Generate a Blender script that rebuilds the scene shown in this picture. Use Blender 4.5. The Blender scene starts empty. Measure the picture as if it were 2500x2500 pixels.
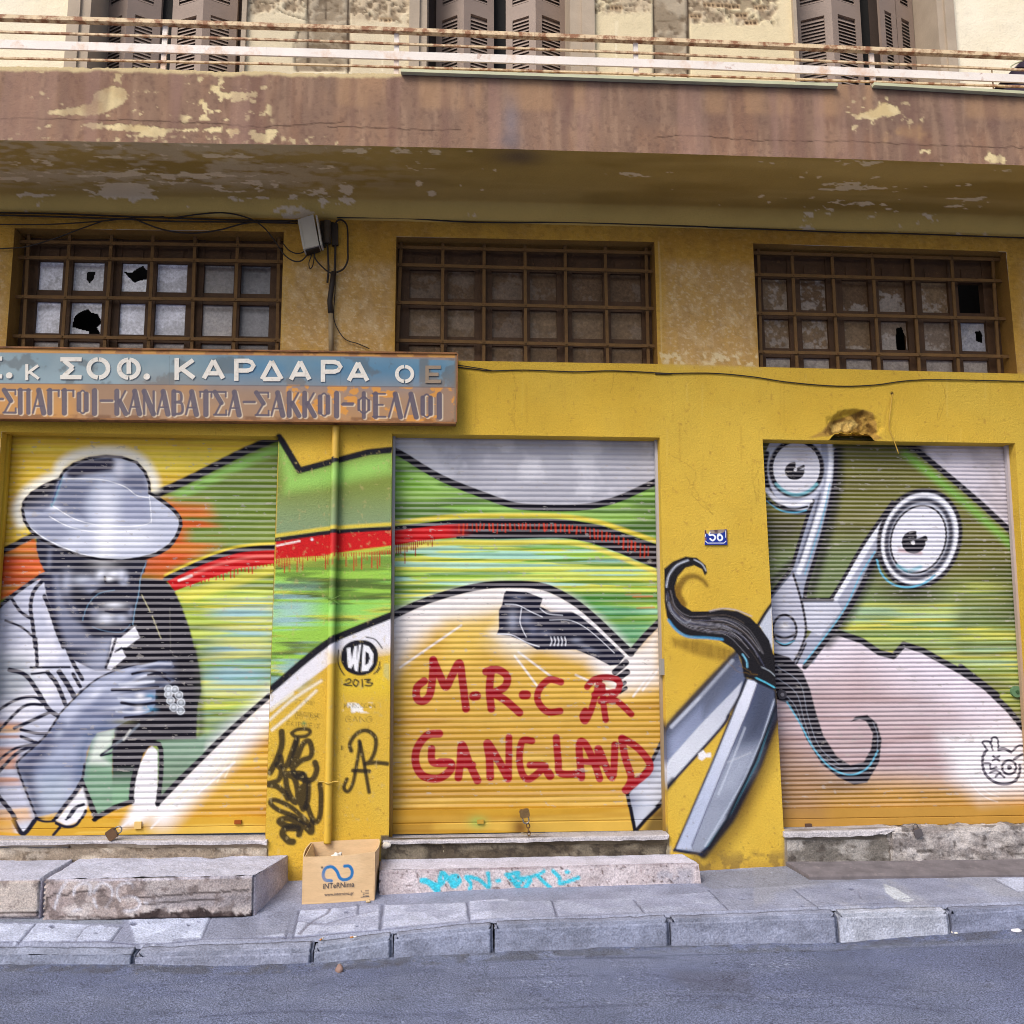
import bpy, bmesh, math, random
import numpy as np
from mathutils import Vector, Matrix, noise as mnoise

# ------------------------------------------------------------------ camera, sky, sun, exposure
SC = bpy.context.scene
COL = SC.collection
PITCH, YAW, ROLL, FPX = 0.13951875, 0.05838546, -0.00305657, 2200.0
CAMP = np.array([0.0, -5.6, 1.6])
cp, sp = math.cos(PITCH), math.sin(PITCH)
cy, sy = math.cos(YAW), math.sin(YAW)
FW = np.array([sy*cp, cy*cp, sp])
_r = np.array([cy, -sy, 0.0]); _u = np.cross(_r, FW)
RT = math.cos(ROLL)*_r + math.sin(ROLL)*_u
UP = -math.sin(ROLL)*_r + math.cos(ROLL)*_u
cam = bpy.data.cameras.new('camera'); camo = bpy.data.objects.new('camera', cam); COL.objects.link(camo)
cam.sensor_width = 36.0; cam.lens = 36.0*FPX/2500.0; cam.clip_end = 500.0; cam.clip_start = 0.05
camo.matrix_world = Matrix(((RT[0], UP[0], -FW[0], CAMP[0]), (RT[1], UP[1], -FW[1], CAMP[1]), (RT[2], UP[2], -FW[2], CAMP[2]), (0, 0, 0, 1)))
SC.camera = camo

SUN_DIR = Vector((-0.50, -0.62, 0.80)).normalized()      # from the street towards the sun
elev = math.asin(SUN_DIR.z); azim = math.atan2(SUN_DIR.x, SUN_DIR.y)
world = bpy.data.worlds.new('World'); SC.world = world; world.use_nodes = True
wn = world.node_tree.nodes; wl = world.node_tree.links
sky = wn.new('ShaderNodeTexSky'); sky.sky_type = 'NISHITA'; sky.sun_disc = False
sky.sun_elevation = elev; sky.sun_rotation = azim; sky.air_density = 1.0; sky.dust_density = 4.0; sky.ozone_density = 1.0
wl.new(sky.outputs[0], wn['Background'].inputs[0]); wn['Background'].inputs[1].default_value = 0.13
sl = bpy.data.lights.new('sun', 'SUN'); sl.energy = 1.6; sl.angle = math.radians(28); sl.color = (1.0, 0.98, 0.95)
so = bpy.data.objects.new('sun', sl); COL.objects.link(so); so.location = (-6, -9, 14)
so.rotation_euler = (-SUN_DIR).to_track_quat('-Z', 'Y').to_euler()
SC.view_settings.view_transform = 'Standard'; SC.view_settings.look = 'None'
SC.view_settings.exposure = 0.54; SC.view_settings.gamma = 1.0
SC.cycles.filter_width = 1.0

# ------------------------------------------------------------------ survey helpers: photo point -> point on a real plane
S9 = 900/1932
CROP = {'TL': (0, 0, S9), 'TM': (800, 0, S9), 'TR': (1600, 0, S9), 'ML': (0, 800, S9), 'MM': (800, 800, S9), 'MR': (1600, 800, S9),
        'BL': (0, 1600, S9), 'BM': (800, 1600, S9), 'BR': (1600, 1600, S9),
        'GA': (0, 1980, 640/1932), 'GB': (600, 1980, 640/1932), 'GC': (1200, 1980, 640/1932), 'GD': (1800, 1980, 700/1932),
        'A1': (0, 1080, 500/1932), 'A2': (0, 1560, 500/1932), 'A3': (1840, 1060, 560/1932), 'A4': (1540, 1340, 600/1932),
        'A5': (2250, 1700, 250/1932), 'A6': (640, 1500, 580/1932), 'A7': (1140, 1400, 500/1932), 'JB': (680, 500, 220/1181), 'N': (0, 0, 1.0),
        'HN': (1700, 1270, 100/1932), 'RR': (2250, 0, 250/1932)}
def T(k, *v):
    ox, oy, s = CROP[k]
    return [(ox+v[i]*s, oy+v[i+1]*s) for i in range(0, len(v), 2)]
def ray(px, py): return FW + (px-1250)/FPX*RT - (py-1250)/FPX*UP
def P(px, py, d=0.0):
    r = ray(px, py); return CAMP + r*((-d-CAMP[1])/r[1])
def PZ(px, py, z):
    r = ray(px, py); return CAMP + r*((z-CAMP[2])/r[2])
PXM = 5.6/2200.0

# ------------------------------------------------------------------ noise
_rng = np.random.RandomState(7); _tab = _rng.rand(16, 256, 256).astype(np.float32)
def vnoise(x, y, seed=0):
    t = _tab[seed % 16]; x = np.asarray(x, np.float32)+seed*17.3; y = np.asarray(y, np.float32)+seed*9.1
    xi = np.floor(x).astype(np.int32); yi = np.floor(y).astype(np.int32); fx = x-xi; fy = y-yi
    fx = fx*fx*(3-2*fx); fy = fy*fy*(3-2*fy)
    a = t[yi & 255, xi & 255]; b = t[yi & 255, (xi+1) & 255]; c = t[(yi+1) & 255, xi & 255]; d = t[(yi+1) & 255, (xi+1) & 255]
    return (a*(1-fx)+b*fx)*(1-fy)+(c*(1-fx)+d*fx)*fy
def fbm(x, y, seed=0, o=4):
    s = 0; a = .5; tot = 0
    for i in range(o):
        s = s+a*vnoise(x*2**i, y*2**i, seed+i); tot += a; a *= .5
    return s/tot
def sstep(a, b, x):
    t = np.clip((x-a)/(b-a+1e-9), 0, 1); return t*t*(3-2*t)
def lin(c, k=.86):
    c = np.asarray(c, float)/255.0
    return (np.where(c <= .04045, c/12.92, ((c+.055)/1.055)**2.4)*k).astype(np.float32)
def crom(pts, closed=False, n=6):
    p = [np.array(q, float) for q in pts]
    if len(p) < 3: return [tuple(q) for q in p]
    out = []; m = len(p)
    for i in range(m if closed else m-1):
        if closed: a, b, c, d = p[(i-1) % m], p[i], p[(i+1) % m], p[(i+2) % m]
        else: a, b, c, d = p[max(i-1, 0)], p[i], p[i+1], p[min(i+2, m-1)]
        for j in range(n):
            t = j/n
            out.append(tuple(.5*((2*b)+(c-a)*t+(2*a-5*b+4*c-d)*t*t+(3*b-a-3*c+d)*t**3)))
    if not closed: out.append(tuple(p[-1]))
    return out

# ------------------------------------------------------------------ paint layer: colours of a flat painted surface, in metres on that surface
class Canvas:
    def __init__(s, x0, x1, z0, z1, res, conv, base):
        s.x0, s.z0, s.res = x0, z0, res; s.w = int((x1-x0)/res)+1; s.h = int((z1-z0)/res)+1
        s.conv = conv; s.m = 1.0*PXM; s.img = np.empty((s.h, s.w, 3), np.float32); s.img[:] = lin(base)
    @staticmethod
    def plane(px0, py0, px1, py1, d, res, base):
        q = [P(a, b, d) for a in (px0, px1) for b in (py0, py1)]
        c = Canvas(min(v[0] for v in q), max(v[0] for v in q), min(v[2] for v in q), max(v[2] for v in q), res,
                   lambda x, y: (P(x, y, d)[0], P(x, y, d)[2]), base)
        c.m = (5.6-d)/2200.0
        return c
    def cv(s, pts): return np.array([s.conv(*p) for p in pts])
    def win(s, q, pad):
        a = max(int((q[:, 0].min()-pad-s.x0)/s.res), 0); b = min(int((q[:, 0].max()+pad-s.x0)/s.res)+2, s.w)
        c = max(int((q[:, 1].min()-pad-s.z0)/s.res), 0); d = min(int((q[:, 1].max()+pad-s.z0)/s.res)+2, s.h)
        if b <= a or d <= c: return None
        X, Z = np.meshgrid(s.x0+np.arange(a, b)*s.res, s.z0+np.arange(c, d)*s.res)
        return a, b, c, d, X.astype(np.float32), Z.astype(np.float32)
    @staticmethod
    def segd(X, Z, p, q):
        v = q-p; L = float(v@v)+1e-12; t = np.clip(((X-p[0])*v[0]+(Z-p[1])*v[1])/L, 0, 1)
        return np.hypot(X-p[0]-t*v[0], Z-p[1]-t*v[1]), t
    def sd(s, q, X, Z):
        D = np.full(X.shape, 1e9, np.float32); ins = np.zeros(X.shape, bool); n = len(q)
        for i in range(n):
            p, r = q[i], q[(i+1) % n]
            d, _ = s.segd(X, Z, p, r); np.minimum(D, d, out=D)
            if p[1] != r[1]:
                c = (Z >= min(p[1], r[1])) & (Z < max(p[1], r[1]))
                xi = p[0]+(Z-p[1])*(r[0]-p[0])/(r[1]-p[1]); ins ^= c & (X < xi)
        return np.where(ins, -D, D)
    def blend(s, w, cov, col):
        a, b, c, d = w[:4]; cov = cov[..., None]
        s.img[c:d, a:b] = s.img[c:d, a:b]*(1-cov)+col*cov
    def mask(s, pts, soft=1.2, smooth=False):
        if smooth: pts = crom(pts, True)
        q = s.cv(pts); so = max(soft*s.m, s.res*.6); w = s.win(q, so)
        if w is None: return None, None
        return w, 1-sstep(-so, so, s.sd(q, w[4], w[5]))
    def fill(s, pts, col, soft=1.2, a=1.0, smooth=False, grad=None, nz=None):
        w, cov = s.mask(pts, soft, smooth)
        if w is None: return
        c = lin(col)
        if grad:
            g0, g1 = s.cv(grad[:2]); v = g1-g0; t = sstep(0, 1, ((w[4]-g0[0])*v[0]+(w[5]-g0[1])*v[1])/float(v@v))[..., None]
            c = c*(1-t)+lin(grad[2])*t
        if nz: cov = cov*(1-nz[0]*fbm(w[4]*nz[1], w[5]*nz[2], nz[3]))
        s.blend(w, cov*a, c)
    def stroke(s, pts, wd, col, soft=1.2, a=1.0, smooth=True, w2=None, nz=None):
        if smooth: pts = crom(pts, False)
        q = s.cv(pts); hw = wd*s.m/2; hw2 = hw if w2 is None else w2*s.m/2; so = max(soft*s.m, s.res*.6)
        w = s.win(q, max(hw, hw2)+so)
        if w is None: return
        n = len(q)-1; cov = np.zeros(w[4].shape, np.float32)
        for i in range(max(n, 1)):
            d, t = s.segd(w[4], w[5], q[i], q[min(i+1, n)]); k = (i+t)/max(n, 1)
            np.maximum(cov, 1-sstep(-so, so, d-(hw+(hw2-hw)*k)), out=cov)
        if nz: cov = cov*(1-nz[0]*fbm(w[4]*nz[1], w[5]*nz[2], nz[3]))
        s.blend(w, cov*a, lin(col))
    def rag(s, pts, amp=2.0, step=5.0, seed=0):
        r = random.Random(seed); out = []; n = len(pts)
        for i in range(n):
            a, b = pts[i], pts[(i+1) % n]; L = math.hypot(b[0]-a[0], b[1]-a[1]); k = max(1, int(L/step))
            for j in range(k): t = j/k; out.append((a[0]+(b[0]-a[0])*t+r.gauss(0, amp*.5), a[1]+(b[1]-a[1])*t+r.gauss(0, amp*.5)))
        return out
    def blob(s, c, rx, ry, col, a=1.0, ang=0):
        q = s.cv([c]); rx *= s.m; ry *= s.m; w = s.win(q, max(rx, ry)*1.6)
        if w is None: return
        dx, dz = w[4]-q[0, 0], w[5]-q[0, 1]; ca, sa = math.cos(ang), math.sin(ang)
        u = (dx*ca+dz*sa)/rx; v = (-dx*sa+dz*ca)/ry
        s.blend(w, a*np.exp(-(u*u+v*v)*1.6)*(1-sstep(1.2, 1.6, np.hypot(dx, dz)/max(rx, ry))), lin(col))
    def ell(s, c, rx, ry, col, ang=0, wd=None, soft=1.2, a=1.0, arc=(0, 360)):
        n = 40; t = [math.radians(arc[0]+(arc[1]-arc[0])*i/n) for i in range(n+1)]; ca, sa = math.cos(ang), math.sin(ang)
        p = [(c[0]+rx*math.cos(u)*ca-ry*math.sin(u)*sa, c[1]+rx*math.cos(u)*sa+ry*math.sin(u)*ca) for u in t]
        if wd: s.stroke(p, wd, col, soft, a, False)
        else: s.fill(p[:-1], col, soft, a)
    def streaks(s, pts, cols, fx=1.4, fz=26, soft=3, seed=0, lo=.5, hi=.62, a=.8):
        w, cov = s.mask(pts, soft)
        if w is None: return
        for i, c in enumerate(cols):
            n = fbm(w[4]*fx, w[5]*fz, seed+i*3, 3); s.blend(w, cov*sstep(lo, hi, n)*a, lin(c))
    def patchy(s, pts, col, f=6, thr=.5, sw=.04, soft=3, seed=0, a=1.0, fy=None, o=5):
        w, cov = s.mask(pts, soft)
        if w is None: return
        n = fbm(w[4]*f, w[5]*(fy or f), seed, o); s.blend(w, cov*sstep(thr-sw, thr+sw, n)*a, lin(col))
    def at(s, x, z):
        u = np.clip((x-s.x0)/s.res, 0, s.w-1.001); v = np.clip((z-s.z0)/s.res, 0, s.h-1.001)
        i = u.astype(int); j = v.astype(int); a = (u-i)[..., None]; b = (v-j)[..., None]; I = s.img
        return (I[j, i]*(1-a)+I[j, i+1]*a)*(1-b)+(I[j+1, i]*(1-a)+I[j+1, i+1]*a)*b

# ------------------------------------------------------------------ objects
def link(o, parent=None):
    COL.objects.link(o)
    if parent is not None: o.parent = parent
    return o
def empty(name, loc=(0, 0, 0)):
    o = bpy.data.objects.new(name, None); o.empty_display_size = .1; o.location = loc; COL.objects.link(o); return o
def tag(o, label, cat, group=None):
    o['label'] = label; o['category'] = cat
    if group: o['group'] = group
    return o
def struct(o): o['kind'] = 'structure'; return o
def np_mesh(name, V, F, mat, parent=None, cols=None, smooth=False):
    V = np.asarray(V, np.float32).reshape(-1, 3); me = bpy.data.meshes.new(name)
    if parent is not None: V = V-np.array(parent_loc(parent), np.float32)
    if isinstance(F, np.ndarray):
        n = len(F); k = F.shape[1]
        me.vertices.add(len(V)); me.vertices.foreach_set('co', V.ravel()); me.loops.add(n*k); me.loops.foreach_set('vertex_index', F.astype(np.int32).ravel())
        me.polygons.add(n); me.polygons.foreach_set('loop_start', np.arange(0, n*k, k, dtype=np.int32))
        me.update(calc_edges=True)
    else:
        me.from_pydata(V.tolist(), [], [list(f) for f in F]); me.update()
    if cols is not None:
        at = me.attributes.new('Col', 'FLOAT_COLOR', 'POINT'); c = np.ones((len(V), 4), np.float32); c[:, :3] = np.asarray(cols, np.float32).reshape(-1, 3)
        at.data.foreach_set('color', c.ravel())
    if smooth: me.polygons.foreach_set('use_smooth', np.ones(len(me.polygons), bool))
    me.materials.append(mat); me.validate()
    o = bpy.data.objects.new(name, me); return link(o, parent)
def parent_loc(p):
    l = Vector((0, 0, 0))
    while p is not None: l += p.location; p = p.parent
    return l
def grid_faces(n, m, off=0):
    i, j = np.meshgrid(np.arange(n-1), np.arange(m-1), indexing='ij'); a = (i*m+j).ravel()+off
    return np.stack([a, a+m, a+m+1, a+1], 1)
class MB:
    def __init__(s): s.v = []; s.f = []; s.c = []
    def add(s, V, F, col=None):
        o = len(s.v); s.v += [tuple(map(float, p)) for p in V]; s.f += [[i+o for i in f] for f in F]
        s.c += [tuple(col) if col is not None else (1, 1, 1)]*len(V)
    def grid(s, X, cols=None):
        n, m = X.shape[:2]; o = len(s.v); s.v += X.reshape(-1, 3).tolist(); s.f += grid_faces(n, m, o).tolist()
        s.c += (np.asarray(cols).reshape(-1, 3).tolist() if cols is not None else [(1, 1, 1)]*(n*m))
    def hexa(s, p, col=None):      # p: 0-3 one face round, 4-7 the opposite face round
        s.add(p, [(0, 1, 2, 3), (7, 6, 5, 4), (0, 4, 5, 1), (1, 5, 6, 2), (2, 6, 7, 3), (3, 7, 4, 0)], col)
    def box(s, x0, x1, y0, y1, z0, z1, col=None):
        s.hexa([(x0, y0, z0), (x1, y0, z0), (x1, y0, z1), (x0, y0, z1), (x0, y1, z0), (x1, y1, z0), (x1, y1, z1), (x0, y1, z1)], col)
    def bar(s, a, b, w, t, n=(0, -1, 0), col=None):   # flat bar from a to b, w across, t along n
        a = np.array(a, float); b = np.array(b, float); u = (b-a)/np.linalg.norm(b-a); n = np.array(n, float); n = n-u*(n@u); n /= np.linalg.norm(n)
        w_ = np.cross(u, n)*w/2; t_ = n*t/2
        s.hexa([a-w_+t_, a+w_+t_, a+w_-t_, a-w_-t_, b-w_+t_, b+w_+t_, b+w_-t_, b-w_-t_], col)
    def tube(s, pts, r, k=8, r2=None, cap=True, col=None):
        p = [np.array(q, float) for q in pts]; n = len(p); V = []; prev = None
        for i in range(n):
            t = p[min(i+1, n-1)]-p[max(i-1, 0)]; t = t/(np.linalg.norm(t)+1e-12)
            if prev is None:
                h = np.array([0, 0, 1.0]) if abs(t[2]) < .9 else np.array([1.0, 0, 0]); prev = np.cross(t, h)
            prev = prev-t*(prev@t); prev /= np.linalg.norm(prev)+1e-12; b = np.cross(t, prev); rr = r if r2 is None else r+(r2-r)*i/(n-1)
            for j in range(k):
                a = 2*math.pi*j/k; V.append(p[i]+rr*(math.cos(a)*prev+math.sin(a)*b))
        F = [(i*k+j, i*k+(j+1) % k, (i+1)*k+(j+1) % k, (i+1)*k+j) for i in range(n-1) for j in range(k)]
        if cap: F += [tuple(range(k))[::-1], tuple((n-1)*k+j for j in range(k))]
        s.add(V, F, col)
    def build(s, name, mat, parent=None, cols=False, smooth=False):
        return np_mesh(name, s.v, s.f, mat, parent, s.c if cols else None, smooth)
def bilin(c4, n, m):   # c4: TL, TR, BR, BL (3D)  -> (n, m, 3), rows from the top
    c4 = [np.asarray(c, float) for c in c4]; v = np.linspace(0, 1, n)[:, None, None]; u = np.linspace(0, 1, m)[None, :, None]
    return (c4[0]*(1-u)+c4[1]*u)*(1-v)+(c4[3]*(1-u)+c4[2]*u)*v

# ------------------------------------------------------------------ materials
def mk(name, rgb=None, rough=.8, var=.18, vs=5.0, bump=.25, bs=70.0, metal=0.0, spec=.4, spots=None, stretch=None, bdist=.01, fine=None, tint=None):
    m = bpy.data.materials.new(name); m.use_nodes = True; nt = m.node_tree; N = nt.nodes; L = nt.links; B = N['Principled BSDF']
    tc = N.new('ShaderNodeTexCoord'); mp = N.new('ShaderNodeMapping'); L.new(tc.outputs['Object'], mp.inputs[0])
    if stretch: mp.inputs['Scale'].default_value = stretch
    if rgb is None:
        a = N.new('ShaderNodeAttribute'); a.attribute_name = 'Col'; src = a.outputs['Color']
    else:
        a = N.new('ShaderNodeRGB'); c = lin(rgb); a.outputs[0].default_value = (c[0], c[1], c[2], 1); src = a.outputs[0]
    def noise(scale, detail=6, rgh=.6):
        n = N.new('ShaderNodeTexNoise'); n.inputs['Scale'].default_value = scale; n.inputs['Detail'].default_value = detail; n.inputs['Roughness'].default_value = rgh
        L.new(mp.outputs[0], n.inputs['Vector']); return n.outputs['Fac']
    def ramp(f, a0, a1, v0, v1):
        r = N.new('ShaderNodeMapRange'); r.inputs[1].default_value = a0; r.inputs[2].default_value = a1; r.inputs[3].default_value = v0; r.inputs[4].default_value = v1
        L.new(f, r.inputs[0]); return r.outputs[0]
    def mult(c, f):
        x = N.new('ShaderNodeMix'); x.data_type = 'RGBA'; x.blend_type = 'MULTIPLY'; x.inputs[0].default_value = 1
        L.new(c, x.inputs[6]); L.new(f, x.inputs[7]); return x.outputs[2]
    if var: src = mult(src, ramp(noise(vs), .3, .7, 1-var, 1+var*.6))
    if fine: src = mult(src, ramp(noise(fine[0], 3, .7), .35, .65, 1-fine[1], 1+fine[1]))
    for sp_ in (spots or []):
        c, sc, t0, t1, al = sp_[:5]
        x = N.new('ShaderNodeMix'); x.data_type = 'RGBA'; L.new(ramp(noise(sc, 8, .65), t0, t1, 0, al), x.inputs[0]); L.new(src, x.inputs[6])
        cc = lin(c); x.inputs[7].default_value = (cc[0], cc[1], cc[2], 1); src = x.outputs[2]
    if tint:
        x = N.new('ShaderNodeMix'); x.data_type = 'RGBA'; x.blend_type = 'MULTIPLY'; x.inputs[0].default_value = 1; L.new(src, x.inputs[6]); x.inputs[7].default_value = (*tint, 1); src = x.outputs[2]
    L.new(src, B.inputs['Base Color']); B.inputs['Roughness'].default_value = rough; B.inputs['Metallic'].default_value = metal
    B.inputs['Specular IOR Level'].default_value = spec
    if bump:
        b = N.new('ShaderNodeBump'); b.inputs['Strength'].default_value = bump; b.inputs['Distance'].default_value = bdist; L.new(noise(bs, 8, .65), b.inputs['Height']); L.new(b.outputs[0], B.inputs['Normal'])
    return m
M = {}
M['wall'] = mk('painted_plaster', None, .8, .08, 3.0, .7, 70, fine=(120, .09), spec=.25)
M['shutter'] = mk('painted_shutter_metal', None, .5, .10, 4.0, .08, 60, spec=.14)
M['fascia'] = mk('balcony_render', None, .95, .10, 2.5, .4, 60, fine=(180, .08), spec=.12)
M['upper'] = mk('upper_render', None, .95, .08, 2.5, .4, 60, fine=(180, .06), spec=.12)
M['stone'] = mk('worn_stone', None, .9, .22, 7, .8, 45, fine=(110, .26), spots=[((112, 100, 96), 34, .62, .70, .55), ((70, 60, 58), 75, .68, .72, .7)], bdist=.014, tint=(.9, .93, 1.0))
M['pave'] = mk('paving_stone', None, .85, .2, 6, .8, 45, fine=(110, .28), spots=[((110, 106, 112), 30, .60, .70, .5), ((64, 60, 66), 80, .67, .71, .75)], bdist=.012, tint=(.74, .82, .97))
M['asphalt'] = mk('asphalt', None, .85, .20, 2.3, 1.0, 110, fine=(150, .75), spots=[((60, 60, 74), 90, .58, .66, .55), ((190, 190, 200), 130, .62, .68, .7), ((225, 225, 235), 190, .68, .71, .9), ((44, 44, 54), 100, .64, .69, .85)], bdist=.010, tint=(.71, .81, .98))
M['wood'] = mk('brown_wood', (84, 58, 34), .7, .25, 9, .3, 60, spots=[((130, 96, 62), 30, .6, .75, .6)])
M['iron'] = mk('rusted_iron_bar', (118, 86, 44), .75, .25, 12, .3, 120, spots=[((120, 75, 40), 40, .55, .7, .6)])
M['rail'] = mk('white_paint_rusting', (240, 230, 220), .6, .08, 6, .2, 90, spots=[((214, 170, 130), 7, .5, .66, .7), ((160, 92, 52), 15, .63, .74, .9)])
M['rustrail'] = mk('rusty_rail', (226, 200, 160), .7, .12, 6, .2, 90, spots=[((140, 84, 50), 16, .45, .58, .9)])
M['leaf'] = mk('grey_brown_shutter_paint', (150, 132, 120), .65, .12, 5, .15, 60)
M['dark'] = mk('dark_interior', (12, 10, 9), .9, 0, 5, 0)
M['recess_shade'] = mk('recess_shade_brown', (60, 46, 38), .85, .2, 5, .2)  # brown that imitates shade in the balcony door recesses
M['glass'] = mk('dirty_glass', None, .5, .2, 14, .05, 40, spec=.22, fine=(60, .2))
M['brightglass'] = mk('pale_frosted_glass', None, .32, .15, 14, .08, 60, spec=.8, fine=(60, .2))
M['sign'] = mk('painted_sign_metal', None, .5, .08, 6, .1, 60)
M['letter'] = mk('dull_white_metal', (232, 226, 214), .45, .08, 12, .1, 60, spots=[((170, 155, 135), 22, .56, .72, .7)])
M['tanletter'] = mk('tan_metal', (150, 130, 108), .55, .15, 12, .1, 60)
M['cable'] = mk('black_cable', (46, 36, 28), .6, .2, 20, 0)
M['pale'] = mk('pale_plastic', (202, 196, 178), .5, .08, 8, .05)
M['brass'] = mk('worn_brass', (150, 120, 80), .4, .2, 40, .1, 90, metal=.7)
M['steel'] = mk('dull_steel', (150, 145, 140), .35, .2, 40, .1, 90, metal=.8)
M['card'] = mk('corrugated_cardboard', None, .85, .08, 7, .2, 40, stretch=(1, 1, 6), fine=(60, .04), spots=[((180, 146, 104), 9, .60, .75, .3)])
M['rubber'] = mk('grey_ribbed_board', (112, 105, 108), .85, .3, 9, .4, 60, spots=[((140, 130, 128), 18, .58, .72, .6)])
M['pipe'] = mk('painted_pipe', None, .5, .06, 8, .1, 50)
M['zinc'] = mk('greenish_metal_edging', (196, 196, 160), .55, .15, 6, .1, 60)
M['enamel'] = mk('enamel', None, .25, .03, 20, 0)
M['paper'] = mk('white_paper', (225, 222, 215), .8, .1, 30, .2, 40)
M['butt'] = mk('cigarette_paper', None, .8, .1, 60, 0)
M['awning'] = mk('dark_cloth', (58, 46, 62), .85, .2, 20, .2, 50)
# ------------------------------------------------------------------ the mural, painted on a canvas (wall canvas or shutter canvas)
K = (20, 18, 30); WH = (240, 238, 242); GY = (140, 148, 172); LG = (200, 205, 222); NV = (24, 25, 46); RED = (206, 22, 26); DRED = (158, 6, 22)
YEL = (219, 179, 62); SKYB = (105, 185, 215)
def glyphs(cv, text, x, y, h, adv, wd, col, a=.8, slope=0.0, soft=.8):
    G = {'A': [[0, 1, .5, 0, 1, 1], [.2, .6, .8, .6]], 'B': [[0, 1, 0, 0, .8, .1, .8, .4, 0, .5, .9, .6, .9, .9, 0, 1]], 'C': [[1, .15, .5, 0, 0, .4, .1, .85, .6, 1, 1, .85]],
         'E': [[1, 0, 0, 0, 0, 1, 1, 1], [0, .5, .8, .5]], 'G': [[1, .15, .5, 0, 0, .4, .1, .9, .6, 1, 1, .8, .9, .55, .5, .55]], 'H': [[0, 0, 0, 1], [1, 0, 1, 1], [0, .5, 1, .5]],
         'I': [[.5, 0, .5, 1]], 'K': [[0, 0, 0, 1], [.9, 0, 0, .55, 1, 1]], 'M': [[0, 1, .1, 0, .5, .7, .9, 0, 1, 1]], 'N': [[0, 1, 0, 0, 1, 1, 1, 0]],
         'O': [[.5, 0, 0, .4, .2, .95, .7, 1, 1, .5, .8, .1, .5, 0]], 'P': [[0, 1, 0, 0, .9, .1, .9, .45, 0, .5]], 'R': [[0, 1, 0, 0, .9, .1, .9, .45, 0, .5, 1, 1]],
         'S': [[1, .1, .3, 0, 0, .25, .9, .65, .8, 1, 0, .9]], 'T': [[0, 0, 1, 0], [.5, 0, .5, 1]], 'V': [[0, 0, .5, 1, 1, 0]], 'X': [[0, 0, 1, 1], [1, 0, 0, 1]],
         'Y': [[0, 0, .5, .5, 1, 0], [.5, .5, .5, 1]], 'Z': [[1, 0, 0, 0, .6, .5, 0, 1, 1, 1]], 'P2': [[0, 1, 0, 0, 1, 0, 1, 1]], '!': [[.5, 0, .5, .7], [.5, .95, .5, 1]]}
    for i, ch in enumerate(text):
        if ch == 'Π': ch = 'P2'
        if ch == 'Σ': ch = 'Z'
        for s in G.get(ch, []):
            pts = [(x+i*adv+s[k]*adv*.72, y+i*adv*slope+s[k+1]*h) for k in range(0, len(s), 2)]
            cv.stroke(pts, wd, col, soft, a, ch in 'OCGS')
L1A = T('ML', -40, 1195, 60, 1150, 190, 1085, 420, 1010, 800, 880, 960, 810, 1130, 725, 1300, 640, 1465, 572)
L2A = T('ML', 870, 1318, 1040, 1238, 1200, 1180, 1310, 1160, 1446, 1152)
L3A = T('BL', 830, 770, 1000, 595, 1200, 400, 1412, 212)
LP1 = T('ML', 1462, 572, 1482, 600, 1570, 748) + T('ML', 1740, 702, 1932, 652) + T('MM', 335, 640)
LP2 = T('ML', 1446, 1112, 1600, 1090, 1740, 1072, 1932, 1058) + T('MM', 335, 1052)
LP3 = T('A6', 55, 625, 150, 545, 350, 372, 560, 215, 800, 108, 1055, 5)
L1B = T('MM', 325, 635, 400, 672, 500, 735, 620, 800, 800, 872, 980, 932, 1160, 945, 1350, 940, 1500, 905, 1600, 865, 1725, 805)
L2B = T('MM', 325, 1055, 500, 1035, 680, 1017, 900, 1012, 1200, 1015, 1400, 1042, 1560, 1092, 1740, 1155)
L3B = T('MM', 325, 1518, 470, 1450, 620, 1398, 800, 1355, 960, 1345, 1130, 1358, 1280, 1430, 1400, 1525, 1500, 1620, 1588, 1705)
L1C = T('MR', 1300, 590, 1345, 622, 1500, 750, 1700, 920, 1920, 1125)
L3C = T('MR', 860, 1600, 960, 1600, 1080, 1640, 1170, 1702, 1245, 1722, 1300, 1660, 1400, 1692, 1600, 1802, 1790, 1925) + T('BR', 1600, 60, 1700, 140, 1850, 285, 1990, 460)
STREAK = [(226, 214, 76), (120, 156, 62), (206, 220, 100), (96, 120, 50)]

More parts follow.
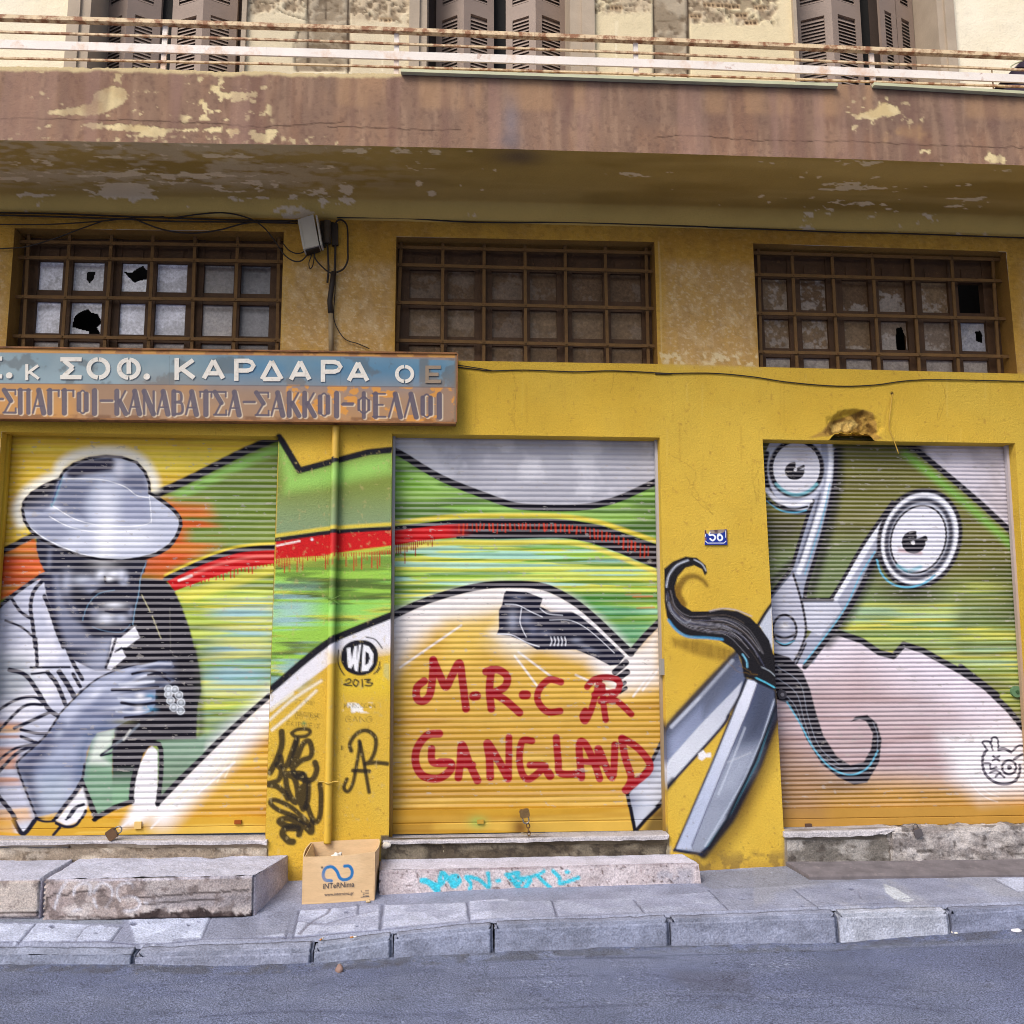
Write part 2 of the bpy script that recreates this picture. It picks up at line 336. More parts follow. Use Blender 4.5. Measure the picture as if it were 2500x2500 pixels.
def mural_left(cv):       # roller shutter with the man in the hat
    N = lambda *v: T('N', *v)
    cv.fill(N(-130, 1000, 720, 1000, 720, 2080, -130, 2080), (236, 204, 64))
    cv.fill(N(-130, 1760, 720, 1760, 720, 2080, -130, 2080), (206, 158, 52), 30); cv.streaks(N(-130, 1000, 720, 1000, 720, 1400, -130, 1400), [(244, 224, 84), (222, 176, 48)], 1, 20, seed=2, a=.5)
    cv.fill(N(-130, 1000, 40, 1000, 30, 1500, -130, 1500), (212, 150, 36), 40, .7)
    # green, orange and lime grounds
    cv.fill(L1A+T('ML', 1470, 1400, 1050, 1420, 700, 1450, -40, 1500), (112, 138, 52))
    cv.stroke([(x, y+14) for x, y in T('ML', 800, 905, 960, 840, 1130, 757, 1300, 672, 1465, 610)], 22, (150, 205, 100), 9, .85)
    cv.streaks(T('ML', 860, 900, 1465, 640, 1465, 1130, 1200, 1160, 860, 1290), [(84, 108, 34), (140, 160, 74)], 1.2, 24, seed=5, a=.6)
    cv.fill(T('ML', 770, 900, 880, 905, 950, 990, 980, 1080, 960, 1220, 860, 1315, 720, 1300), (214, 92, 30), 26, .95)
    cv.streaks(T('ML', 830, 910, 1080, 930, 1160, 1120, 980, 1250, 840, 1320), [(216, 88, 30), (216, 124, 44)], .9, 26, seed=9, lo=.49, a=.9, soft=30)
    cv.fill(T('A1', -80, 1040, 330, 905, 450, 1230, 380, 1310, 0, 1490, -80, 1500), (216, 100, 38), 5)
    cv.streaks(T('A1', -80, 1040, 330, 905, 450, 1230, -80, 1500), [(150, 120, 50), (226, 134, 52), (196, 60, 24)], 1, 22, seed=4, a=.7)
    cv.fill(T('ML', 870, 1400, 1050, 1332, 1250, 1262, 1445, 1236, 1432, 1932)+T('BL', 1412, 212, 830, 770, 800, 440, 900, 300), (172, 196, 72))
    cv.streaks(T('ML', 870, 1400, 1050, 1332, 1250, 1262, 1445, 1236, 1432, 1932)+T('BL', 1412, 212, 830, 770, 800, 440), STREAK, 1.3, 34, seed=1, lo=.53, hi=.6, a=.8)
    cv.streaks(T('ML', 1150, 1420, 1440, 1400, 1430, 1932)+T('BL', 1412, 200, 1180, 420, 1060, 300), [(140, 196, 186), (150, 190, 210), (214, 210, 96)], 1.2, 32, seed=12, lo=.54, a=.7, soft=50)
    cv.fill(T('ML', 900, 1400, 1440, 1236, 1440, 1290, 980, 1440), (226, 216, 84), 8, .7)
    cv.fill(T('BL', 850, 760, 1330, 290, 1180, 330, 1050, 420, 880, 440, 820, 500), (118, 152, 128), 22, .95)
    # white ground fading to yellow below the diagonal
    cv.fill(L3A+T('BL', 1420, 960, -60, 960, -60, 700, 830, 780), (210, 164, 56))
    cv.streaks(T('BL', 900, 700, 1412, 300, 1420, 930, 400, 930), [(230, 196, 96), (184, 132, 40)], .8, 18, seed=3, a=.6)
    cv.stroke([(x+14, y+22) for x, y in L3A], 66, (240, 238, 242), 30, 1, False)
    cv.fill(T('BL', 640, 900, 700, 780, 860, 760, 840, 800, 740, 880), WH, 12)
    for q in range(9): cv.stroke(T('BL', 860+q*40, 800-q*20, 1000+q*44, 690-q*52), 4, (244, 236, 210), 2, .6)
    for a, b, c, d in ((990, 690, 1120, 560), (1040, 720, 1230, 560), (800, 900, 900, 800), (640, 900, 740, 820), (690, 880, 760, 830)):
        cv.stroke(T('BL', a, b, c, d), 5, WH, 2, .8)
    cv.stroke(L3A, 13, K, 1.5)
    cv.stroke(L1A, 15, K, 2.5); cv.stroke(L1A[4:], 20, K, 3)
    # red band
    cv.stroke([(x, y-9) for x, y in L2A], 8, (232, 206, 60), 3, .95)
    cv.fill(L2A+T('ML', 1444, 1236, 1250, 1262, 1050, 1332, 915, 1380), RED)
    cv.stroke(L2A, 13, K, 2)
    cv.stroke(T('ML', 960, 1318, 1120, 1250, 1300, 1205, 1430, 1196), 7, (235, 120, 110), 4, .8)
    cv.stroke(T('ML', 940, 1325, 1005, 1300), 6, (250, 230, 225), 2)
    for i in range(24):
        x = 1000+i*19; y = 1345-(x-1000)*.26+((x-1000)/440)**2*10
        cv.stroke(T('ML', x, y-25, x, y+random.Random(i).randint(-10, 24)), 3, RED, 1)
    # glow round the hat
    hat = T('A1', 560, 350, 430, 400, 300, 480, 230, 560, 215, 640, 235, 740, 290, 830, 400, 920, 560, 1000, 760, 1070, 950, 1105, 1150, 1117, 1320, 1095, 1480, 1050, 1600, 970, 1670, 880, 1710, 790, 1700, 720, 1640, 640, 1560, 570, 1470, 510, 1412, 480, 1408, 380, 1370, 280, 1290, 190, 1150, 142, 1000, 130, 850, 150, 700, 205, 610, 270)
    cv.stroke(T('A1', 200, 760, 170, 620, 260, 470, 420, 370, 530, 320, 600, 200, 760, 120, 1000, 90, 1200, 110, 1350, 190, 1440, 330, 1460, 420), 26, (252, 248, 232), 12, .95)
    # jacket, trousers
    jac = T('A1', 1300, 1280, 1560, 1300, 1650, 1400, 1720, 1550, 1790, 1750, 1838, 1932)+T('A2', 1840, 40, 1885, 300, 1902, 480, 1868, 640, 1855, 945, 1500, 955, 1080, 1000, 1070, 850, 1100, 700, 700, 500, 900, 320, 1000, 0)
    cv.fill(jac, K, 3); cv.fill(T('A2', 1850, 60, 1905, 300, 1920, 560, 1930, 900, 1860, 950, 1850, 500), (46, 52, 40), 10, .7)
    cv.fill(T('A2', 880, 900, 1080, 850, 1060, 1250, 1100, 1590, 920, 1690, 870, 1600, 760, 1340, 800, 1200), (136, 176, 140), 2, grad=(T('A2', 900, 900)[0], T('A2', 900, 1100)[0], (120, 160, 130)))
    cv.fill(T('A2', 900, 890, 1075, 850, 1060, 990, 960, 1100, 1050, 1190, 830, 1180), (218, 226, 218), 10, .9)
    cv.fill(T('A2', 1060, 940, 1500, 950, 1420, 1010, 1320, 1130, 1250, 1360, 1250, 1530, 1060, 1610), K, 3, grad=(T('A2', 1100, 1180)[0], T('A2', 1100, 1480)[0], (128, 172, 136)))
    cv.fill(T('A2', 1490, 960, 1860, 950, 1932, 900, 1932, 1100, 1500, 1520, 1535, 1040), (130, 162, 138), 6, grad=(T('A2', 1600, 960)[0], T('A2', 1600, 1400)[0], (112, 138, 112)))
    cv.fill(T('A2', 1400, 1035, 1440, 1008, 1490, 1060, 1490, 1570, 1250, 1570, 1255, 1400, 1320, 1180), WH, 2)
    cv.stroke(T('A2', 1330, 1080, 1260, 1330, 1240, 1530), 12, K, 1.5, smooth=True)
    cv.stroke(T('A2', 1080, 985, 1450, 985, 1510, 1010, 1525, 1100, 1520, 1300, 1490, 1560), 11, K, 1.5)
    cv.stroke(T('A2', 1490, 1545, 1700, 1320, 1940, 1090), 11, K, 1.5)
    cv.stroke(T('A2', 765, 1340, 830, 1500, 910, 1690), 13, K, 1.5, smooth=False); cv.stroke(T('A2', 905, 1690, 1080, 1590, 1250, 1530), 12, K, 1.5, smooth=False)
    cv.fill(T('A1', 370, 1240, 560, 1240, 700, 1700, 800, 1932, 540, 1932, 470, 1640, 400, 1440), (44, 47, 72), 3); cv.fill(T('A2', 540, -10, 820, -10, 1020, 290, 760, 380, 660, 180), (44, 47, 72), 3)
    # shirt
    sh = T('A1', -80, 1600, 0, 1560, 140, 1430, 330, 1310, 410, 1290, 440, 1450, 500, 1620, 560, 1850)+T('A2', 600, 0, 690, 200, 900, 300, 1100, 300, 760, 480, 540, 730, 480, 850, 400, 980, 200, 1130, 160, 1200, 250, 1450, 345, 1690, 235, 1830, -80, 1800)
    cv.fill(sh, (226, 226, 238), 2)
    cv.patchy(sh, (170, 176, 200), 4, .5, .12, seed=5, a=.7)
    cv.fill(T('A2', -80, 120, 250, 160, 340, 420, 160, 560, -80, 620), (146, 156, 166), 30, .75)
    cv.streaks(T('A2', -80, 780, 200, 800, 160, 1200, 250, 1500, 300, 1700, -80, 1760), [(226, 176, 110), (214, 140, 80)], 1.2, 16, seed=8, lo=.5, a=.7, soft=10)
    st = lambda w, *v: cv.stroke(T('A1', *v), w, NV, 1.3)
    s2 = lambda w, *v: cv.stroke(T('A2', *v), w, NV, 1.3)
    st(9, 405, 1305, 320, 1410, 292, 1560, 312, 1720, 335, 1932); s2(8, 340, 0, 352, 250)
    st(9, -60, 1600, 140, 1430, 340, 1290, 430, 1235); st(7, 100, 1450, 190, 1590, 290, 1660); st(5, 50, 1680, 200, 1740, 310, 1830)
    st(9, 420, 1450, 480, 1600, 540, 1780, 600, 1932); s2(9, 600, 0, 690, 220, 780, 380)
    s2(10, 90, 290, 240, 340, 360, 500, 450, 650, 540, 720); s2(10, 450, 315, 540, 430, 620, 620); s2(12, 560, 310, 640, 430, 700, 540); s2(8, 690, 330, 760, 450)
    s2(5, 290, 268, 660, 265); s2(5, 300, 330, 460, 312)
    s2(7, -40, 690, 150, 575, 320, 545, 410, 600); s2(7, -40, 900, 220, 640, 400, 620); s2(8, 140, 840, 300, 770, 470, 690); s2(7, 200, 855, 350, 890, 480, 890)
    s2(7, 200, 920, 300, 960, 390, 995); s2(6, -20, 1150, 150, 1030, 380, 985); s2(8, 0, 1240, 150, 1085, 310, 1005); s2(10, -20, 1480, 110, 1640, 230, 1830, 345, 1700); s2(5, -40, 1300, 40, 1200)
    # face and neck
    K2 = (12, 12, 24); face = T('A1', 350, 900, 345, 1000, 380, 1130, 430, 1230, 500, 1255, 520, 1400, 560, 1560, 640, 1720, 700, 1932, 1060, 1932, 1160, 1830, 1240, 1720, 1275, 1560, 1320, 1470, 1305, 1290, 1365, 1230, 1395, 1110, 1200, 1080, 800, 1060)
    cv.fill(face, (30, 33, 54), 2)
    cv.fill(T('A2', 600, -10, 1060, -10, 1000, 280, 880, 300, 700, 150), (56, 60, 82), 8, grad=(T('A2', 700, 60)[0], T('A2', 980, 160)[0], (150, 156, 178)))
    cv.fill(T('A1', 500, 1240, 560, 1240, 590, 1480, 680, 1640, 820, 1780, 930, 1932, 640, 1932, 560, 1700, 520, 1450), (122, 128, 152), 9, .9)
    H = lambda x, y, rx, ry, c=(172, 178, 200), a=.95, g=0: cv.blob(T('A1', x, y)[0], rx*.26, ry*.26, c, a, g)
    H(630, 1320, 60, 130, (164, 170, 192)); H(790, 1300, 130, 60, (190, 196, 214), .9); H(860, 1400, 90, 30, (140, 147, 172), .8); H(950, 1250, 50, 70, (226, 230, 244), .95, -.5); H(870, 1330, 90, 40, (150, 156, 180), .9); H(1080, 1240, 90, 45, (232, 234, 246)); H(1150, 1250, 45, 60, (220, 224, 240)); H(1030, 1285, 50, 30, (240, 242, 250)); H(1190, 1290, 30, 60, (170, 176, 198))
    H(1080, 1535, 120, 30, (240, 242, 250)); H(1000, 1660, 110, 66, (222, 226, 240)); H(1150, 1660, 70, 46, (186, 192, 212)); H(900, 1600, 50, 60, (130, 137, 162), .7); H(1160, 1330, 40, 30, (170, 176, 198)); H(1230, 1600, 30, 60, (120, 126, 150)); H(690, 1560, 40, 120, (100, 106, 132), .8, .5); H(470, 1100, 30, 120, (110, 116, 140), .8)
    H(1080, 1345, 70, 20, NV); H(1100, 1450, 200, 40, (14, 15, 30), .95); H(1100, 1600, 110, 20, NV); H(760, 1470, 90, 90, (14, 15, 30), .9); H(1000, 1150, 400, 50, (12, 13, 28), .95); H(900, 1780, 160, 40, NV, .8)
    st(9, 820, 1560, 870, 1450, 960, 1390, 1080, 1385, 1200, 1405, 1290, 1440); st(5, 990, 1270, 1010, 1340, 1100, 1365, 1190, 1370); st(5, 1000, 1590, 1100, 1600, 1220, 1570)
    cv.stroke(T('A1', 780, 1680, 830, 1540, 930, 1430, 1080, 1395), 2, (110, 150, 180), 1, .8); cv.stroke(T('A1', 1255, 1720, 1275, 1580, 1310, 1430, 1330, 1270, 1380, 1140), 2.5, (120, 160, 190), 1, .8)
    cv.stroke(T('A1', 870, 1740, 1000, 1780, 1150, 1790, 1230, 1720), 2, (110, 140, 170), 1, .7)
    cv.fill(T('A1', 1275, 1735, 1325, 1840, 1200, 1932, 1050, 1932, 1160, 1830), (234, 234, 242), 1.5)
    cv.fill(T('A2', 1060, -10, 1320, -10, 1150, 85, 1192, 170, 1050, 290, 995, 275, 1040, 120), (230, 230, 240), 1.5)
    s2(6, 1095, 0, 1050, 140, 1000, 270); s2(5, 1150, 85, 1090, 120)
    for v in ((1340, 1440, 1420, 1600), (1440, 1640, 1520, 1850)): cv.stroke(T('A1', *v), 2.5, (196, 190, 150), 1, .8)
    cv.stroke(T('A1', 1605, 1560, 1610, 1932), 2, (110, 106, 96), 1, .6)
    # hat
    cv.fill(hat, (192, 198, 218), 1.5)
    cv.fill(T('A1', 560, 345, 430, 400, 300, 480, 225, 570, 215, 640, 400, 660, 470, 620, 520, 500), K, 5, grad=(T('A1', 330, 480)[0], T('A1', 400, 660)[0], (110, 116, 140)))
    cv.fill(T('A1', 230, 700, 470, 620, 560, 700, 700, 880, 520, 970, 400, 910), (140, 147, 172), 16, .85)
    cv.fill(T('A1', 560, 350, 610, 270, 700, 205, 850, 150, 1000, 130, 1150, 142, 1290, 190, 1370, 280, 1408, 380, 1415, 480, 1430, 760, 1150, 800, 900, 780, 700, 720, 500, 600), (178, 185, 208), 2)
    cv.fill(T('A1', 620, 270, 720, 200, 860, 155, 1060, 140, 1100, 200, 1060, 270, 820, 310, 700, 345, 640, 330), (44, 44, 66), 8)
    cv.fill(T('A1', 1100, 330, 1250, 300, 1370, 300, 1400, 470, 1280, 470, 1180, 420), (92, 98, 126), 12, .85)
    cv.fill(T('A1', 560, 360, 900, 370, 800, 600, 820, 740, 640, 680, 500, 600), (96, 104, 132), 18, .8)
    cv.fill(T('A1', 1180, 470, 1400, 500, 1420, 740, 1150, 780, 1120, 600), (150, 156, 184), 18, .7)
    H(1130, 230, 60, 110, (226, 228, 240)); H(1000, 540, 130, 160, (222, 226, 240), .9); H(1000, 900, 130, 280, (246, 247, 252), .95); H(1250, 900, 260, 150, (232, 235, 246), .85); H(700, 950, 160, 60, (220, 224, 238), .7); H(520, 620, 60, 30, (220, 224, 240), .9); H(1280, 230, 50, 60, (196, 200, 218), .8)
    cv.stroke(T('A1', 590, 330, 540, 480, 490, 600), 5, (110, 170, 190), 3, .8); cv.stroke(T('A1', 580, 350, 530, 470, 495, 570), 4, (30, 40, 110), 2, .8)
    for v in ((600, 345, 800, 345, 1000, 360, 1180, 420, 1290, 500, 1400, 520), (500, 600, 700, 720, 900, 775, 1150, 795, 1350, 780, 1430, 750), (470, 700, 640, 790, 850, 840, 1100, 850, 1330, 815), (1395, 400, 1420, 600, 1430, 760), (260, 780, 400, 890, 600, 990, 800, 1060, 1000, 1090, 1250, 1090), (1420, 500, 1580, 590, 1680, 720, 1680, 840, 1560, 990, 1400, 1060)):
        cv.stroke(T('A1', *v), 2.2, (244, 246, 250), 1, .85)
    cv.stroke(hat+hat[:1], 7, K, 1.3, smooth=False)
    cv.stroke(T('A1', 1470, 510, 1640, 640, 1705, 770, 1620, 960, 1480, 1055, 1330, 1100), 9, K, 1.3)
    # forearm and hand
    arm = T('A2', 1380, 245, 1500, 208, 1620, 210, 1645, 260, 1560, 330, 1650, 395, 1560, 440, 1470, 480, 1462, 620, 1420, 690, 1300, 730, 1200, 775, 1060, 850, 920, 885, 870, 950, 820, 1060, 790, 1300, 700, 1490, 570, 1630, 340, 1680, 250, 1440, 160, 1200, 200, 1130, 330, 1010, 440, 900, 560, 720, 720, 550, 900, 395, 1100, 300, 1270, 250)
    cv.fill(arm, (128, 138, 168), 1.5); cv.streaks(arm, [(176, 184, 208), (90, 98, 130)], 2.0, 14, seed=4, lo=.5, hi=.7, a=.55)
    cv.fill(T('A2', 1400, 260, 1640, 215, 1660, 400, 1500, 470, 1300, 440, 1400, 330), (58, 64, 86), 14, .9)
    cv.fill(T('A2', 560, 720, 740, 540, 920, 390, 1120, 305, 1280, 255, 1200, 380, 1000, 480, 800, 640, 640, 820), (190, 196, 218), 14, .8)
    cv.fill(T('A2', 200, 1130, 330, 1010, 440, 900, 520, 990, 420, 1150, 300, 1250, 170, 1210), (58, 64, 96), 22, .9)
    cv.fill(T('A2', 160, 1200, 300, 1200, 360, 1500, 400, 1660, 340, 1680, 250, 1440), (60, 66, 92), 14, .8)
    cv.fill(T('A2', 1060, 850, 920, 885, 820, 1060, 790, 1300, 720, 1350, 740, 1050, 800, 900, 1000, 780), (84, 104, 140), 18, .8)
    cv.fill(T('A2', 380, 1350, 640, 1300, 620, 1560, 420, 1640), (190, 200, 210), 26, .6)
    HA = lambda x, y, rx, ry, c, a=.9, g=0: cv.blob(T('A2', x, y)[0], rx*.26, ry*.26, c, a, g)
    HA(1380, 340, 140, 22, (206, 210, 226), .85, .35); HA(1200, 440, 180, 26, (216, 220, 236), .85, .5); HA(1120, 650, 190, 26, (206, 210, 228), .8, .15); HA(900, 520, 90, 40, (220, 224, 238), .7, .7); HA(1320, 390, 120, 16, NV, .7, .3); HA(1250, 500, 180, 14, (50, 56, 84), .8, .15); HA(560, 900, 60, 40, (190, 198, 216), .6, .8); HA(500, 1350, 130, 200, (150, 166, 190), .6); HA(1300, 420, 160, 30, (210, 214, 230), .7, .3); HA(1150, 560, 200, 60, (176, 182, 206), .8); HA(1420, 540, 50, 30, (80, 150, 190)); HA(1410, 665, 70, 40, (80, 150, 190)); HA(1150, 780, 120, 30, (150, 150, 110), .6)
    s2(7, 1150, 600, 1300, 622, 1465, 600); s2(7, 1180, 745, 1350, 725, 1440, 690); s2(6, 1400, 340, 1500, 330, 1600, 400); s2(7, 1060, 480, 1300, 475, 1490, 455); s2(6, 1250, 330, 1400, 300, 1560, 330); cv.stroke(T('A2', 1120, 560, 1280, 575, 1420, 560), 6, (220, 226, 240), 2.5, .8); cv.stroke(T('A2', 1100, 680, 1260, 690, 1400, 665), 6, (214, 220, 236), 2.5, .8); cv.stroke(T('A2', 1130, 430, 1280, 420, 1450, 400), 6, (220, 226, 240), 2.5, .8); cv.stroke(T('A2', 1300, 270, 1450, 235, 1610, 235), 6, (190, 196, 214), 2.5, .8)
    for x, y in ((1590, 470), (1590, 520), (1610, 580), (1640, 645), (1690, 530), (1710, 600), (1705, 675), (1650, 480)):
        HA(x, y, 32, 32, (214, 222, 232), .9); cv.ell(T('A2', x, y)[0], 9, 9, (220, 226, 236), wd=2)
    HA(1325, 540, 45, 36, (240, 240, 246)); HA(1312, 665, 50, 34, (240, 240, 246))
    s2(5, 560, 720, 440, 900, 330, 1010, 195, 1130, 160, 1200, 250, 1450, 345, 1685); s2(6, 800, 1180, 770, 1350, 700, 1490, 560, 1640, 520, 1700)
    s2(4, 540, 730, 720, 545, 900, 390, 1100, 295, 1300, 240); s2(5, 345, 1690, 440, 1715, 540, 1710)
    cv.stroke(T('A2', 1310, 810, 1180, 930, 1080, 1000, 960, 1100), 6, (110, 120, 132), 2, .9); cv.stroke(T('A2', 1230, 860, 1170, 950), 5, (210, 210, 206), 2, .8); cv.stroke(T('A2', 1090, 1000, 1000, 1060, 950, 1100, 1060, 1070, 1110, 1010), 4, NV, 1.2)
    cv.fill(T('A2', 540, 1700, 780, 1400, 830, 1560, 800, 1650, 740, 1720, 640, 1760), (232, 232, 240), 4)
    s2(9, 770, 1340, 700, 1460, 590, 1600, 520, 1700); s2(7, 790, 1560, 700, 1600, 640, 1690); s2(7, 545, 1730, 640, 1765, 740, 1740, 810, 1620); s2(5, 740, 1570, 660, 1680); s2(7, 580, 1770, 520, 1840); s2(8, 345, 1690, 340, 1720, 240, 1835)
    cv.fill(T('A2', -80, 1680, 140, 1700, 170, 1850, -80, 1860), (222, 168, 60), 10, .85)

def mural_mid(cv):        # roller shutter with the shoe and the red tags
    N = lambda *v: T('N', *v)
    cv.fill(N(920, 1030, 1660, 1030, 1660, 1260, 920, 1260), (206, 206, 214))
    cv.patchy(N(920, 1030, 1660, 1030, 1660, 1260, 920, 1260), (168, 168, 180), 5, .5, .1, seed=6, a=.7)
    gr = L1B+T('MM', 1760, 1150)+L3B[::-1]
    cv.fill(L1B+T('MM', 1760, 1550, 1590, 1705)+L3B[::-1], (124, 176, 62))
    cv.stroke([(x, y+22) for x, y in L1B], 26, (160, 206, 104), 12, .8)
    cv.streaks(L1B+L2B[::-1], [(84, 128, 44), (150, 190, 90), (66, 100, 44)], 1.1, 22, seed=2, a=.7)
    lime = [(x, y+40) for x, y in L2B]+T('MM', 1760, 1550, 1590, 1705)+L3B[::-1]
    cv.fill(lime, (160, 200, 78)); cv.streaks(lime, [(226, 218, 84), (84, 156, 56), (210, 218, 100), (66, 128, 48), (160, 212, 200)], 1.2, 34, seed=7, lo=.53, hi=.6, a=.8); cv.stroke(T('MM', 1600, 1410, 1700, 1408), 4, (200, 96, 40), 2, .8); cv.stroke(T('MM', 1620, 1470, 1710, 1466), 4, (200, 96, 40), 2, .8); cv.stroke(T('MM', 1640, 1395, 1560, 1400), 3, (200, 96, 40), 2, .5)
    cv.fill(T('MM', 1300, 1400, 1740, 1500, 1740, 1560, 1590, 1700, 1400, 1530), (66, 150, 62), 16, .7)
    cv.stroke([(x, y-13) for x, y in L2B], 11, (234, 208, 70), 4, .9); 
    lowR = T('MM', 340, 1142, 500, 1116, 680, 1100, 900, 1102, 1200, 1097, 1350, 1116, 1500, 1165, 1740, 1265)
    cv.stroke([(x, y+12) for x, y in lowR], 12, (234, 214, 84), 4, .8)
    cv.fill(L2B+lowR[::-1], RED, 1.2, grad=(T('MM', 600, 1060)[0], T('MM', 780, 1060)[0], (26, 16, 22)))
    rr = random.Random(3)
    for i in range(46):
        x = 690+i*22+rr.uniform(-4, 4); yt = np.interp(x, [680, 1200, 1400, 1560, 1740], [1022, 1022, 1048, 1098, 1160]); yb = np.interp(x, [680, 1200, 1350, 1500, 1740], [1094, 1090, 1108, 1158, 1258])
        cv.stroke(T('MM', x, yt+6, x+rr.uniform(-4, 4), yb-10-rr.uniform(0, 30)), rr.uniform(2, 5), (206, 58, 30), 1.2, .9)
    cv.stroke(L2B, 11, K, 1.5); cv.stroke(lowR[2:], 6, K, 1.5)
    for i in range(20): cv.stroke(T('MM', 350+i*11, 1138-i*2, 350+i*11, 1150-i*2+rr.uniform(0, 40 if i % 5 else 100)), 2.5, DRED, .8)
    # white ground fading to yellow
    low = L3B+T('MM', 1740, 1545)+N(1660, 2080, 920, 2080)
    cv.fill(low, (212, 170, 66)); cv.fill(N(920, 1760, 1660, 1760, 1660, 2080, 920, 2080), (200, 154, 50), 60, .9); cv.streaks(N(920, 1700, 1660, 1700, 1660, 2080, 920, 2080), [(222, 186, 92), (178, 130, 40)], .7, 16, seed=11, lo=.5, a=.55)
    cv.stroke([(x, y+26) for x, y in L3B], 56, (240, 236, 238), 22, 1, False)
    cv.fill(T('MM', 330, 1520, 900, 1350, 1000, 1500, 800, 1560, 560, 1560, 420, 1700, 330, 1820), (238, 230, 224), 34, .95); cv.fill(T('MM', 900, 1500, 1100, 1660, 1000, 1740, 800, 1640), (236, 226, 206), 30, .8)
    cv.fill(T('MM', 620, 1540, 900, 1480, 880, 1660, 620, 1780), (226, 190, 84), 30, .85)
    cv.fill(T('MM', 860, 1600, 1300, 1690, 1600, 1700, 1740, 1560)+T('BM', 1740, 150, 1500, 200, 1350, 20), (236, 230, 228), 26, .95)
    for v in ((1000, 1700, 1200, 1850), (980, 1720, 1100, 1880), (1300, 1820, 1480, 1900), (1650, 1900, 1740, 1780), (1600, 1932, 1700, 1800), (380, 1780, 700, 1560)): cv.stroke(T('MM', *v), 5, WH, 2, .7)
    # shoe
    shoe = T('A7', 350, 190, 370, 165, 560, 175, 715, 235, 690, 310, 790, 360, 985, 360, 1060, 400, 1200, 510, 1340, 640, 1490, 780, 1430, 860, 1350, 870, 1200, 790, 1030, 720, 660, 720, 530, 640, 410, 590, 280, 575, 300, 520, 300, 350, 330, 300)
    cv.fill(shoe, NV, 1.3); HS = lambda x, y, rx, ry, c=(150, 156, 176), a=.9, g=0: cv.blob(T('A7', x, y)[0], rx*.26, ry*.26, c, a, g)
    HS(430, 440, 60, 110); HS(560, 440, 70, 60, (110, 116, 140)); HS(1030, 630, 60, 30, (120, 126, 146)); HS(740, 560, 80, 40, (90, 96, 120)); HS(480, 225, 80, 25, (100, 106, 130)); HS(620, 540, 60, 70, (86, 92, 118)); HS(1130, 700, 120, 26, (104, 110, 132), .9, -.4)
    w7 = lambda w, *v: cv.stroke(T('A7', *v), w, (226, 228, 238), 1, .9)
    w7(2.5, 360, 290, 480, 300, 600, 360, 710, 410); w7(2.5, 515, 330, 500, 450, 520, 520, 560, 600); w7(2.5, 690, 330, 760, 380, 900, 395); w7(2, 780, 440, 960, 440, 1100, 500, 1240, 610, 1390, 750); w7(3, 290, 572, 420, 580, 560, 650, 680, 690)
    for i in range(5): w7(3, 790+i*33, 600, 800+i*33, 640, 785+i*36, 680)
    for a, b, c, d in ((1395, 930, 1500, 840), (1410, 1000, 1510, 930), (1450, 1060, 1490, 1030), (1440, 1120, 1500, 1080)): cv.stroke(T('A7', a, b, c, d), 15 if b < 1020 else 9, K, 1.2)
    cv.stroke(L1B, 17, K, 1.8); cv.stroke(L3B, 18, K, 1.5); cv.stroke(T('MM', 1588, 1705, 1660, 1620, 1745, 1535), 16, K, 1.5)
    # scissor tip
    tip = T('BM', 1760, 430, 1690, 570, 1570, 725, 1590, 830, 1608, 920, 1660, 860, 1750, 770, 1790, 700)
    cv.fill(tip, (120, 126, 148), 1.5, grad=(T('BM', 1620, 640)[0], T('BM', 1720, 700)[0], (188, 194, 210))); cv.fill(T('BM', 1570, 725, 1640, 640, 1790, 700, 1750, 770), (196, 200, 214), 16, .8)
    cv.stroke(tip+tip[:1], 9, K, 1.5, smooth=False); cv.fill(T('BM', 1690, 830, 1780, 740, 1790, 940, 1640, 930), K, 14, .75)
    # red tags
    r = lambda w, *v: cv.stroke(T('BM', *v), w*1.12, DRED, 1.6, .98)
    r(17, 505, 135, 468, 170, 468, 225, 500, 240, 535, 205, 550, 110, 553, 25); r(17, 553, 25, 590, 110, 620, 165, 650, 110, 690, 40, 706, 130, 725, 280); r(20, 765, 214, 780, 212)
    r(17, 858, 75, 848, 180, 858, 280); r(17, 830, 85, 890, 75, 940, 110, 928, 165, 860, 200); r(17, 870, 200, 930, 235, 1005, 300); r(20, 1025, 207, 1042, 207)
    r(15, 1222, 140, 1160, 128, 1108, 180, 1102, 240, 1150, 295, 1218, 292)
    r(14, 1360, 165, 1400, 125, 1470, 115, 1525, 135, 1522, 180, 1480, 225, 1430, 240, 1510, 238, 1590, 308); r(14, 1425, 130, 1395, 240, 1375, 300, 1350, 345, 1335, 320, 1350, 290); r(14, 1440, 160, 1445, 250, 1457, 338); r(12, 1395, 205, 1500, 190)
    r(17, 585, 410, 520, 420, 468, 490, 462, 570, 500, 632, 580, 645, 640, 605, 645, 565, 590, 560); r(16, 545, 490, 552, 560, 640, 565)
    r(17, 685, 640, 695, 560, 705, 470, 740, 560, 785, 655); r(15, 700, 570, 760, 575); r(17, 852, 638, 848, 540, 838, 460, 900, 560, 945, 645); r(15, 948, 640, 950, 430)
    r(15, 1070, 448, 1020, 450, 1005, 540, 1020, 620, 1055, 648, 1110, 610, 1140, 580, 1060, 575); r(19, 1155, 615, 1165, 630)
    r(16, 1198, 432, 1208, 550, 1222, 618, 1330, 618); r(16, 1330, 640, 1318, 470, 1350, 465, 1400, 570, 1425, 645); r(13, 1330, 555, 1390, 560); r(16, 1425, 560, 1420, 490, 1490, 640, 1505, 470)
    r(16, 1540, 435, 1560, 540, 1590, 640, 1565, 705); r(16, 1545, 435, 1630, 490, 1690, 585, 1620, 660, 1560, 705)
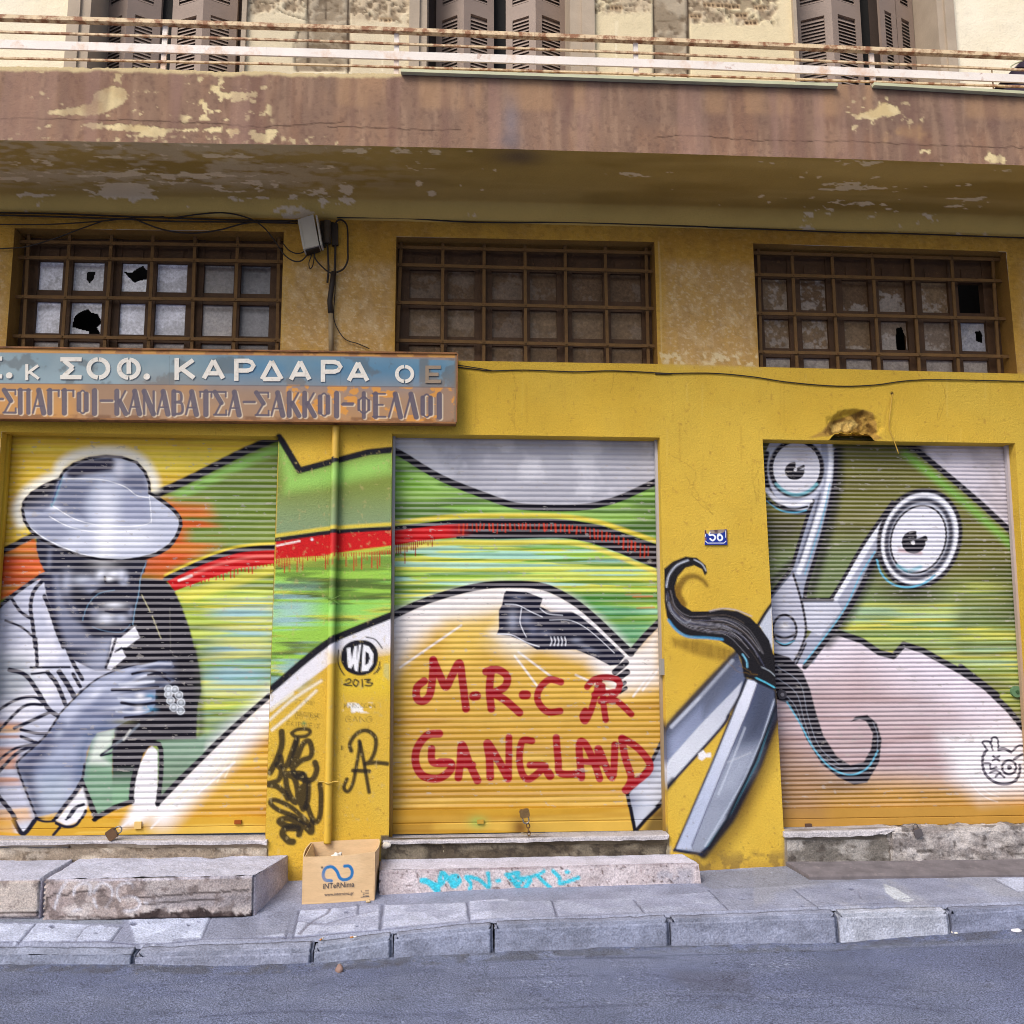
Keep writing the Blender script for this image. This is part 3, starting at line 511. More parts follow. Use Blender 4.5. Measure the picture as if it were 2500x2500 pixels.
    cv.blob(T('BM', 785, 870)[0], 26, 18, (150, 180, 90), .8); cv.blob(T('BM', 1010, 900)[0], 26, 30, (96, 50, 26), .8); cv.fill(T('BM', 320, 890, 540, 880, 560, 940, 320, 940), (140, 96, 30), 16, .5)

def mural_right(cv):      # roller shutter with the scissor handles
    N = lambda *v: T('N', *v)
    cv.fill(N(1820, 1030, 2640, 1030, 2640, 2080, 1820, 2080), (114, 113, 42))
    top = N(1820, 1030, 2640, 1030, 2640, 1560, 1820, 1700)
    cv.streaks(top, [(96, 92, 34), (134, 130, 70)], 1.2, 30, seed=3, a=.6)
    cv.fill(T('A3', 100, 900, 1000, 900, 1100, 1500, 700, 1700, 100, 1500), (108, 132, 84), 60, .7)
    lime = T('A3', 800, 1400, 2300, 1300, 2300, 2100, 1700, 1932, 1300, 1760, 1160, 1880, 700, 1700)
    cv.fill(lime, (146, 172, 92), 60, .8); cv.streaks(lime, [(224, 212, 80), (120, 156, 84), (168, 200, 160), (196, 206, 96)], 1.1, 34, seed=6, lo=.53, a=.75, soft=30)
    cv.streaks(N(2330, 1420, 2640, 1400, 2640, 1760, 2330, 1700), [(122, 146, 62), (190, 196, 84), (92, 106, 44)], 1.2, 32, seed=8, a=.7, soft=30)
    cv.fill(L1C+N(2640, 1440, 2640, 1030, 2150, 1030), (208, 202, 212)); cv.patchy(N(2200, 1030, 2640, 1030, 2640, 1440), (176, 168, 176), 5, .5, .1, seed=4, a=.6)
    cv.stroke([(x-15, y+18) for x, y in L1C[1:]], 20, (124, 186, 70), 12, .8, False); cv.fill(N(1850, 1050, 2280, 1050, 2250, 1100, 1850, 1110), (60, 62, 30), 30, .7); cv.fill(N(2420, 1380, 2640, 1300, 2640, 1560, 2450, 1520), (70, 84, 34), 50, .7); cv.stroke(L1C, 15, K, 2, smooth=False); cv.fill(T('A3', 1150, 60, 1400, 90, 1500, 230, 1300, 140), K, 10, .8)  # dark top strip: shade under the lintel painted into the olive
    low = L3C+N(2660, 2080, 1820, 2080, 1820, 1700)+T('MR', 640, 1700)
    cv.fill(low, (226, 216, 226)); 
    cv.fill(N(1820, 1690, 2100, 1620, 2420, 1800, 2380, 1900, 2300, 2000, 1820, 2000), (186, 162, 164), 70, .9); cv.streaks(N(1820, 1700, 2330, 1700, 2330, 1960, 1820, 1960), [(150, 116, 112), (206, 190, 196)], .8, 26, seed=9, a=.55, soft=30)
    cv.fill(N(1820, 1890, 2200, 1900, 2420, 1915, 2640, 1950, 2640, 2080, 1820, 2080), (190, 144, 66), 40, 1); cv.fill(N(1820, 1780, 2020, 1860, 2000, 1990, 1820, 1990), (160, 122, 84), 50, .8)
    cv.fill(T('BR', 1500, 420, 1900, 380, 2000, 700, 1700, 740, 1560, 640), WH, 40, .9)
    for rad in (150, 130, 112): cv.ell(T('BR', 1830, 570)[0], rad*.62, rad*.62, WH, wd=3, a=.5, arc=(100, 260))
    cv.stroke(L3C, 15, K, 2, smooth=False)
    # first handle
    c3 = lambda *v: T('A3', *v)
    cv.fill(c3(60, 700, 420, 690, 360, 900, 60, 1000), (60, 58, 34), 30, .8); cv.fill(c3(620, 150, 720, 120, 700, 500, 560, 1000, 480, 1000, 600, 500), K, 10)
    cv.ell(c3(385, 290)[0], 88, 112, (196, 200, 216)); cv.ell(c3(385, 290)[0], 84, 108, K, wd=12, soft=2.5, arc=(-100, 200)); 
    cv.fill(c3(560, 40, 690, 120, 690, 380, 640, 620, 560, 900, 470, 1180, 420, 1500, 250, 1500, 330, 1080, 430, 750, 500, 560, 590, 420), (158, 164, 184), 2)
    cv.stroke(c3(640, 80, 650, 250, 610, 500, 520, 760, 440, 1000, 380, 1160), 13, (236, 238, 246), 4, .95); cv.stroke(c3(720, 140, 710, 420, 640, 780, 560, 1060, 480, 1320), 26, (22, 24, 14), 12, .85); cv.stroke(c3(690, 140, 680, 400, 600, 760, 520, 1040, 440, 1300, 430, 1500), 10, K, 1.5); cv.stroke(c3(640, 420, 580, 700, 500, 960, 430, 1180), 3, SKYB, 1.5, .8); cv.stroke(c3(500, 560, 430, 760, 340, 1060, 300, 1150, 160, 1330, 100, 1420), 9, K, 1.5)
    cv.stroke(c3(560, 500, 480, 780, 380, 1080), 5, (60, 64, 90), 2.5, .8)
    cv.ell(c3(360, 290)[0], 68, 73, K, soft=3); cv.ell(c3(360, 288)[0], 57, 62, (214, 214, 224)); cv.blob(c3(400, 200)[0], 30, 26, (190, 186, 196), .7)
    cv.stroke(c3(190, 420, 260, 480, 360, 510, 460, 480, 530, 420), 8, (120, 186, 200), 3, .9); cv.ell(c3(345, 310)[0], 24, 22, K); cv.fill(c3(350, 220, 430, 220, 420, 300, 355, 300), (214, 214, 224), 1.5); cv.stroke(c3(355, 300, 420, 270), 7, K, 1.2); cv.ell(c3(352, 300)[0], 4, 4, WH)
    cv.stroke(c3(110, 470, 200, 560, 350, 590, 480, 560), 11, (236, 236, 244), 3); cv.stroke(c3(110, 560, 220, 640, 350, 660, 440, 640), 4, SKYB, 1.5, .9); cv.stroke(c3(100, 540, 200, 610, 350, 630, 450, 610), 5, K, 1.5)
    # second handle
    e2 = c3(1395, 880)[0]; ang = math.radians(18)
    cv.blob(c3(1330, 1330)[0], 110, 40, (40, 44, 20), .9)
    cv.fill(c3(1180, 600, 1280, 640, 1160, 800, 1060, 1000, 900, 1300, 760, 1500, 500, 1932, 300, 1932, 600, 1500, 700, 1290, 900, 950, 1050, 760), (164, 168, 186), 2)
    cv.stroke(c3(1160, 660, 1030, 830, 900, 1040, 760, 1260, 690, 1370), 15, (234, 236, 244), 4); cv.stroke(c3(1170, 570, 1050, 740, 900, 960, 740, 1240, 640, 1400), 9, K, 1.5)
    cv.stroke(c3(1130, 920, 1020, 1110, 900, 1350, 780, 1550, 620, 1760), 26, (24, 28, 18), 12, .8); cv.stroke(c3(1110, 900, 1000, 1090, 880, 1330, 760, 1530, 560, 1800, 430, 1960), 13, K, 2); cv.stroke(c3(1020, 990, 900, 1180, 780, 1440, 640, 1650, 420, 1932), 3.5, SKYB, 1.5, .9)
    cv.ell(e2, 94, 117, (200, 204, 218), ang); cv.ell(e2, 97, 120, K, ang, wd=11, soft=3); cv.ell(e2, 87, 109, (244, 244, 250), ang, wd=8, soft=3); cv.ell((e2[0]-2, e2[1]+1), 76, 97, (34, 36, 56), ang, wd=12, soft=4, a=.95); cv.ell((e2[0]-3, e2[1]+2), 66, 84, (228, 228, 238), ang); cv.ell((e2[0]-3, e2[1]+2), 66, 84, K, ang, wd=5)
    cv.stroke(c3(1035, 1060, 1070, 1170, 1160, 1260, 1290, 1290, 1420, 1260, 1520, 1190), 5, SKYB, 1.5, .95); cv.stroke(c3(1210, 1110, 1300, 1150, 1400, 1120), 9, (130, 190, 206), 4, .8); cv.stroke(c3(1230, 980, 1400, 1000), 10, (190, 150, 150), 5, .7)
    cv.ell(c3(1345, 910)[0], 29, 28, K); cv.fill(c3(1365, 800, 1470, 800, 1470, 860, 1372, 880), (228, 228, 238), 1.5); cv.stroke(c3(1360, 920, 1440, 880), 14, K, 1.2); cv.ell(c3(1340, 915)[0], 5, 5, WH)
    # blades round the pivot
    cv.stroke(c3(60, 1360, 220, 1180, 320, 1080), 16, (20, 22, 14), 8, .8); cv.fill(c3(120, 1420, 330, 1160, 400, 1400, 440, 1640, 420, 1760, 360, 1900, 120, 1932), (190, 192, 208), 2); cv.fill(c3(415, 1410, 700, 1400, 740, 1480, 560, 1700, 440, 1640), (200, 202, 216), 2)
    cv.stroke(c3(330, 1170, 400, 1400, 440, 1640, 400, 1800, 330, 1932), 6, K, 1.5); cv.stroke(c3(415, 1395, 660, 1395), 9, K, 2); cv.stroke(c3(100, 1440, 250, 1250, 330, 1160), 4, (90, 94, 120), 1.5)
    cv.ell(c3(260, 1650)[0], 29, 37, (168, 172, 192)); cv.ell(c3(260, 1650)[0], 29, 37, K, wd=6); cv.blob(c3(260, 1620)[0], 16, 12, WH, .95); cv.stroke(c3(180, 1690, 260, 1720, 340, 1690), 6, K, 2); cv.stroke(c3(190, 1740, 260, 1770, 340, 1740), 3, SKYB, 1)
    cv.stroke(c3(440, 1760, 400, 1850, 360, 1932), 5, K, 1.5)
    # moustache, right half
    ms = T('BR', 600, -20, 700, 10, 770, 80, 812, 180, 842, 300, 880, 420, 950, 530, 1020, 575, 1090, 560, 1130, 490, 1140, 410, 1105, 345, 1070, 335, 1025, 348, 1050, 320, 1110, 312, 1160, 355, 1186, 440, 1172, 560, 1110, 665, 1040, 678, 960, 640, 870, 570, 790, 440, 740, 320, 690, 250, 600, 215)
    cv.blob(T('BR', 980, 680)[0], 80, 26, (70, 48, 30), .6); cv.fill(ms, K, 2)
    for v in ((640, 60, 760, 150, 800, 320, 860, 480, 960, 570), (640, 120, 740, 200, 780, 340, 840, 500, 960, 590, 1060, 590), (650, 180, 730, 260, 770, 370), (1140, 350, 1165, 420, 1160, 520)): cv.stroke(T('BR', *v), 2, (150, 156, 172), 1, .7)
    cv.stroke(T('BR', 690, 245, 760, 360, 830, 490, 920, 590, 1020, 625, 1110, 590, 1165, 500), 4, SKYB, 1.5, .9)
    cv.ell(T('BR', 660, 200)[0], 14, 11, (70, 70, 82)); cv.ell(T('BR', 660, 200)[0], 14, 11, K, wd=3)
    # little scrawled face
    f = lambda w, *v: cv.stroke(T('A5', *v), w, (50, 44, 66), 1, .95)
    cv.ell(T('A5', 1520, 1340)[0], 44, 42, (238, 236, 244), a=.9)
    f(7, 1230, 1010, 1160, 1130, 1150, 1290, 1190, 1440, 1290, 1560, 1440, 1640, 1620, 1650, 1780, 1580, 1850, 1430, 1850, 1300)
    f(5, 1240, 1010, 1150, 860, 1290, 860, 1340, 1010); f(5, 1300, 900, 1340, 780, 1430, 800, 1450, 990); f(7, 1450, 1010, 1560, 990, 1680, 1050); f(5, 1690, 1060, 1830, 930, 1930, 940); f(6, 1740, 1190, 1900, 1090); f(5, 1350, 1130, 1470, 1220); f(5, 1470, 1130, 1340, 1210)
    cv.ell(T('A5', 1650, 1340)[0], 17, 17, (50, 44, 66), wd=6); cv.ell(T('A5', 1655, 1345)[0], 6, 6, (40, 34, 56)); f(5, 1190, 1260, 1290, 1270, 1300, 1370, 1410, 1330); f(5, 1290, 1440, 1400, 1400, 1480, 1440); f(5, 1390, 1520, 1470, 1460, 1560, 1530)

def mural_wall(cv):       # pillars, lintels, old plaster
    N = lambda *v: T('N', *v)
    old = N(-320, 480, 2820, 480, 2820, 920, 2484, 912, 1853, 895.5, 1606, 888.5, 963, 878, 684, 857, -320, 845)
    cv.fill(old, (212, 166, 66), .6)
    cv.patchy(old, (180, 132, 50), 1.6, .5, .2, seed=2, a=.6); cv.patchy(old, (160, 122, 60), 12, .5, .2, seed=3, a=.3, fy=5)
    cv.patchy(old, (140, 100, 40), 34, .60, .05, seed=6, a=.28, fy=60); cv.patchy(old, (224, 186, 104), 46, .64, .04, seed=9, a=.25, fy=70)
    for q in (N(700, 640, 955, 650, 950, 872, 690, 857), N(1625, 640, 1838, 650, 1845, 893, 1630, 888), N(2500, 640, 2700, 640, 2700, 905, 2500, 905), N(-200, 620, 10, 620, 5, 850, -200, 850)):
        cv.fill(q, (200, 160, 96), 34, .75); cv.patchy(q, (184, 150, 104), 14, .5, .2, seed=5, a=.45, soft=20, fy=4); cv.patchy(q, (216, 184, 134), 26, .58, .1, seed=8, a=.5, soft=20, fy=14); cv.patchy(q, (232, 210, 170), 60, .65, .04, seed=3, a=.5, soft=20, fy=90); cv.patchy(q, (150, 118, 70), 50, .64, .04, seed=7, a=.3, soft=20, fy=60)
    cv.patchy(N(1610, 860, 1850, 862, 1850, 895, 1610, 888), (226, 206, 160), 40, .56, .03, seed=1, a=.8); cv.stroke(N(1608, 590, 1612, 700, 1616, 885), 3, (216, 190, 130), 1.5, .7)
    for v in ((1612, 640, 1614, 760), (1845, 640, 1850, 800), (694, 700, 690, 850)): cv.stroke(N(*v), 3, (206, 180, 120), 1.5, .5)
    yel = N(-320, 845, 684, 857, 963, 878, 1606, 888.5, 1853, 895.5, 2484, 912, 2820, 920, 2820, 2260, -320, 2260)
    cv.patchy(yel, (200, 164, 54), .9, .5, .25, seed=4, a=.5); cv.patchy(yel, (218, 188, 80), 2.2, .55, .2, seed=9, a=.35)
    cv.patchy(yel, (176, 136, 56), 60, .755, .02, seed=12, a=.6, fy=40)
    # pillar between the left and middle shutters
    gp = LP1+T('MM', 342, 1050)+T('ML', 1446, 1112)
    cv.fill(gp, (130, 146, 66), grad=(T('ML', 1700, 800)[0], T('ML', 1700, 1080)[0], (136, 158, 118)))
    cv.fill(T('ML', 1466, 600, 1560, 770, 1930, 690)+T('MM', 335, 670, 335, 760)+T('ML', 1700, 830, 1500, 860), (160, 214, 104), 20, .85)
    lp = LP2+LP3[::-1]
    cv.fill(T('ML', 1446, 1200, 1932, 1165)+T('MM', 340, 1140)+LP3[::-1], (158, 206, 80))
    cv.streaks(T('ML', 1446, 1215, 1932, 1180)+T('MM', 340, 1150)+LP3[::-1], [(222, 214, 84), (150, 220, 110), (100, 134, 54), (74, 92, 46)], 1.7, 30, seed=5, lo=.54, hi=.62, a=.75); cv.streaks(T('ML', 1440, 1380, 1640, 1380, 1600, 1932, 1420, 1932), [(170, 208, 206), (86, 100, 60), (150, 190, 200)], 1.5, 30, seed=8, lo=.53, hi=.62, a=.8, soft=40)
    cv.fill(T('ML', 1446, 1210, 1932, 1170)+T('MM', 340, 1150, 340, 1170)+T('ML', 1446, 1250), (220, 212, 80), 8, .6)
    cv.stroke([(x, y-10) for x, y in LP2], 9, (232, 206, 66), 3, .9)
    cv.fill(LP2+T('MM', 340, 1142, 200, 1158, 0, 1190)+T('ML', 1700, 1195, 1443, 1212), RED, 1.5); cv.stroke(LP2, 10, K, 1.5)
    rr = random.Random(5)
    for i in range(60):
        x = 1450+i*13.5; y = 1212-(x-1450)*.055; cv.stroke(T('ML', x, y-10, x, y+6+rr.random()**3*80), 2.4, (196, 24, 30), .8)
    cv.stroke(T('ML', 1450, 1143, 1570, 1118), 4, (250, 235, 230), 1.2); cv.ell(T('ML', 1635, 1110)[0], 3.5, 3.5, WH)
    wz = LP3+T('A6', 1050, 300, 800, 430, 560, 560, 300, 760, 50, 960)
    cv.fill(LP3+T('A6', 1050, 330, 560, 400, 50, 780), (236, 234, 242), 2); cv.fill(T('A6', 560, 330, 1060, 300, 1060, 620, 560, 640), YEL, 26, 1); cv.fill(T('A6', 40, 860, 300, 640, 560, 480, 560, 760, 40, 1100), YEL, 24, 1)
    cv.fill(T('A6', 620, 380, 800, 560, 1050, 360, 1050, 650, 620, 650), (230, 200, 50), 30, .7)
    for v in ((60, 860, 250, 690, 480, 540), (80, 940, 260, 790, 440, 620), (70, 780, 250, 640)): cv.stroke(T('A6', *v), 6, (244, 240, 226), 3, .8)
    cv.stroke(LP3, 17, K, 1.5); cv.stroke(LP1, 16, K, 2, smooth=False)
    # badge and tags
    c6 = lambda *v: T('A6', *v)
    cv.fill(c6(640, 350, 660, 270, 720, 222, 800, 208, 880, 225, 935, 290, 940, 380, 910, 450, 850, 490, 770, 495, 690, 460, 650, 400), K, 1.2, smooth=True)
    cv.fill(c6(688, 275, 718, 270, 728, 370, 750, 262, 772, 255, 770, 370, 788, 248, 806, 242, 776, 465, 752, 455, 746, 400, 722, 440, 698, 430), (240, 240, 246), 1); cv.fill(c6(822, 245, 870, 262, 905, 320, 900, 400, 862, 458, 806, 465), (240, 240, 246), 1); cv.fill(c6(840, 300, 868, 318, 876, 360, 862, 400, 836, 415), K, 1)
    k6 = lambda w, *v: cv.stroke(T('A6', *v), w, K, 1, .95)
    k6(3, 845, 185, 920, 205, 975, 275); k6(3, 622, 290, 616, 380, 640, 450, 670, 495); k6(3, 960, 385, 945, 440, 910, 485); k6(2.5, 965, 430, 935, 475)
    k6(4, 680, 540, 710, 525, 722, 550, 665, 570, 730, 580); k6(4, 755, 530, 740, 560, 765, 585, 785, 550, 757, 530); k6(4, 812, 530, 818, 590); k6(4, 835, 530, 880, 530, 850, 550, 895, 560, 880, 580, 840, 578)
    cv.patchy(c6(660, 720, 900, 720, 890, 800, 655, 800), (244, 244, 244), 30, .55, .03, seed=6, a=.9)
    g = (70, 62, 30)
    glyphs(cv, 'MOROCCAN', *c6(670, 728)[0], 9, 9.6, 1.3, g, .7); glyphs(cv, 'GANG', *c6(680, 828)[0], 14, 17, 1.5, g, .75); glyphs(cv, 'ΣYΓXNO', *c6(270, 690)[0], 10, 8, 1.2, g, .5, .1); glyphs(cv, 'ΞANAXOPEBHΣ!', *c6(250, 785)[0], 10, 6.2, 1.2, g, .6, .12); glyphs(cv, 'AΠO TOIΣ', *c6(262, 820)[0], 9, 7.2, 1.2, g, .6, .05); glyphs(cv, 'EKTPOΣEIΣ', *c6(205, 868)[0], 10, 9, 1.4, g, .7, .1)
    glyphs(cv, 'B', *c6(645, 1070)[0], 9, 7, 1.6, g, .8); cv.blob(c6(340, 885)[0], 7, 6, (90, 140, 90), .8)
    t6 = lambda w, *v: cv.stroke(T('A6', *v), w, (34, 28, 22), 2, .93)
    t6(9, 240, 965, 290, 935, 370, 935, 390, 960, 350, 990, 270, 992, 240, 965); t6(15, 158, 955, 160, 1060, 120, 1180, 65, 1285); t6(14, 150, 1160, 165, 1230, 200, 1230, 240, 1130, 275, 1030)
    t6(13, 285, 1020, 270, 1110, 240, 1240, 280, 1180, 330, 1060, 380, 1030, 405, 1100, 390, 1160, 320, 1190, 250, 1260, 290, 1320, 330, 1300); t6(14, 430, 1205, 445, 1260, 420, 1330, 370, 1350, 290, 1320)
    t6(13, 120, 1220, 155, 1270, 130, 1350, 45, 1380, 120, 1400, 180, 1450, 210, 1500); t6(14, 190, 1290, 200, 1400, 240, 1500, 280, 1525, 290, 1440, 260, 1330, 200, 1300, 330, 1300, 350, 1390, 340, 1580, 310, 1500, 330, 1400); t6(12, 380, 1370, 375, 1500, 350, 1570); t6(13, 470, 1380, 480, 1480, 470, 1640, 430, 1690, 390, 1620, 370, 1560)
    t6(11, 360, 1680, 240, 1570, 110, 1510, 65, 1530, 130, 1590, 260, 1640, 380, 1720); t6(15, 400, 1690, 400, 1770, 340, 1720, 220, 1660, 140, 1680, 200, 1720, 310, 1720, 300, 1790); t6(16, 290, 1740, 200, 1740, 165, 1780, 210, 1840, 250, 1850)
    t6(10, 725, 1110, 715, 1050, 770, 970, 850, 945, 920, 1000, 920, 1100, 880, 1190, 840, 1215, 920, 1205, 1020, 1215); t6(9, 790, 1030, 790, 1100, 765, 1240, 740, 1370, 700, 1440, 665, 1410, 690, 1340); t6(9, 795, 1040, 820, 1160, 850, 1330, 870, 1445); t6(10, 740, 1270, 870, 1275)
    cv.patchy(c6(990, 400, 1035, 400, 1035, 540, 985, 500), (200, 190, 120), 20, .3, .1, seed=3, a=.8)
    # pillar between the middle and right shutters: scissor blades and moustache
    c4 = lambda *v: T('A4', *v)
    sh = (128, 92, 22)
    cv.stroke(c4(400, 430, 370, 340, 420, 240, 500, 215, 570, 250, 600, 290), 22, (110, 80, 22), 6, .85, w2=7); cv.stroke(c4(400, 440, 360, 380, 350, 300), 20, (130, 95, 24), 8, .8)
    cv.fill(c4(320, 700, 560, 720, 800, 790, 780, 870, 700, 880, 500, 830, 340, 760), (108, 76, 18), 9, .8, nz=(.5, 60, 8, 3))
    cv.stroke(c4(1150, 1300, 1000, 1650, 900, 1932)+T('BR', 420, 820), 30, (112, 80, 24), 16, .7)
    bl1 = c4(840, 820, 300, 1400, 255, 1480, 240, 1560, 245, 1932, 260, 1932, 330, 1830, 700, 1420, 830, 1200, 910, 1020)
    cv.stroke(c4(850, 800, 560, 1100, 300, 1390, 255, 1470, 230, 1520), 14, K, 4, .9)
    cv.fill(bl1, (92, 102, 130), 1.5, grad=(c4(700, 900)[0], c4(350, 1500)[0], (146, 156, 186)))
    cv.stroke(c4(840, 850, 560, 1140, 310, 1410, 262, 1480, 255, 1640), 26, (52, 56, 74), 14, .75, False); cv.stroke(c4(800, 880, 560, 1150, 320, 1400), 8, (206, 212, 228), 3, .8, False); cv.fill(c4(560, 1150, 800, 880, 860, 900, 700, 1150, 570, 1330), (92, 98, 118), 12, .8)
    cv.fill(c4(880, 1040, 540, 1390, 300, 1660, 250, 1780, 250, 1932, 262, 1932, 320, 1850, 680, 1450, 830, 1200), (196, 200, 216), 1.5, grad=(c4(840, 1100)[0], c4(400, 1600)[0], (216, 220, 232)))
    cv.stroke(c4(250, 1932, 330, 1830, 700, 1420, 770, 1310), 7, (30, 28, 56), 2)
    cv.stroke(c4(248, 1960, 265, 1900, 330, 1820), 14, K, 5, .8)
    bl2 = T('BR', 470, 120, 530, 130, 600, 145, 632, 200, 632, 260, 610, 330, 530, 540, 380, 850, 280, 1000, 235, 1045, 100, 1020, 430, 240)
    cv.stroke(T('BR', 650, 300, 570, 560, 430, 860, 300, 1040), 46, (96, 70, 22), 24, .7, False); cv.stroke(T('BR', 640, 280, 540, 560, 390, 860, 250, 1040), 24, (14, 16, 36), 6, .97, False); cv.fill(bl2, (78, 88, 116), 1.5, grad=(T('BR', 560, 250)[0], T('BR', 300, 850)[0], (150, 158, 178))); cv.fill(T('BR', 540, 150, 620, 160, 620, 320, 540, 420, 470, 440), (66, 72, 92), 22, .8); cv.fill(T('BR', 400, 520, 540, 480, 500, 600, 420, 700, 330, 720), (176, 184, 204), 26, .7); cv.stroke(T('BR', 610, 330, 520, 560, 380, 840), 12, (50, 56, 76), 6, .7, False)
    cv.stroke(T('BR', 625, 230, 560, 430, 470, 640, 380, 800, 260, 1000), 4, (190, 200, 220), 1.5, .8, False); cv.stroke(T('BR', 620, 300, 540, 550, 395, 830, 250, 1030), 3, (60, 130, 150), 1.5, .8, False)
    cv.fill(T('BR', 480, 125, 535, 140, 490, 270, 370, 560, 190, 1000, 190, 1015, 105, 1015, 300, 560, 400, 330), (224, 228, 244), 1.5, grad=(T('BR', 500, 150)[0], T('BR', 200, 900)[0], (184, 194, 220)))
    cv.stroke(T('BR', 535, 150, 490, 280, 370, 560, 190, 1000), 3, (60, 60, 96), 1.5, .8, False); cv.stroke(T('BR', 100, 1020, 235, 1042, 270, 1010), 6, (50, 90, 150), 2, .9, False); cv.stroke(T('BR', 380, 560, 500, 510), 3, (200, 204, 216), 2, .6)
    cv.stroke(T('BR', 530, 135, 630, 180, 632, 260, 605, 340, 520, 560, 380, 850, 280, 1005, 235, 1042, 100, 1022), 7, (10, 12, 30), 2.5, .95, False); cv.stroke(T('BR', 480, 125, 430, 240, 300, 560, 100, 1020), 5, (20, 22, 44), 2, .9, False); cv.stroke(c4(905, 1025, 860, 1150, 760, 1320), 6, (16, 18, 40), 2, .9, False); cv.stroke(T('BR', 330, 730, 400, 560, 470, 380), 4, (214, 222, 240), 2, .6, False)
    cv.fill(c4(1010, 600, 1080, 480, 1110, 440, 1115, 820, 1080, 720), (196, 202, 216), 1.5); cv.stroke(c4(1000, 600, 1060, 500, 1115, 425), 8, K, 2)
    cv.fill(c4(530, 1610, 570, 1580, 590, 1610, 630, 1600, 630, 1640, 590, 1640, 560, 1665, 530, 1650), WH, 1.2)
    cv.fill(c4(850, 780, 1000, 780, 1150, 840, 1150, 1110, 1000, 1040, 890, 1010), (18, 16, 22), 2)
    mo = c4(263, 155, 330, 100, 430, 60, 520, 70, 590, 130, 600, 190, 582, 212, 560, 160, 500, 130, 430, 150, 370, 220, 345, 300, 355, 370, 400, 440, 480, 490, 600, 490, 720, 475, 840, 490, 940, 540, 1020, 620, 1090, 720, 1125, 840, 1140, 1000, 1140, 1100, 1000, 1020, 915, 1000, 900, 940, 860, 850, 800, 780, 700, 720, 560, 700, 430, 680, 340, 620, 285, 540, 265, 420, 262, 300)
    cv.fill(mo, (22, 20, 26), 1.3)
    rr = random.Random(8); ctr = crom([(296, 330), (330, 470), (440, 570), (600, 592), (740, 605), (870, 670), (975, 790), (1040, 920), (1075, 1010)], False, 5); ctr = np.array(ctr)
    tg = np.gradient(ctr, axis=0); nm = np.stack([-tg[:, 1], tg[:, 0]], 1)/np.linalg.norm(tg, axis=1)[:, None]; hwid = np.interp(np.arange(len(ctr)), [0, 8, 16, 26, len(ctr)-1], [26, 50, 78, 92, 60])
    for i in range(44):
        o = rr.uniform(-.92, .92); k0 = rr.randint(0, 20); k1 = min(len(ctr), k0+rr.randint(9, 20)); q = [tuple(ctr[k]+nm[k]*hwid[k]*(o+.10*math.sin((k-k0)*.3+i))) for k in range(k0, k1, 2)]
        if len(q) > 2: cv.stroke([T('A4', *p)[0] for p in q], rr.uniform(.9, 2.0), rr.choice([(116, 112, 118), (84, 86, 112), (158, 156, 164), (92, 80, 72)]), .9, rr.uniform(.4, .75))
    cv.stroke(c4(280, 300, 300, 210, 360, 130, 450, 90), 4, (200, 206, 220), 1.5, .85); cv.stroke(c4(500, 85, 560, 120, 590, 170), 3, (200, 206, 220), 1.2, .8); cv.stroke(c4(300, 420, 330, 500, 420, 580, 470, 560), 3, (150, 156, 170), 1.3, .7); cv.stroke(c4(295, 560, 360, 640, 450, 690, 600, 700, 720, 712), 6, (70, 150, 200), 2, .9); cv.stroke(c4(880, 830, 910, 880, 915, 930), 4, (120, 190, 220), 1.3); cv.stroke(c4(985, 1015, 1060, 1050, 1130, 1090), 3.5, (90, 190, 220), 1.2); cv.stroke(c4(1030, 930, 1090, 960, 1135, 1000), 2.5, (170, 180, 190), 1, .8)
    cv.stroke(c4(620, 490, 720, 470, 830, 482, 950, 530), 3, (180, 176, 190), 1.5, .8)
    # bare stone below the shutters
    cv.fill(N(-320, 2045, 648, 2050, 655, 2093, 700, 2110, 700, 2260, -320, 2260), (196, 180, 160)); cv.patchy(N(-320, 2050, 655, 2050, 655, 2100, -320, 2100), (150, 132, 112), 7, .5, .05, seed=3, a=.8); cv.fill(T('GA', -400, 262, 505, 262, 505, 346, -400, 348), (112, 112, 120), 1); cv.stroke(T('GA', 512, 262, 508, 345), 6, (60, 44, 36), 1.5)
    for v in ((720, 262, 850, 280, 880, 320, 760, 340), (1000, 265, 990, 345), (1190, 280, 1180, 340), (1370, 300, 1480, 270), (910, 280, 940, 345)): cv.stroke(T('GA', *v), 2.5, (120, 100, 80), 1.5, .9)
    cv.fill(N(930, 2040, 1634, 2036, 1640, 2260, 930, 2260), (120, 108, 88)); cv.patchy(N(930, 2040, 1634, 2036, 1640, 2260, 930, 2260), (84, 72, 56), 5, .5, .08, seed=7, a=.8); cv.patchy(N(930, 2070, 1640, 2066, 1640, 2110, 930, 2110), (176, 166, 140), 10, .52, .06, seed=9, a=.6)
    cv.fill(N(1915, 2018, 2820, 2005, 2820, 2260, 1915, 2260), (172, 162, 152)); cv.patchy(N(1915, 2018, 2820, 2005, 2820, 2260, 1915, 2260), (132, 122, 114), 5, .5, .08, seed=5, a=.8); cv.patchy(N(2150, 2020, 2820, 2010, 2820, 2160, 2150, 2160), (214, 204, 196), 9, .54, .05, seed=2, a=.7); cv.fill(T('GD', 320, 180, 1000, 170, 900, 210, 500, 230, 400, 380, 320, 360), (96, 88, 78), 14, .7); cv.fill(T('GD', 1760, 180, 1932, 200, 1932, 370, 1740, 370), (160, 116, 84), 20, .7)
    cv.fill(T('GD', 1290, 380, 1340, 355, 1440, 360, 1450, 385), K, 2); cv.stroke(T('GD', 965, 240, 968, 380), 2, (80, 70, 64), 1)
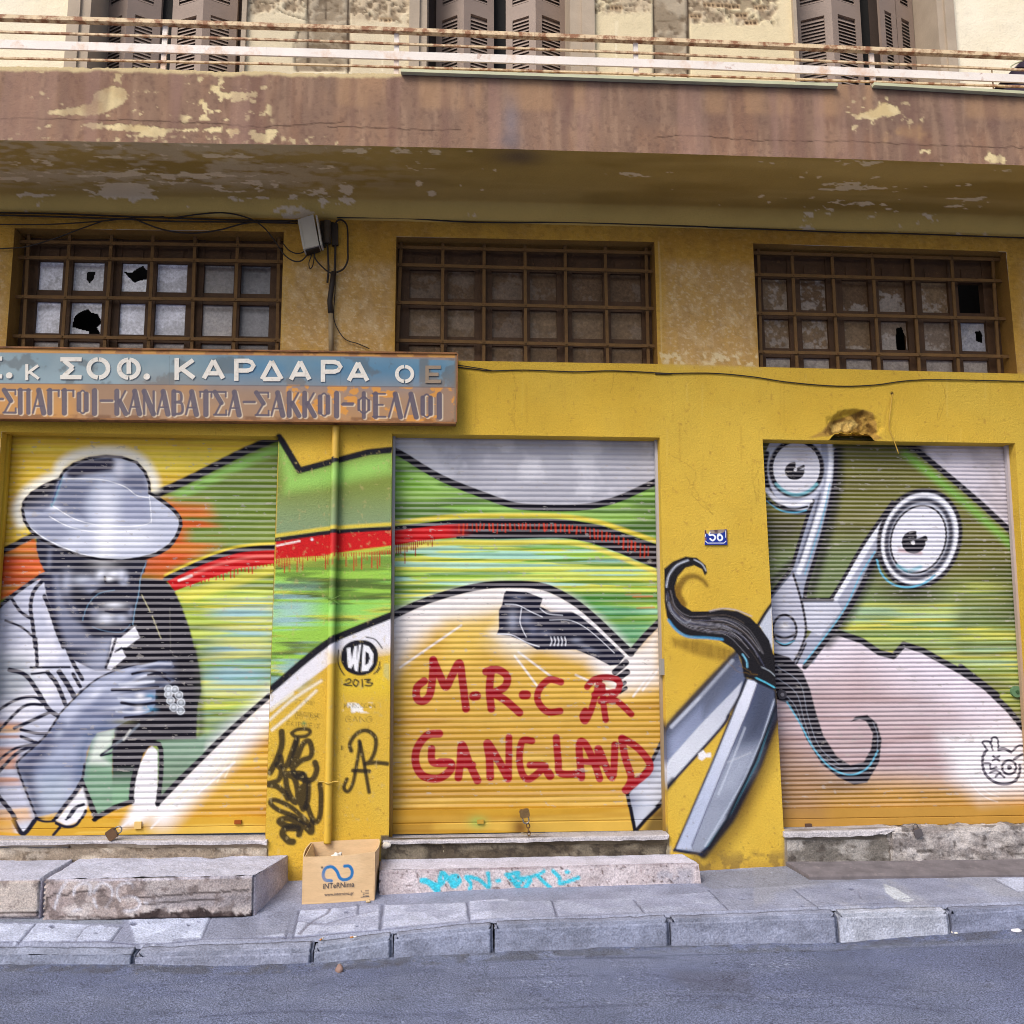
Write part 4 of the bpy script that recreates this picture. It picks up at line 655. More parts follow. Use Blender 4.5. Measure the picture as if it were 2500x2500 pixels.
    for i in range(46):
        rd = random.Random(i); x0_ = rd.uniform(700, 2480); y0_ = rd.choice([900, 905, 1010, 1090]) + rd.uniform(0, 40); cv.stroke(N(x0_, y0_, x0_+rd.uniform(-2, 2), y0_+rd.uniform(20, 110)), rd.uniform(1.5, 4), rd.choice([(176, 136, 44), (190, 152, 60), (226, 196, 100)]), 2, .30)
    for v in ((1640, 1110, 1700, 1150, 1690, 1210, 1740, 1260), (2300, 930, 2310, 980, 2290, 1030), (1250, 900, 1262, 960, 1250, 1010, 1258, 1050), (1760, 1600, 1800, 1640, 1850, 1650), (1500, 905, 1490, 960), (1860, 1120, 1840, 1180, 1848, 1230)): cv.stroke(cv.rag(N(*v), 3, 7, 3)[:-6], 1.1, (140, 104, 34), .8, .6, False)
    for i in range(240):
        rd = random.Random(900+i); x0_ = rd.choice([rd.uniform(650, 950), rd.uniform(1635, 1912)]); cv.ell((x0_, 2130-abs(rd.gauss(0, 46))), rd.uniform(.8, 2.6), rd.uniform(.8, 2.2), rd.choice([(120, 96, 46), (150, 120, 56), (96, 80, 50)]), a=.6)
    cv.patchy(N(640, 1100, 960, 1100, 960, 2140, 640, 2140), (196, 176, 120), 60, .735, .02, seed=5, a=.4, fy=40)
    # dirt where the pillars meet the pavement
    cv.fill(N(700, 2128, 960, 2118, 960, 2260, 700, 2260), (150, 118, 52), 12, .55); cv.fill(N(1640, 2110, 1916, 2100, 1916, 2260, 1640, 2260), (170, 132, 56), 14, .5)
    cv.patchy(N(1690, 2085, 1916, 2080, 1916, 2200, 1690, 2200), (120, 96, 56), 16, .52, .05, seed=4, a=.6, soft=14)
    # broken plaster over the right shutter
    cv.fill(T('MR', 800, 580, 870, 545, 920, 490, 1010, 460, 1090, 430, 1140, 445, 1165, 500, 1165, 560, 1190, 580, 1130, 600, 1050, 570, 880, 570), (176, 138, 62), 2); cv.patchy(T('MR', 860, 570, 920, 490, 1090, 430, 1165, 540, 1100, 590), (112, 80, 30), 22, .5, .05, seed=6, a=.9); cv.fill(T('MR', 930, 545, 930, 500, 1050, 475, 1080, 500, 1030, 540), (206, 172, 96), 4)
    cv.ell(T('MR', 1240, 345)[0], 4, 4, (70, 50, 26)); cv.stroke(T('MR', 1245, 350, 1210, 440, 1200, 520), 2, (170, 130, 50), 1, .6)
# ------------------------------------------------------------------ the building
WC = Canvas.plane(-330, 470, 2830, 2270, 0.0, .0032, YEL); mural_wall(WC)
SD = -0.12                                              # the shutters sit 12 cm behind the wall face
def shutter_canvas(px0, px1, fn):
    c = Canvas.plane(px0, 1020, px1, 2090, SD, .003, (210, 170, 60)); fn(c); return c

building = empty('building', (0, 0, 0))
tag(building, 'old two storey building with yellow painted ground floor, three roller shutters and a balcony', 'building')

def wall_patches(px_quads, d, step, cv, name, parent, mat, hole=None):
    mb_v, mb_f, mb_c, off = [], [], [], 0
    for q in px_quads:
        c = [P(x, y, d) for x, y in q]; st = step
        n = max(2, int(np.linalg.norm(c[0]-c[3])/st)+1); m = max(2, int(np.linalg.norm(c[0]-c[1])/st)+1)
        X = bilin(c, n, m); cc = cv.at(X[..., 0], X[..., 2])
        if hole is not None: X = hole(X)
        mb_v.append(X.reshape(-1, 3)); mb_c.append(cc.reshape(-1, 3)); mb_f.append(grid_faces(n, m, off)); off += n*m
    return np_mesh(name, np.concatenate(mb_v), np.concatenate(mb_f), mat, parent, np.concatenate(mb_c))
X0, X1 = -320, 2820
top = [(X0, 503), (36, 512), (693, 528), (967.7, 534), (1597.5, 549), (1838.5, 555), (2456, 570), (X1, 579)]
wt = [(X0, 548), (36, 557), (693, 566), (967.7, 577.6), (1597.5, 590.7), (1838.5, 594), (2456, 615), (X1, 623)]
wb = [(X0, 845), (14, 853), (684, 857), (963, 878), (1606, 888.5), (1853, 895.5), (2484, 912), (X1, 920)]
stp = [(X0, 1049), (3.7, 1054), (680, 1065), (957, 1058.5), (1610.6, 1068), (1861.8, 1072.5), (2478, 1082), (X1, 1088)]
sbt = [(X0, 2045), (-68, 2048), (648, 2050), (949, 2046), (1632, 2038), (1913, 2024), (2540, 2012), (X1, 2006)]
bot = [(X0, 2245), (-78, 2245), (640, 2245), (946, 2245), (1636, 2245), (1918, 2245), (2548, 2245), (X1, 2245)]
quads = []
for i in range(7): quads.append([top[i], top[i+1], wt[i+1], wt[i]])
for i in (0, 2, 4, 6): quads.append([wt[i], wt[i+1], wb[i+1], wb[i]])
for i in range(7): quads.append([wb[i], wb[i+1], stp[i+1], stp[i]])
for i in (0, 2, 4, 6): quads.append([stp[i], stp[i+1], sbt[i+1], sbt[i]])
for i in range(7): quads.append([sbt[i], sbt[i+1], bot[i+1], bot[i]])
chipc = P(2085, 1040, 0); 
def chip(X):
    x, z = X[..., 0]-chipc[0], X[..., 2]-chipc[2]
    w = sstep(1.15, .7, np.hypot((x+.05*z)/.17, (z-.0)/.10)+.5*(fbm(X[..., 0]*14, X[..., 2]*14, 3)-.5))
    Y = X.copy(); Y[..., 1] += w*(.018+.055*fbm(X[..., 0]*30, X[..., 2]*30, 5)); 
    e = sstep(.05, .0, np.abs(X[..., 2]-P(2085, 1077, 0)[2]))*sstep(.16, .10, np.abs(x+.02)); Y[..., 2] += e*(.025+.05*fbm(X[..., 0]*18, X[..., 2]*0, 6))
    Y[..., 1] += .004*(fbm(X[..., 0]*2.2, X[..., 2]*2.2, 9)-.5)*(np.abs(X[..., 2]-.3) > .25)
    return Y
gw = wall_patches(quads, 0.0, .0068, WC, 'ground_floor_wall', building, M['wall'], chip)

def reveal(q, depth, col_fn, name, parent, sill=True):   # q: TL TR BR BL px on the wall face
    mb = MB(); f = [P(x, y, 0) for x, y in q]; b = [p+np.array([0, depth, 0]) for p in f]
    for i, k in ((0, 1), (1, 2), (3, 0)) + (((2, 3),) if sill else ()):
        X = bilin([f[i], f[k], b[k], b[i]], 5, 40); mb.grid(X, col_fn(X))
    return mb.build(name, M['wall'], parent, True)
def wallcol(X): return WC.at(X[..., 0], X[..., 2])
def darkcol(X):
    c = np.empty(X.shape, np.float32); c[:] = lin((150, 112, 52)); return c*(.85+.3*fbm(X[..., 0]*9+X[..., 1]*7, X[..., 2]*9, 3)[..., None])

# roller shutters ---------------------------------------------------
def roller_shutter(q, pitch, cv, bar_px, label, amp=.18):
    f = [P(x, y, 0) for x, y in q]; xl = min(f[0][0], f[3][0])-.03; xr = max(f[1][0], f[2][0])+.03
    zt = max(f[0][2], f[1][2])+.07; zb = P(bar_px[0], bar_px[1], SD)[2]; z_end = P(bar_px[0], bar_px[2], SD)[2]
    n = int((zt-zb)/pitch); k = 9; rows = n*k+1; m = int((xr-xl)/.0042)+1
    t = np.arange(rows)/k; z = zt-(zt-zb)*np.arange(rows)/(rows-1); ph = t % 1.0
    prof = np.where(ph < .50, (ph/.50)**.9, 1-((ph-.50)/.50)**1.3)
    xs = np.linspace(xl, xr, m); X = np.zeros((rows, m, 3)); X[..., 0] = xs[None]; X[..., 2] = z[:, None]
    wob = .005*(fbm(X[..., 0]*1.1, X[..., 2]*9, 4)-.5)+.0025*(fbm(X[..., 0]*5, X[..., 2]*30, 8)-.5)
    X[..., 1] = -SD-prof[:, None]*pitch*amp+.016*(fbm(X[..., 0]*1.3, X[..., 2]*1.6, 11)-.5)+.004*(fbm(X[..., 0]*6, X[..., 2]*12, 13)-.5)
    X[..., 2] += wob
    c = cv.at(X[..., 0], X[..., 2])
    # upper ledge of every slat: sky sheen painted into the colour, plus some dust
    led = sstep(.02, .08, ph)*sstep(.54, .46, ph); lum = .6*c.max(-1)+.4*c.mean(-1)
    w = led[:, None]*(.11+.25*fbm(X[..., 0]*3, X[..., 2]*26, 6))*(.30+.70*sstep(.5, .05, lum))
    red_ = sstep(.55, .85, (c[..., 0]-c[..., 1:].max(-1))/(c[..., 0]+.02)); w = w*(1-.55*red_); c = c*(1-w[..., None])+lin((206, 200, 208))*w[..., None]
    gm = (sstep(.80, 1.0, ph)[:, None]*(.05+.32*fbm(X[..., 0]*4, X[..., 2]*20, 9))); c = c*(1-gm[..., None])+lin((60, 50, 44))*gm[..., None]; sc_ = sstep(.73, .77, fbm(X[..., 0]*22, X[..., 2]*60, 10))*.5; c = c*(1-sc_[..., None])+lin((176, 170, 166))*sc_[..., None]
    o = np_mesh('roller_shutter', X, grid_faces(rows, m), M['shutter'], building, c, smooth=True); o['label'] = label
    mb = MB(); H = 24
    Y = bilin([(xl, -SD-.022, zb+.006), (xr, -SD-.022, zb+.006), (xr, -SD-.022, z_end), (xl, -SD-.022, z_end)], H, m); Y[..., 1] -= .012*np.exp(-((np.arange(H)/H-.62)/.05)**2)[:, None]*0
    Y[int(H*.55):int(H*.62), :, 1] += .006
    mb.grid(Y, cv.at(Y[..., 0], Y[..., 2])); tp = bilin([(xl, -SD, zb+.006), (xr, -SD, zb+.006), (xr, -SD-.022, zb+.006), (xl, -SD-.022, zb+.006)], 2, m); mb.grid(tp, cv.at(tp[..., 0], tp[..., 2]))
    bt = bilin([(xl, -SD-.022, z_end), (xr, -SD-.022, z_end), (xr, -SD+.02, z_end), (xl, -SD+.02, z_end)], 2, 3); mb.grid(bt, np.tile(lin((70, 50, 24)), (2, 3, 1)))
    bb = mb.build('bottom_bar', M['shutter'], o, True)
    for a, b in ((f[0], f[3]), (f[1], f[2])):
        gr_ = MB(); s_ = 1 if a is f[0] else -1
        gr_.hexa([a+np.array([-.02*s_, .070, 0]), a+np.array([.016*s_, .070, 0]), b+np.array([.016*s_, .070, -.02]), b+np.array([-.02*s_, .070, -.02]),
                  a+np.array([-.02*s_, .10, 0]), a+np.array([.016*s_, .10, 0]), b+np.array([.016*s_, .10, -.02]), b+np.array([-.02*s_, .10, -.02])], None)
        gr_.c = [tuple(cv.at(np.array(v[0]), np.array(v[2]))*.8) for v in gr_.v]
        gr_.build('guide_rail', M['shutter'], o, True)
    return o, z_end
SQ = [[stp[1], stp[2], sbt[2], sbt[1]], [stp[3], stp[4], sbt[4], sbt[3]], [stp[5], stp[6], sbt[6], sbt[5]]]
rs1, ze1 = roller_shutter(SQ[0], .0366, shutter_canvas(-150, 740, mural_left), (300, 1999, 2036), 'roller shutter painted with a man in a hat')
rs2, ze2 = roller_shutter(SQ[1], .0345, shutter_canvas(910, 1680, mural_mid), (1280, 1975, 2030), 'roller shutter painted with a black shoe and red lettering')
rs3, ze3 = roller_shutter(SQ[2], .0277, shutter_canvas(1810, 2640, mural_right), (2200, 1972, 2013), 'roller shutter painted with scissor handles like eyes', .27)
for q, r in zip(SQ, (rs1, rs2, rs3)): reveal(q, -SD+.01, wallcol, 'opening_reveal', building, False)

# marble thresholds under the shutters
def threshold(pts_top, pts_bot, d, seed, name='threshold'):
    mb = MB(); n = 60; t = np.linspace(0, 1, n)
    def line(pts, dd):
        a = np.array([P(x, y, dd) for x, y in pts]); s = np.linspace(0, 1, len(pts)); return np.stack([np.interp(t, s, a[:, i]) for i in range(3)], 1)
    tf = line(pts_top, d); bf = line(pts_bot, d); nz = (fbm(tf[:, 0]*14, tf[:, 0]*0, seed)-.5)
    tf[:, 2] += nz*.006; bf[:, 2] += nz*.012; bf[:, 1] += nz*.012
    tb = tf.copy(); tb[:, 1] = .16; tb[:, 2] += .004; te = tf.copy(); te[:, 1] += .006; tf[:, 2] -= .006; bb = bf.copy(); bb[:, 1] = .01
    X = np.stack([tb, te, tf, bf, bb]); c = np.empty(X.shape, np.float32); c[:] = lin((206, 198, 196)); c *= (.72+.5*fbm(X[..., 0]*10, X[..., 2]*30+X[..., 1]*9, seed))[..., None]
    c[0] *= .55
    mb.grid(X, c)
    for e in (0, n-1): mb.add([X[i, e] for i in range(5)], [(0, 1, 2, 3, 4)], c[2, e])
    return mb.build(name, M['stone'], building, True)
threshold(T('N', -320, 2053, 0, 2053)+T('GA', 860, 221, 1200, 220, 1932, 216)+[(651, 2051)], T('N', -320, 2065, 0, 2065)+T('GA', 860, 240, 1200, 250, 1932, 246)+[(651, 2062)], .03, 2)
threshold(T('GB', 1010, 222, 1932, 205)+T('GC', 600, 192, 1310, 178), T('GB', 1010, 246, 1932, 234)+T('GC', 600, 222, 1300, 212), .03, 5)
threshold(T('GD', 318, 142, 700, 135, 1060, 122), T('GD', 318, 176, 700, 174, 1000, 158), .03, 8)

# barred windows over the shutters ----------------------------------
def lerp2(a, b, t): return (a[0]+(b[0]-a[0])*t, a[1]+(b[1]-a[1])*t)
def barred_window(q, ck, vx, hy, cols, rows, pane_rgb, holes, label, seed):
    """q: opening on the wall face; vx: (x,y top, x,y bottom) of the vertical bars; hy: (x,y left, x,y right) of the horizontal ones (crop coords)"""
    c = [P(x, y, 0) for x, y in q]; xl, xr = min(c[0][0], c[3][0]), max(c[1][0], c[2][0]); zt, zb = max(c[0][2], c[1][2]), min(c[2][2], c[3][2])
    D = .145
    fr = MB(); cx = [[P(*T(ck, a, rows[0][0])[0], -D)[0], P(*T(ck, b, rows[0][0])[0], -D)[0]] for a, b in cols]
    rz = [[P(*T(ck, (cols[0][0]+cols[-1][1])/2, a)[0], -D)[2], P(*T(ck, (cols[0][0]+cols[-1][1])/2, b)[0], -D)[2]] for a, b in rows]
    ex = [xl-.03]+[v for p in cx for v in p]+[xr+.03]
    for i in range(0, len(ex), 2): 
        fr.box(ex[i], ex[i+1], D-.005, D+.05, zb-.05, zt+.05)
        if i in (4, 8): fr.box((ex[i]+ex[i+1])/2-.012, (ex[i]+ex[i+1])/2+.012, D-.022, D-.005, zb-.05, zt+.05)
    zz = [zt+.05, rz[0][0]]
    for i in range(len(rz)): zz += [rz[i][1], rz[i+1][0] if i+1 < len(rz) else zb-.05]
    for a, b in cx:
        for i in range(0, len(zz), 2):
            if zz[i]-zz[i+1] > .004: fr.box(a, b, D+.001, D+.05, zz[i+1], zz[i])
        fr.box(a+.03, b-.03, D-.006, D+.001, rz[0][0]+.03, rz[0][0]+.09)
    w = fr.build('barred_window', M['wood'], building); w['label'] = label
    # panes, one sheet, broken ones with real holes
    pm = MB(); rr = random.Random(seed)
    for j, (b0, b1) in enumerate(rz):
        for i, (a0, a1) in enumerate(cx):
            h = holes.get((i, j))
            if h == 'gone': continue
            col = lin(pane_rgb[min(j, len(pane_rgb)-1)][i]); X = bilin([(a0-.004, D+.02, b0+.004), (a1+.004, D+.02, b0+.004), (a1+.004, D+.02, b1-.004), (a0-.004, D+.02, b1-.004)], 40, 40)
            n = fbm(X[..., 0]*16, X[..., 2]*16, seed+i+j*6); n2 = fbm(X[..., 0]*60, X[..., 2]*60, seed+3)
            v = np.linspace(0, 1, 40)[:, None]; up = sstep(.48, .66, n+.22*(v if j else .3)-.08)
            sm = sstep(.50, .60, .7*fbm(X[..., 0]*7+i*3.1, X[..., 2]*9+j*2.7, seed+i)+.3*fbm(X[..., 0]*50, X[..., 2]*50, seed)+.10*(v-.5)); C = col[None, None]*(.72+.56*n2[..., None]); am = (.4 if pane_rgb[0][0][0] > 150 else (.10 if seed == 2 else .40)); C = C*(1-am*sm[..., None])+lin((206, 198, 188) if pane_rgb[0][0][0] < 150 else (136, 132, 134))*am*sm[..., None]
            if h is None: pm.grid(X, C)
            else:
                hp = np.array([P(x, y, -D-.02)[[0, 2]] for x, y in h]); sd = poly_sd(hp, X[..., 0], X[..., 2])
                F = grid_faces(40, 40); keep = (sd.ravel()[F].min(1) > -.001); o = len(pm.v)
                pm.v += X.reshape(-1, 3).tolist(); pm.c += C.reshape(-1, 3).tolist(); pm.f += (F[keep]+o).tolist()
    pm.build('panes', M['brightglass' if seed == 1 else 'glass'], w, True)
    bk = MB(); bk.box(xl-.1, xr+.1, D+.25, D+.27, zb-.1, zt+.1); bk.build('dark_room', M['dark'], w)
    g = MB(); G = -.085
    for x0, y0, x1, y1 in vx:
        a = P(*T(ck, x0, y0)[0], G); b = P(*T(ck, x1, y1)[0], G); u = (b-a)/(b[2]-a[2]); a = a+u*(zt+.02-a[2]); b = b+u*(zb-.02-b[2]); g.bar(a, b, .020, .010)
    for x0, y0, x1, y1 in hy:
        a = P(*T(ck, x0, y0)[0], G+.012); b = P(*T(ck, x1, y1)[0], G+.012); u = (b-a)/(b[0]-a[0]); g.bar(a+u*(xl-.02-a[0]), b+u*(xr+.02-b[0]), .021, .010)
        for xx in vx: 
            k = (P(*T(ck, xx[0], xx[1])[0], G)[0]-a[0])/(b[0]-a[0]); p = a+(b-a)*k; g.tube([p+np.array([0, -.003, 0]), p+np.array([0, -.011, 0])], .006, 6)
    g.build('grille', M['iron'], w)
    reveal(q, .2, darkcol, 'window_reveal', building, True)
    return w
def poly_sd(q, X, Z):
    D = np.full(X.shape, 1e9); ins = np.zeros(X.shape, bool)
    for i in range(len(q)):
        p, r = q[i], q[(i+1) % len(q)]; d, _ = Canvas.segd(X, Z, p, r); D = np.minimum(D, d)
        if p[1] != r[1]:
            cc = (Z >= min(p[1], r[1])) & (Z < max(p[1], r[1])); ins ^= cc & (X < p[0]+(Z-p[1])*(r[0]-p[0])/(r[1]-p[1]))
    return np.where(ins, -D, D)
def rowcols(l): return [l, l, l]
WQ = [[wt[1], wt[2], wb[2], wb[1]], [wt[3], wt[4], wb[4], wb[3]], [wt[5], wt[6], wb[6], wb[5]]]
A_ = (238, 238, 246); B_ = (252, 252, 255); C_ = (178, 168, 160); D_ = (128, 120, 114)
barred_window(WQ[0], 'TL', [(150, 1260, 122, 1820), (365, 1255, 325, 1820), (585, 1255, 548, 1820), (802, 1258, 778, 1820), (1022, 1260, 1005, 1820), (1246, 1265, 1225, 1820), (1462, 1280, 1452, 1820)],
    [(160, 1268, 1460, 1290), (150, 1350, 1475, 1372), (130, 1556, 1470, 1574), (115, 1762, 1465, 1784)], [(205, 335), (385, 550), (640, 775), (825, 985), (1072, 1230), (1265, 1420)], [(1380, 1530), (1590, 1755), (1795, 1960)],
    [[A_, B_, B_, A_, D_, (84, 82, 86)], [A_, B_, A_, A_, C_, (96, 92, 94)], [C_, C_, C_, C_, D_, D_]],
    {(1, 0): T('TL', 455, 1428, 500, 1425, 488, 1465, 470, 1482, 456, 1465), (2, 0): T('TL', 650, 1425, 690, 1432, 715, 1412, 750, 1395, 762, 1415, 780, 1418, 780, 1460, 730, 1470, 705, 1480, 680, 1455),
     (1, 1): T('TL', 380, 1712, 390, 1665, 415, 1640, 460, 1622, 480, 1642, 510, 1645, 532, 1690, 505, 1715, 525, 1752, 470, 1756, 468, 1735, 420, 1725)}, 'barred window with pale panes and jagged holes', 1)
E_ = (108, 84, 60); F_ = (132, 108, 80)
barred_window(WQ[1], 'TM', [(385, 1300, 362, 1890), (604, 1290, 600, 1890), (820, 1298, 818, 1890), (1034, 1305, 1038, 1890), (1244, 1310, 1252, 1890), (1454, 1315, 1467, 1890), (1668, 1330, 1680, 1890)],
    [(400, 1296, 1650, 1325), (390, 1388, 1675, 1422), (390, 1586, 1690, 1617), (370, 1784, 1700, 1814)], [(430, 592), (630, 770), (862, 1020), (1060, 1198), (1278, 1440), (1480, 1640)], [(1425, 1572), (1625, 1770), (1815, 1960)],
    [[E_, E_, E_, E_, E_, E_], [F_, F_, E_, F_, F_, F_], [F_]*6], {}, 'dark barred window with brown unbroken panes', 2)
H_ = (134, 116, 98)
barred_window(WQ[2], 'TR', [(540, 1325, 555, 1925), (716, 1340, 742, 1925), (925, 1348, 957, 1925), (1136, 1355, 1172, 1925), (1345, 1362, 1382, 1925), (1552, 1370, 1588, 1925), (1768, 1380, 1800, 1925)],
    [(520, 1325, 1770, 1360), (540, 1440, 1790, 1472), (540, 1642, 1800, 1670), (545, 1845, 1815, 1868)], [(560, 690), (755, 892), (975, 1112), (1165, 1305), (1388, 1530), (1580, 1712)], [(1470, 1632), (1680, 1832), (1880, 2010)],
    [[F_, E_, E_, E_, F_, E_], [F_, F_, F_, H_, H_, (170, 168, 172)], [C_]*6],
    {(5, 0): 'gone', (3, 1): T('TR', 1262, 1722, 1290, 1715, 1300, 1745, 1312, 1770, 1316, 1840, 1268, 1838, 1262, 1790), (5, 1): T('TR', 1676, 1740, 1700, 1735, 1712, 1755, 1712, 1795, 1684, 1788)}, 'barred window with one pane missing at its right end', 4)

# balcony: slab front, soffit, edging, railing -----------------------
BD = .85
fx = np.array([-330, 0, 450, 900, 1250, 1700, 2100, 2500, 2830]); fyb = np.array([337, 342.4, 349, 356.4, 364, 377, 389, 404, 415])
fyt = np.array([159, 162, 168, 179, 183, 195, 207, 229, 236])
FC = Canvas.plane(-330, 120, 2830, 440, BD, .0035, (162, 128, 110))
FA = T('N', -340, 100, 2840, 100, 2840, 450, -340, 450)
FC.patchy(FA, (148, 112, 98), .8, .5, .2, seed=2, a=.6); FC.patchy(FA, (182, 146, 122), 1.4, .54, .16, seed=5, a=.5); FC.patchy(T('N', 700, 150, 2840, 190, 2840, 330, 700, 300), (136, 114, 106), 6, .5, .25, seed=8, a=.6, soft=30, fy=2.5); FC.patchy(FA, (150, 126, 114), 16, .5, .2, seed=10, a=.5, fy=2); FC.patchy(FA, (196, 164, 142), 30, .6, .1, seed=12, a=.35, fy=4); FC.patchy(FA, (124, 98, 90), 60, .64, .04, seed=13, a=.45, fy=40)
FC.patchy(T('N', 780, 170, 2500, 210, 2500, 290, 780, 260), (196, 158, 126), 9, .54, .14, seed=3, a=.55, soft=14, fy=1.6); FC.blob(T('TM', 960, 640)[0], 28, 90, (150, 140, 150), .7); FC.blob(T('TM', 950, 740)[0], 40, 30, (128, 120, 130), .6)
CR = (250, 230, 184)
for pl in (('TL', 250, 590, 262, 575, 330, 572, 400, 556, 475, 552, 490, 490, 540, 462, 600, 448, 640, 455, 665, 480, 668, 512, 640, 545, 580, 570, 540, 592, 470, 604, 380, 598, 290, 600), ('TL', 420, 655, 460, 640, 540, 648, 640, 655, 740, 655, 820, 662, 900, 675, 1040, 670, 1035, 685, 900, 685, 862, 700, 860, 712, 720, 712, 730, 685, 640, 682, 560, 672, 480, 672), ('TL', 1105, 440, 1140, 450, 1160, 480, 1210, 490, 1240, 475, 1246, 505, 1190, 520, 1150, 498, 1105, 470),
           ('TL', 1060, 685, 1080, 668, 1165, 665, 1168, 685, 1110, 692), ('TL', 1185, 672, 1255, 675, 1255, 695, 1215, 718, 1195, 700), ('TL', 1300, 690, 1330, 668, 1340, 695, 1390, 700, 1400, 672, 1460, 675, 1430, 730, 1390, 748, 1345, 745, 1320, 715), ('TL', 235, 655, 262, 650, 265, 665, 240, 668), ('TL', 596, 380, 640, 385, 635, 440, 610, 430), ('TL', 1040, 530, 1060, 515, 1066, 545, 1045, 552), ('TL', 1270, 515, 1330, 475, 1325, 510, 1280, 520),
           ('TL', 1368, 445, 1398, 448, 1390, 470, 1365, 468), ('TL', 190, 372, 228, 370, 225, 384, 190, 382), ('TR', 1020, 590, 1060, 600, 1150, 575, 1170, 545, 1230, 550, 1290, 575, 1280, 600, 1220, 602, 1120, 625, 1050, 618), ('TR', 1290, 530, 1325, 530, 1320, 550, 1290, 545), ('TR', 1030, 655, 1060, 650, 1055, 680, 1028, 685), ('TR', 1385, 780, 1450, 785, 1440, 806, 1400, 800), ('TR', 1728, 830, 1745, 788, 1780, 815, 1830, 815, 1835, 855, 1760, 856)):
    rg = FC.rag(T(*pl), 4.5, 3.5, 3); FC.fill(rg, (104, 80, 70), 1.4); FC.fill([(x, y+1.4) for x, y in rg], CR, .8); FC.patchy(rg, (228, 200, 150), 9, .54, .1, seed=4, a=.6)
FC.patchy(T('TL', 980, 400, 1420, 420, 1420, 640, 950, 640), CR, 26, .66, .015, seed=7, soft=14, a=.95); FC.patchy(T('TL', 160, 480, 900, 480, 900, 760, 160, 720), CR, 34, .74, .015, seed=9, soft=10, a=.9); FC.patchy(T('TR', 1000, 520, 1400, 500, 1400, 700, 1000, 700), CR, 30, .70, .015, seed=2, soft=10)
FC.patchy(T('TR', 1220, 660, 1420, 660, 1420, 740, 1200, 740), (198, 160, 122), 14, .5, .15, seed=6, soft=16, a=.8); FC.patchy(T('TL', 60, 700, 1932, 720, 1932, 765, 0, 745), CR, 30, .66, .02, seed=3, soft=3, a=.6)
for v in (('TL', 0, 622, 200, 620, 500, 628, 850, 634, 950, 642, 1100, 645, 1300, 660, 1550, 655, 1800, 640), ('TM', 0, 668, 200, 668, 480, 682, 700, 678), ('TR', 0, 718, 150, 710, 300, 716, 450, 728, 560, 736, 760, 738, 1000, 742, 1300, 755, 1600, 768, 1932, 775)): FC.stroke([(x, y+random.Random(int(x)).gauss(0, 1.3)) for x, y in crom(T(*v), False, 8)], 2.4, (74, 56, 50), .8, .9, False)
FC.stroke(T('TL', 1525, 420, 1522, 640), 2, (206, 176, 160), 2, .5); FC.streaks(FA, [(136, 104, 98), (180, 146, 136)], 9, .7, soft=2, seed=5, lo=.56, hi=.72, a=.45)
nx = 820; px = np.linspace(-330, 2830, nx); pyb = np.interp(px, fx, fyb); pyt = np.interp(px, fx, fyt)
jag = (8*(fbm(px*.02, px*0, 3)-.5)+7*(fbm(px*.12, px*0, 5)-.5))*(px < 960); pyt = pyt+jag+np.where((px > 380) & (px < 860), 7*fbm(px*.04, px*0, 6), 0)
rowsF = 70; X = np.zeros((rowsF, nx, 3))
for j in range(nx):
    a = P(px[j], pyt[j], BD); b = P(px[j], pyb[j], BD); X[:, j] = a+(b-a)*np.linspace(0, 1, rowsF)[:, None]
X[..., 1] += .006*(fbm(X[..., 0]*3, X[..., 2]*3, 4)-.5); cF = FC.at(X[..., 0], X[..., 2]); ew = sstep(.035, .012, (X[:1, :, 2]-X[..., 2])+.03*(fbm(X[..., 0]*14, X[..., 2]*9, 4)-.5))*(px < 980)[None]; cF = cF*(1-ew[..., None])+lin((236, 214, 170))*ew[..., None]
mbv = [X.reshape(-1, 3)]; mbc = [cF.reshape(-1, 3)]; mbf = [grid_faces(rowsF, nx)]; off = rowsF*nx
X_F = X
# soffit with its cove
SROW = 90; wy = np.interp(px, [-330, 0, 1250, 2500, 2830], [511, 519, 546, 578, 586]); Xs = np.zeros((SROW, nx, 3)); F0 = X[-1]
for j in range(nx):
    w0 = P(px[j], wy[j], 0); t = np.linspace(0, 1, SROW); y = F0[j, 1]+(w0[1]-F0[j, 1])*t; x = F0[j, 0]+(w0[0]-F0[j, 0])*t
    flat = F0[j, 2]+.05*sstep(0, .85, t); Xs[:, j, 0] = x; Xs[:, j, 1] = y; k = sstep(.84, 1.0, t); Xs[:, j, 2] = flat*(1-k)+w0[2]*k
Xs[..., 2] += .006*(fbm(Xs[..., 0]*4, Xs[..., 1]*4, 6)-.5)*(np.linspace(0, 1, SROW)[:, None] > .02)
cF = cF*np.array([.78, .76, .69]); mbc[0] = cF.reshape(-1, 3)
c = np.empty(Xs.shape, np.float32); c[:] = lin((142, 124, 78)); u, v = Xs[..., 0], Xs[..., 1]; tt = np.linspace(0, 1, SROW)[:, None]
CM = np.array([1.78, 1.64, 1.25])
def mixc(c, w, col): return c*(1-w[..., None])+lin(col)*w[..., None]
c = mixc(c, sstep(.4, .65, fbm(u*1.1, v*3, 2))*.7, (120, 102, 58)); c = mixc(c, sstep(.45, .75, fbm(u*.7, v*5, 7))*.5, (160, 142, 96)); c = mixc(c, sstep(.80, .95, tt)*.75*np.ones_like(u), (176, 156, 98))
c = c*CM
c = mixc(c, sstep(.40, .56, .5*fbm(u*1.6, v*7, 9)+.5*fbm(u*14, v*26, 2))*sstep(.1, -1.4, u)*sstep(.85, .5, tt)*.75, (214, 194, 158))
off_r = .035*sstep(-.6, .2, u)*(1-np.exp(-((u-2.75)/.6)**2))
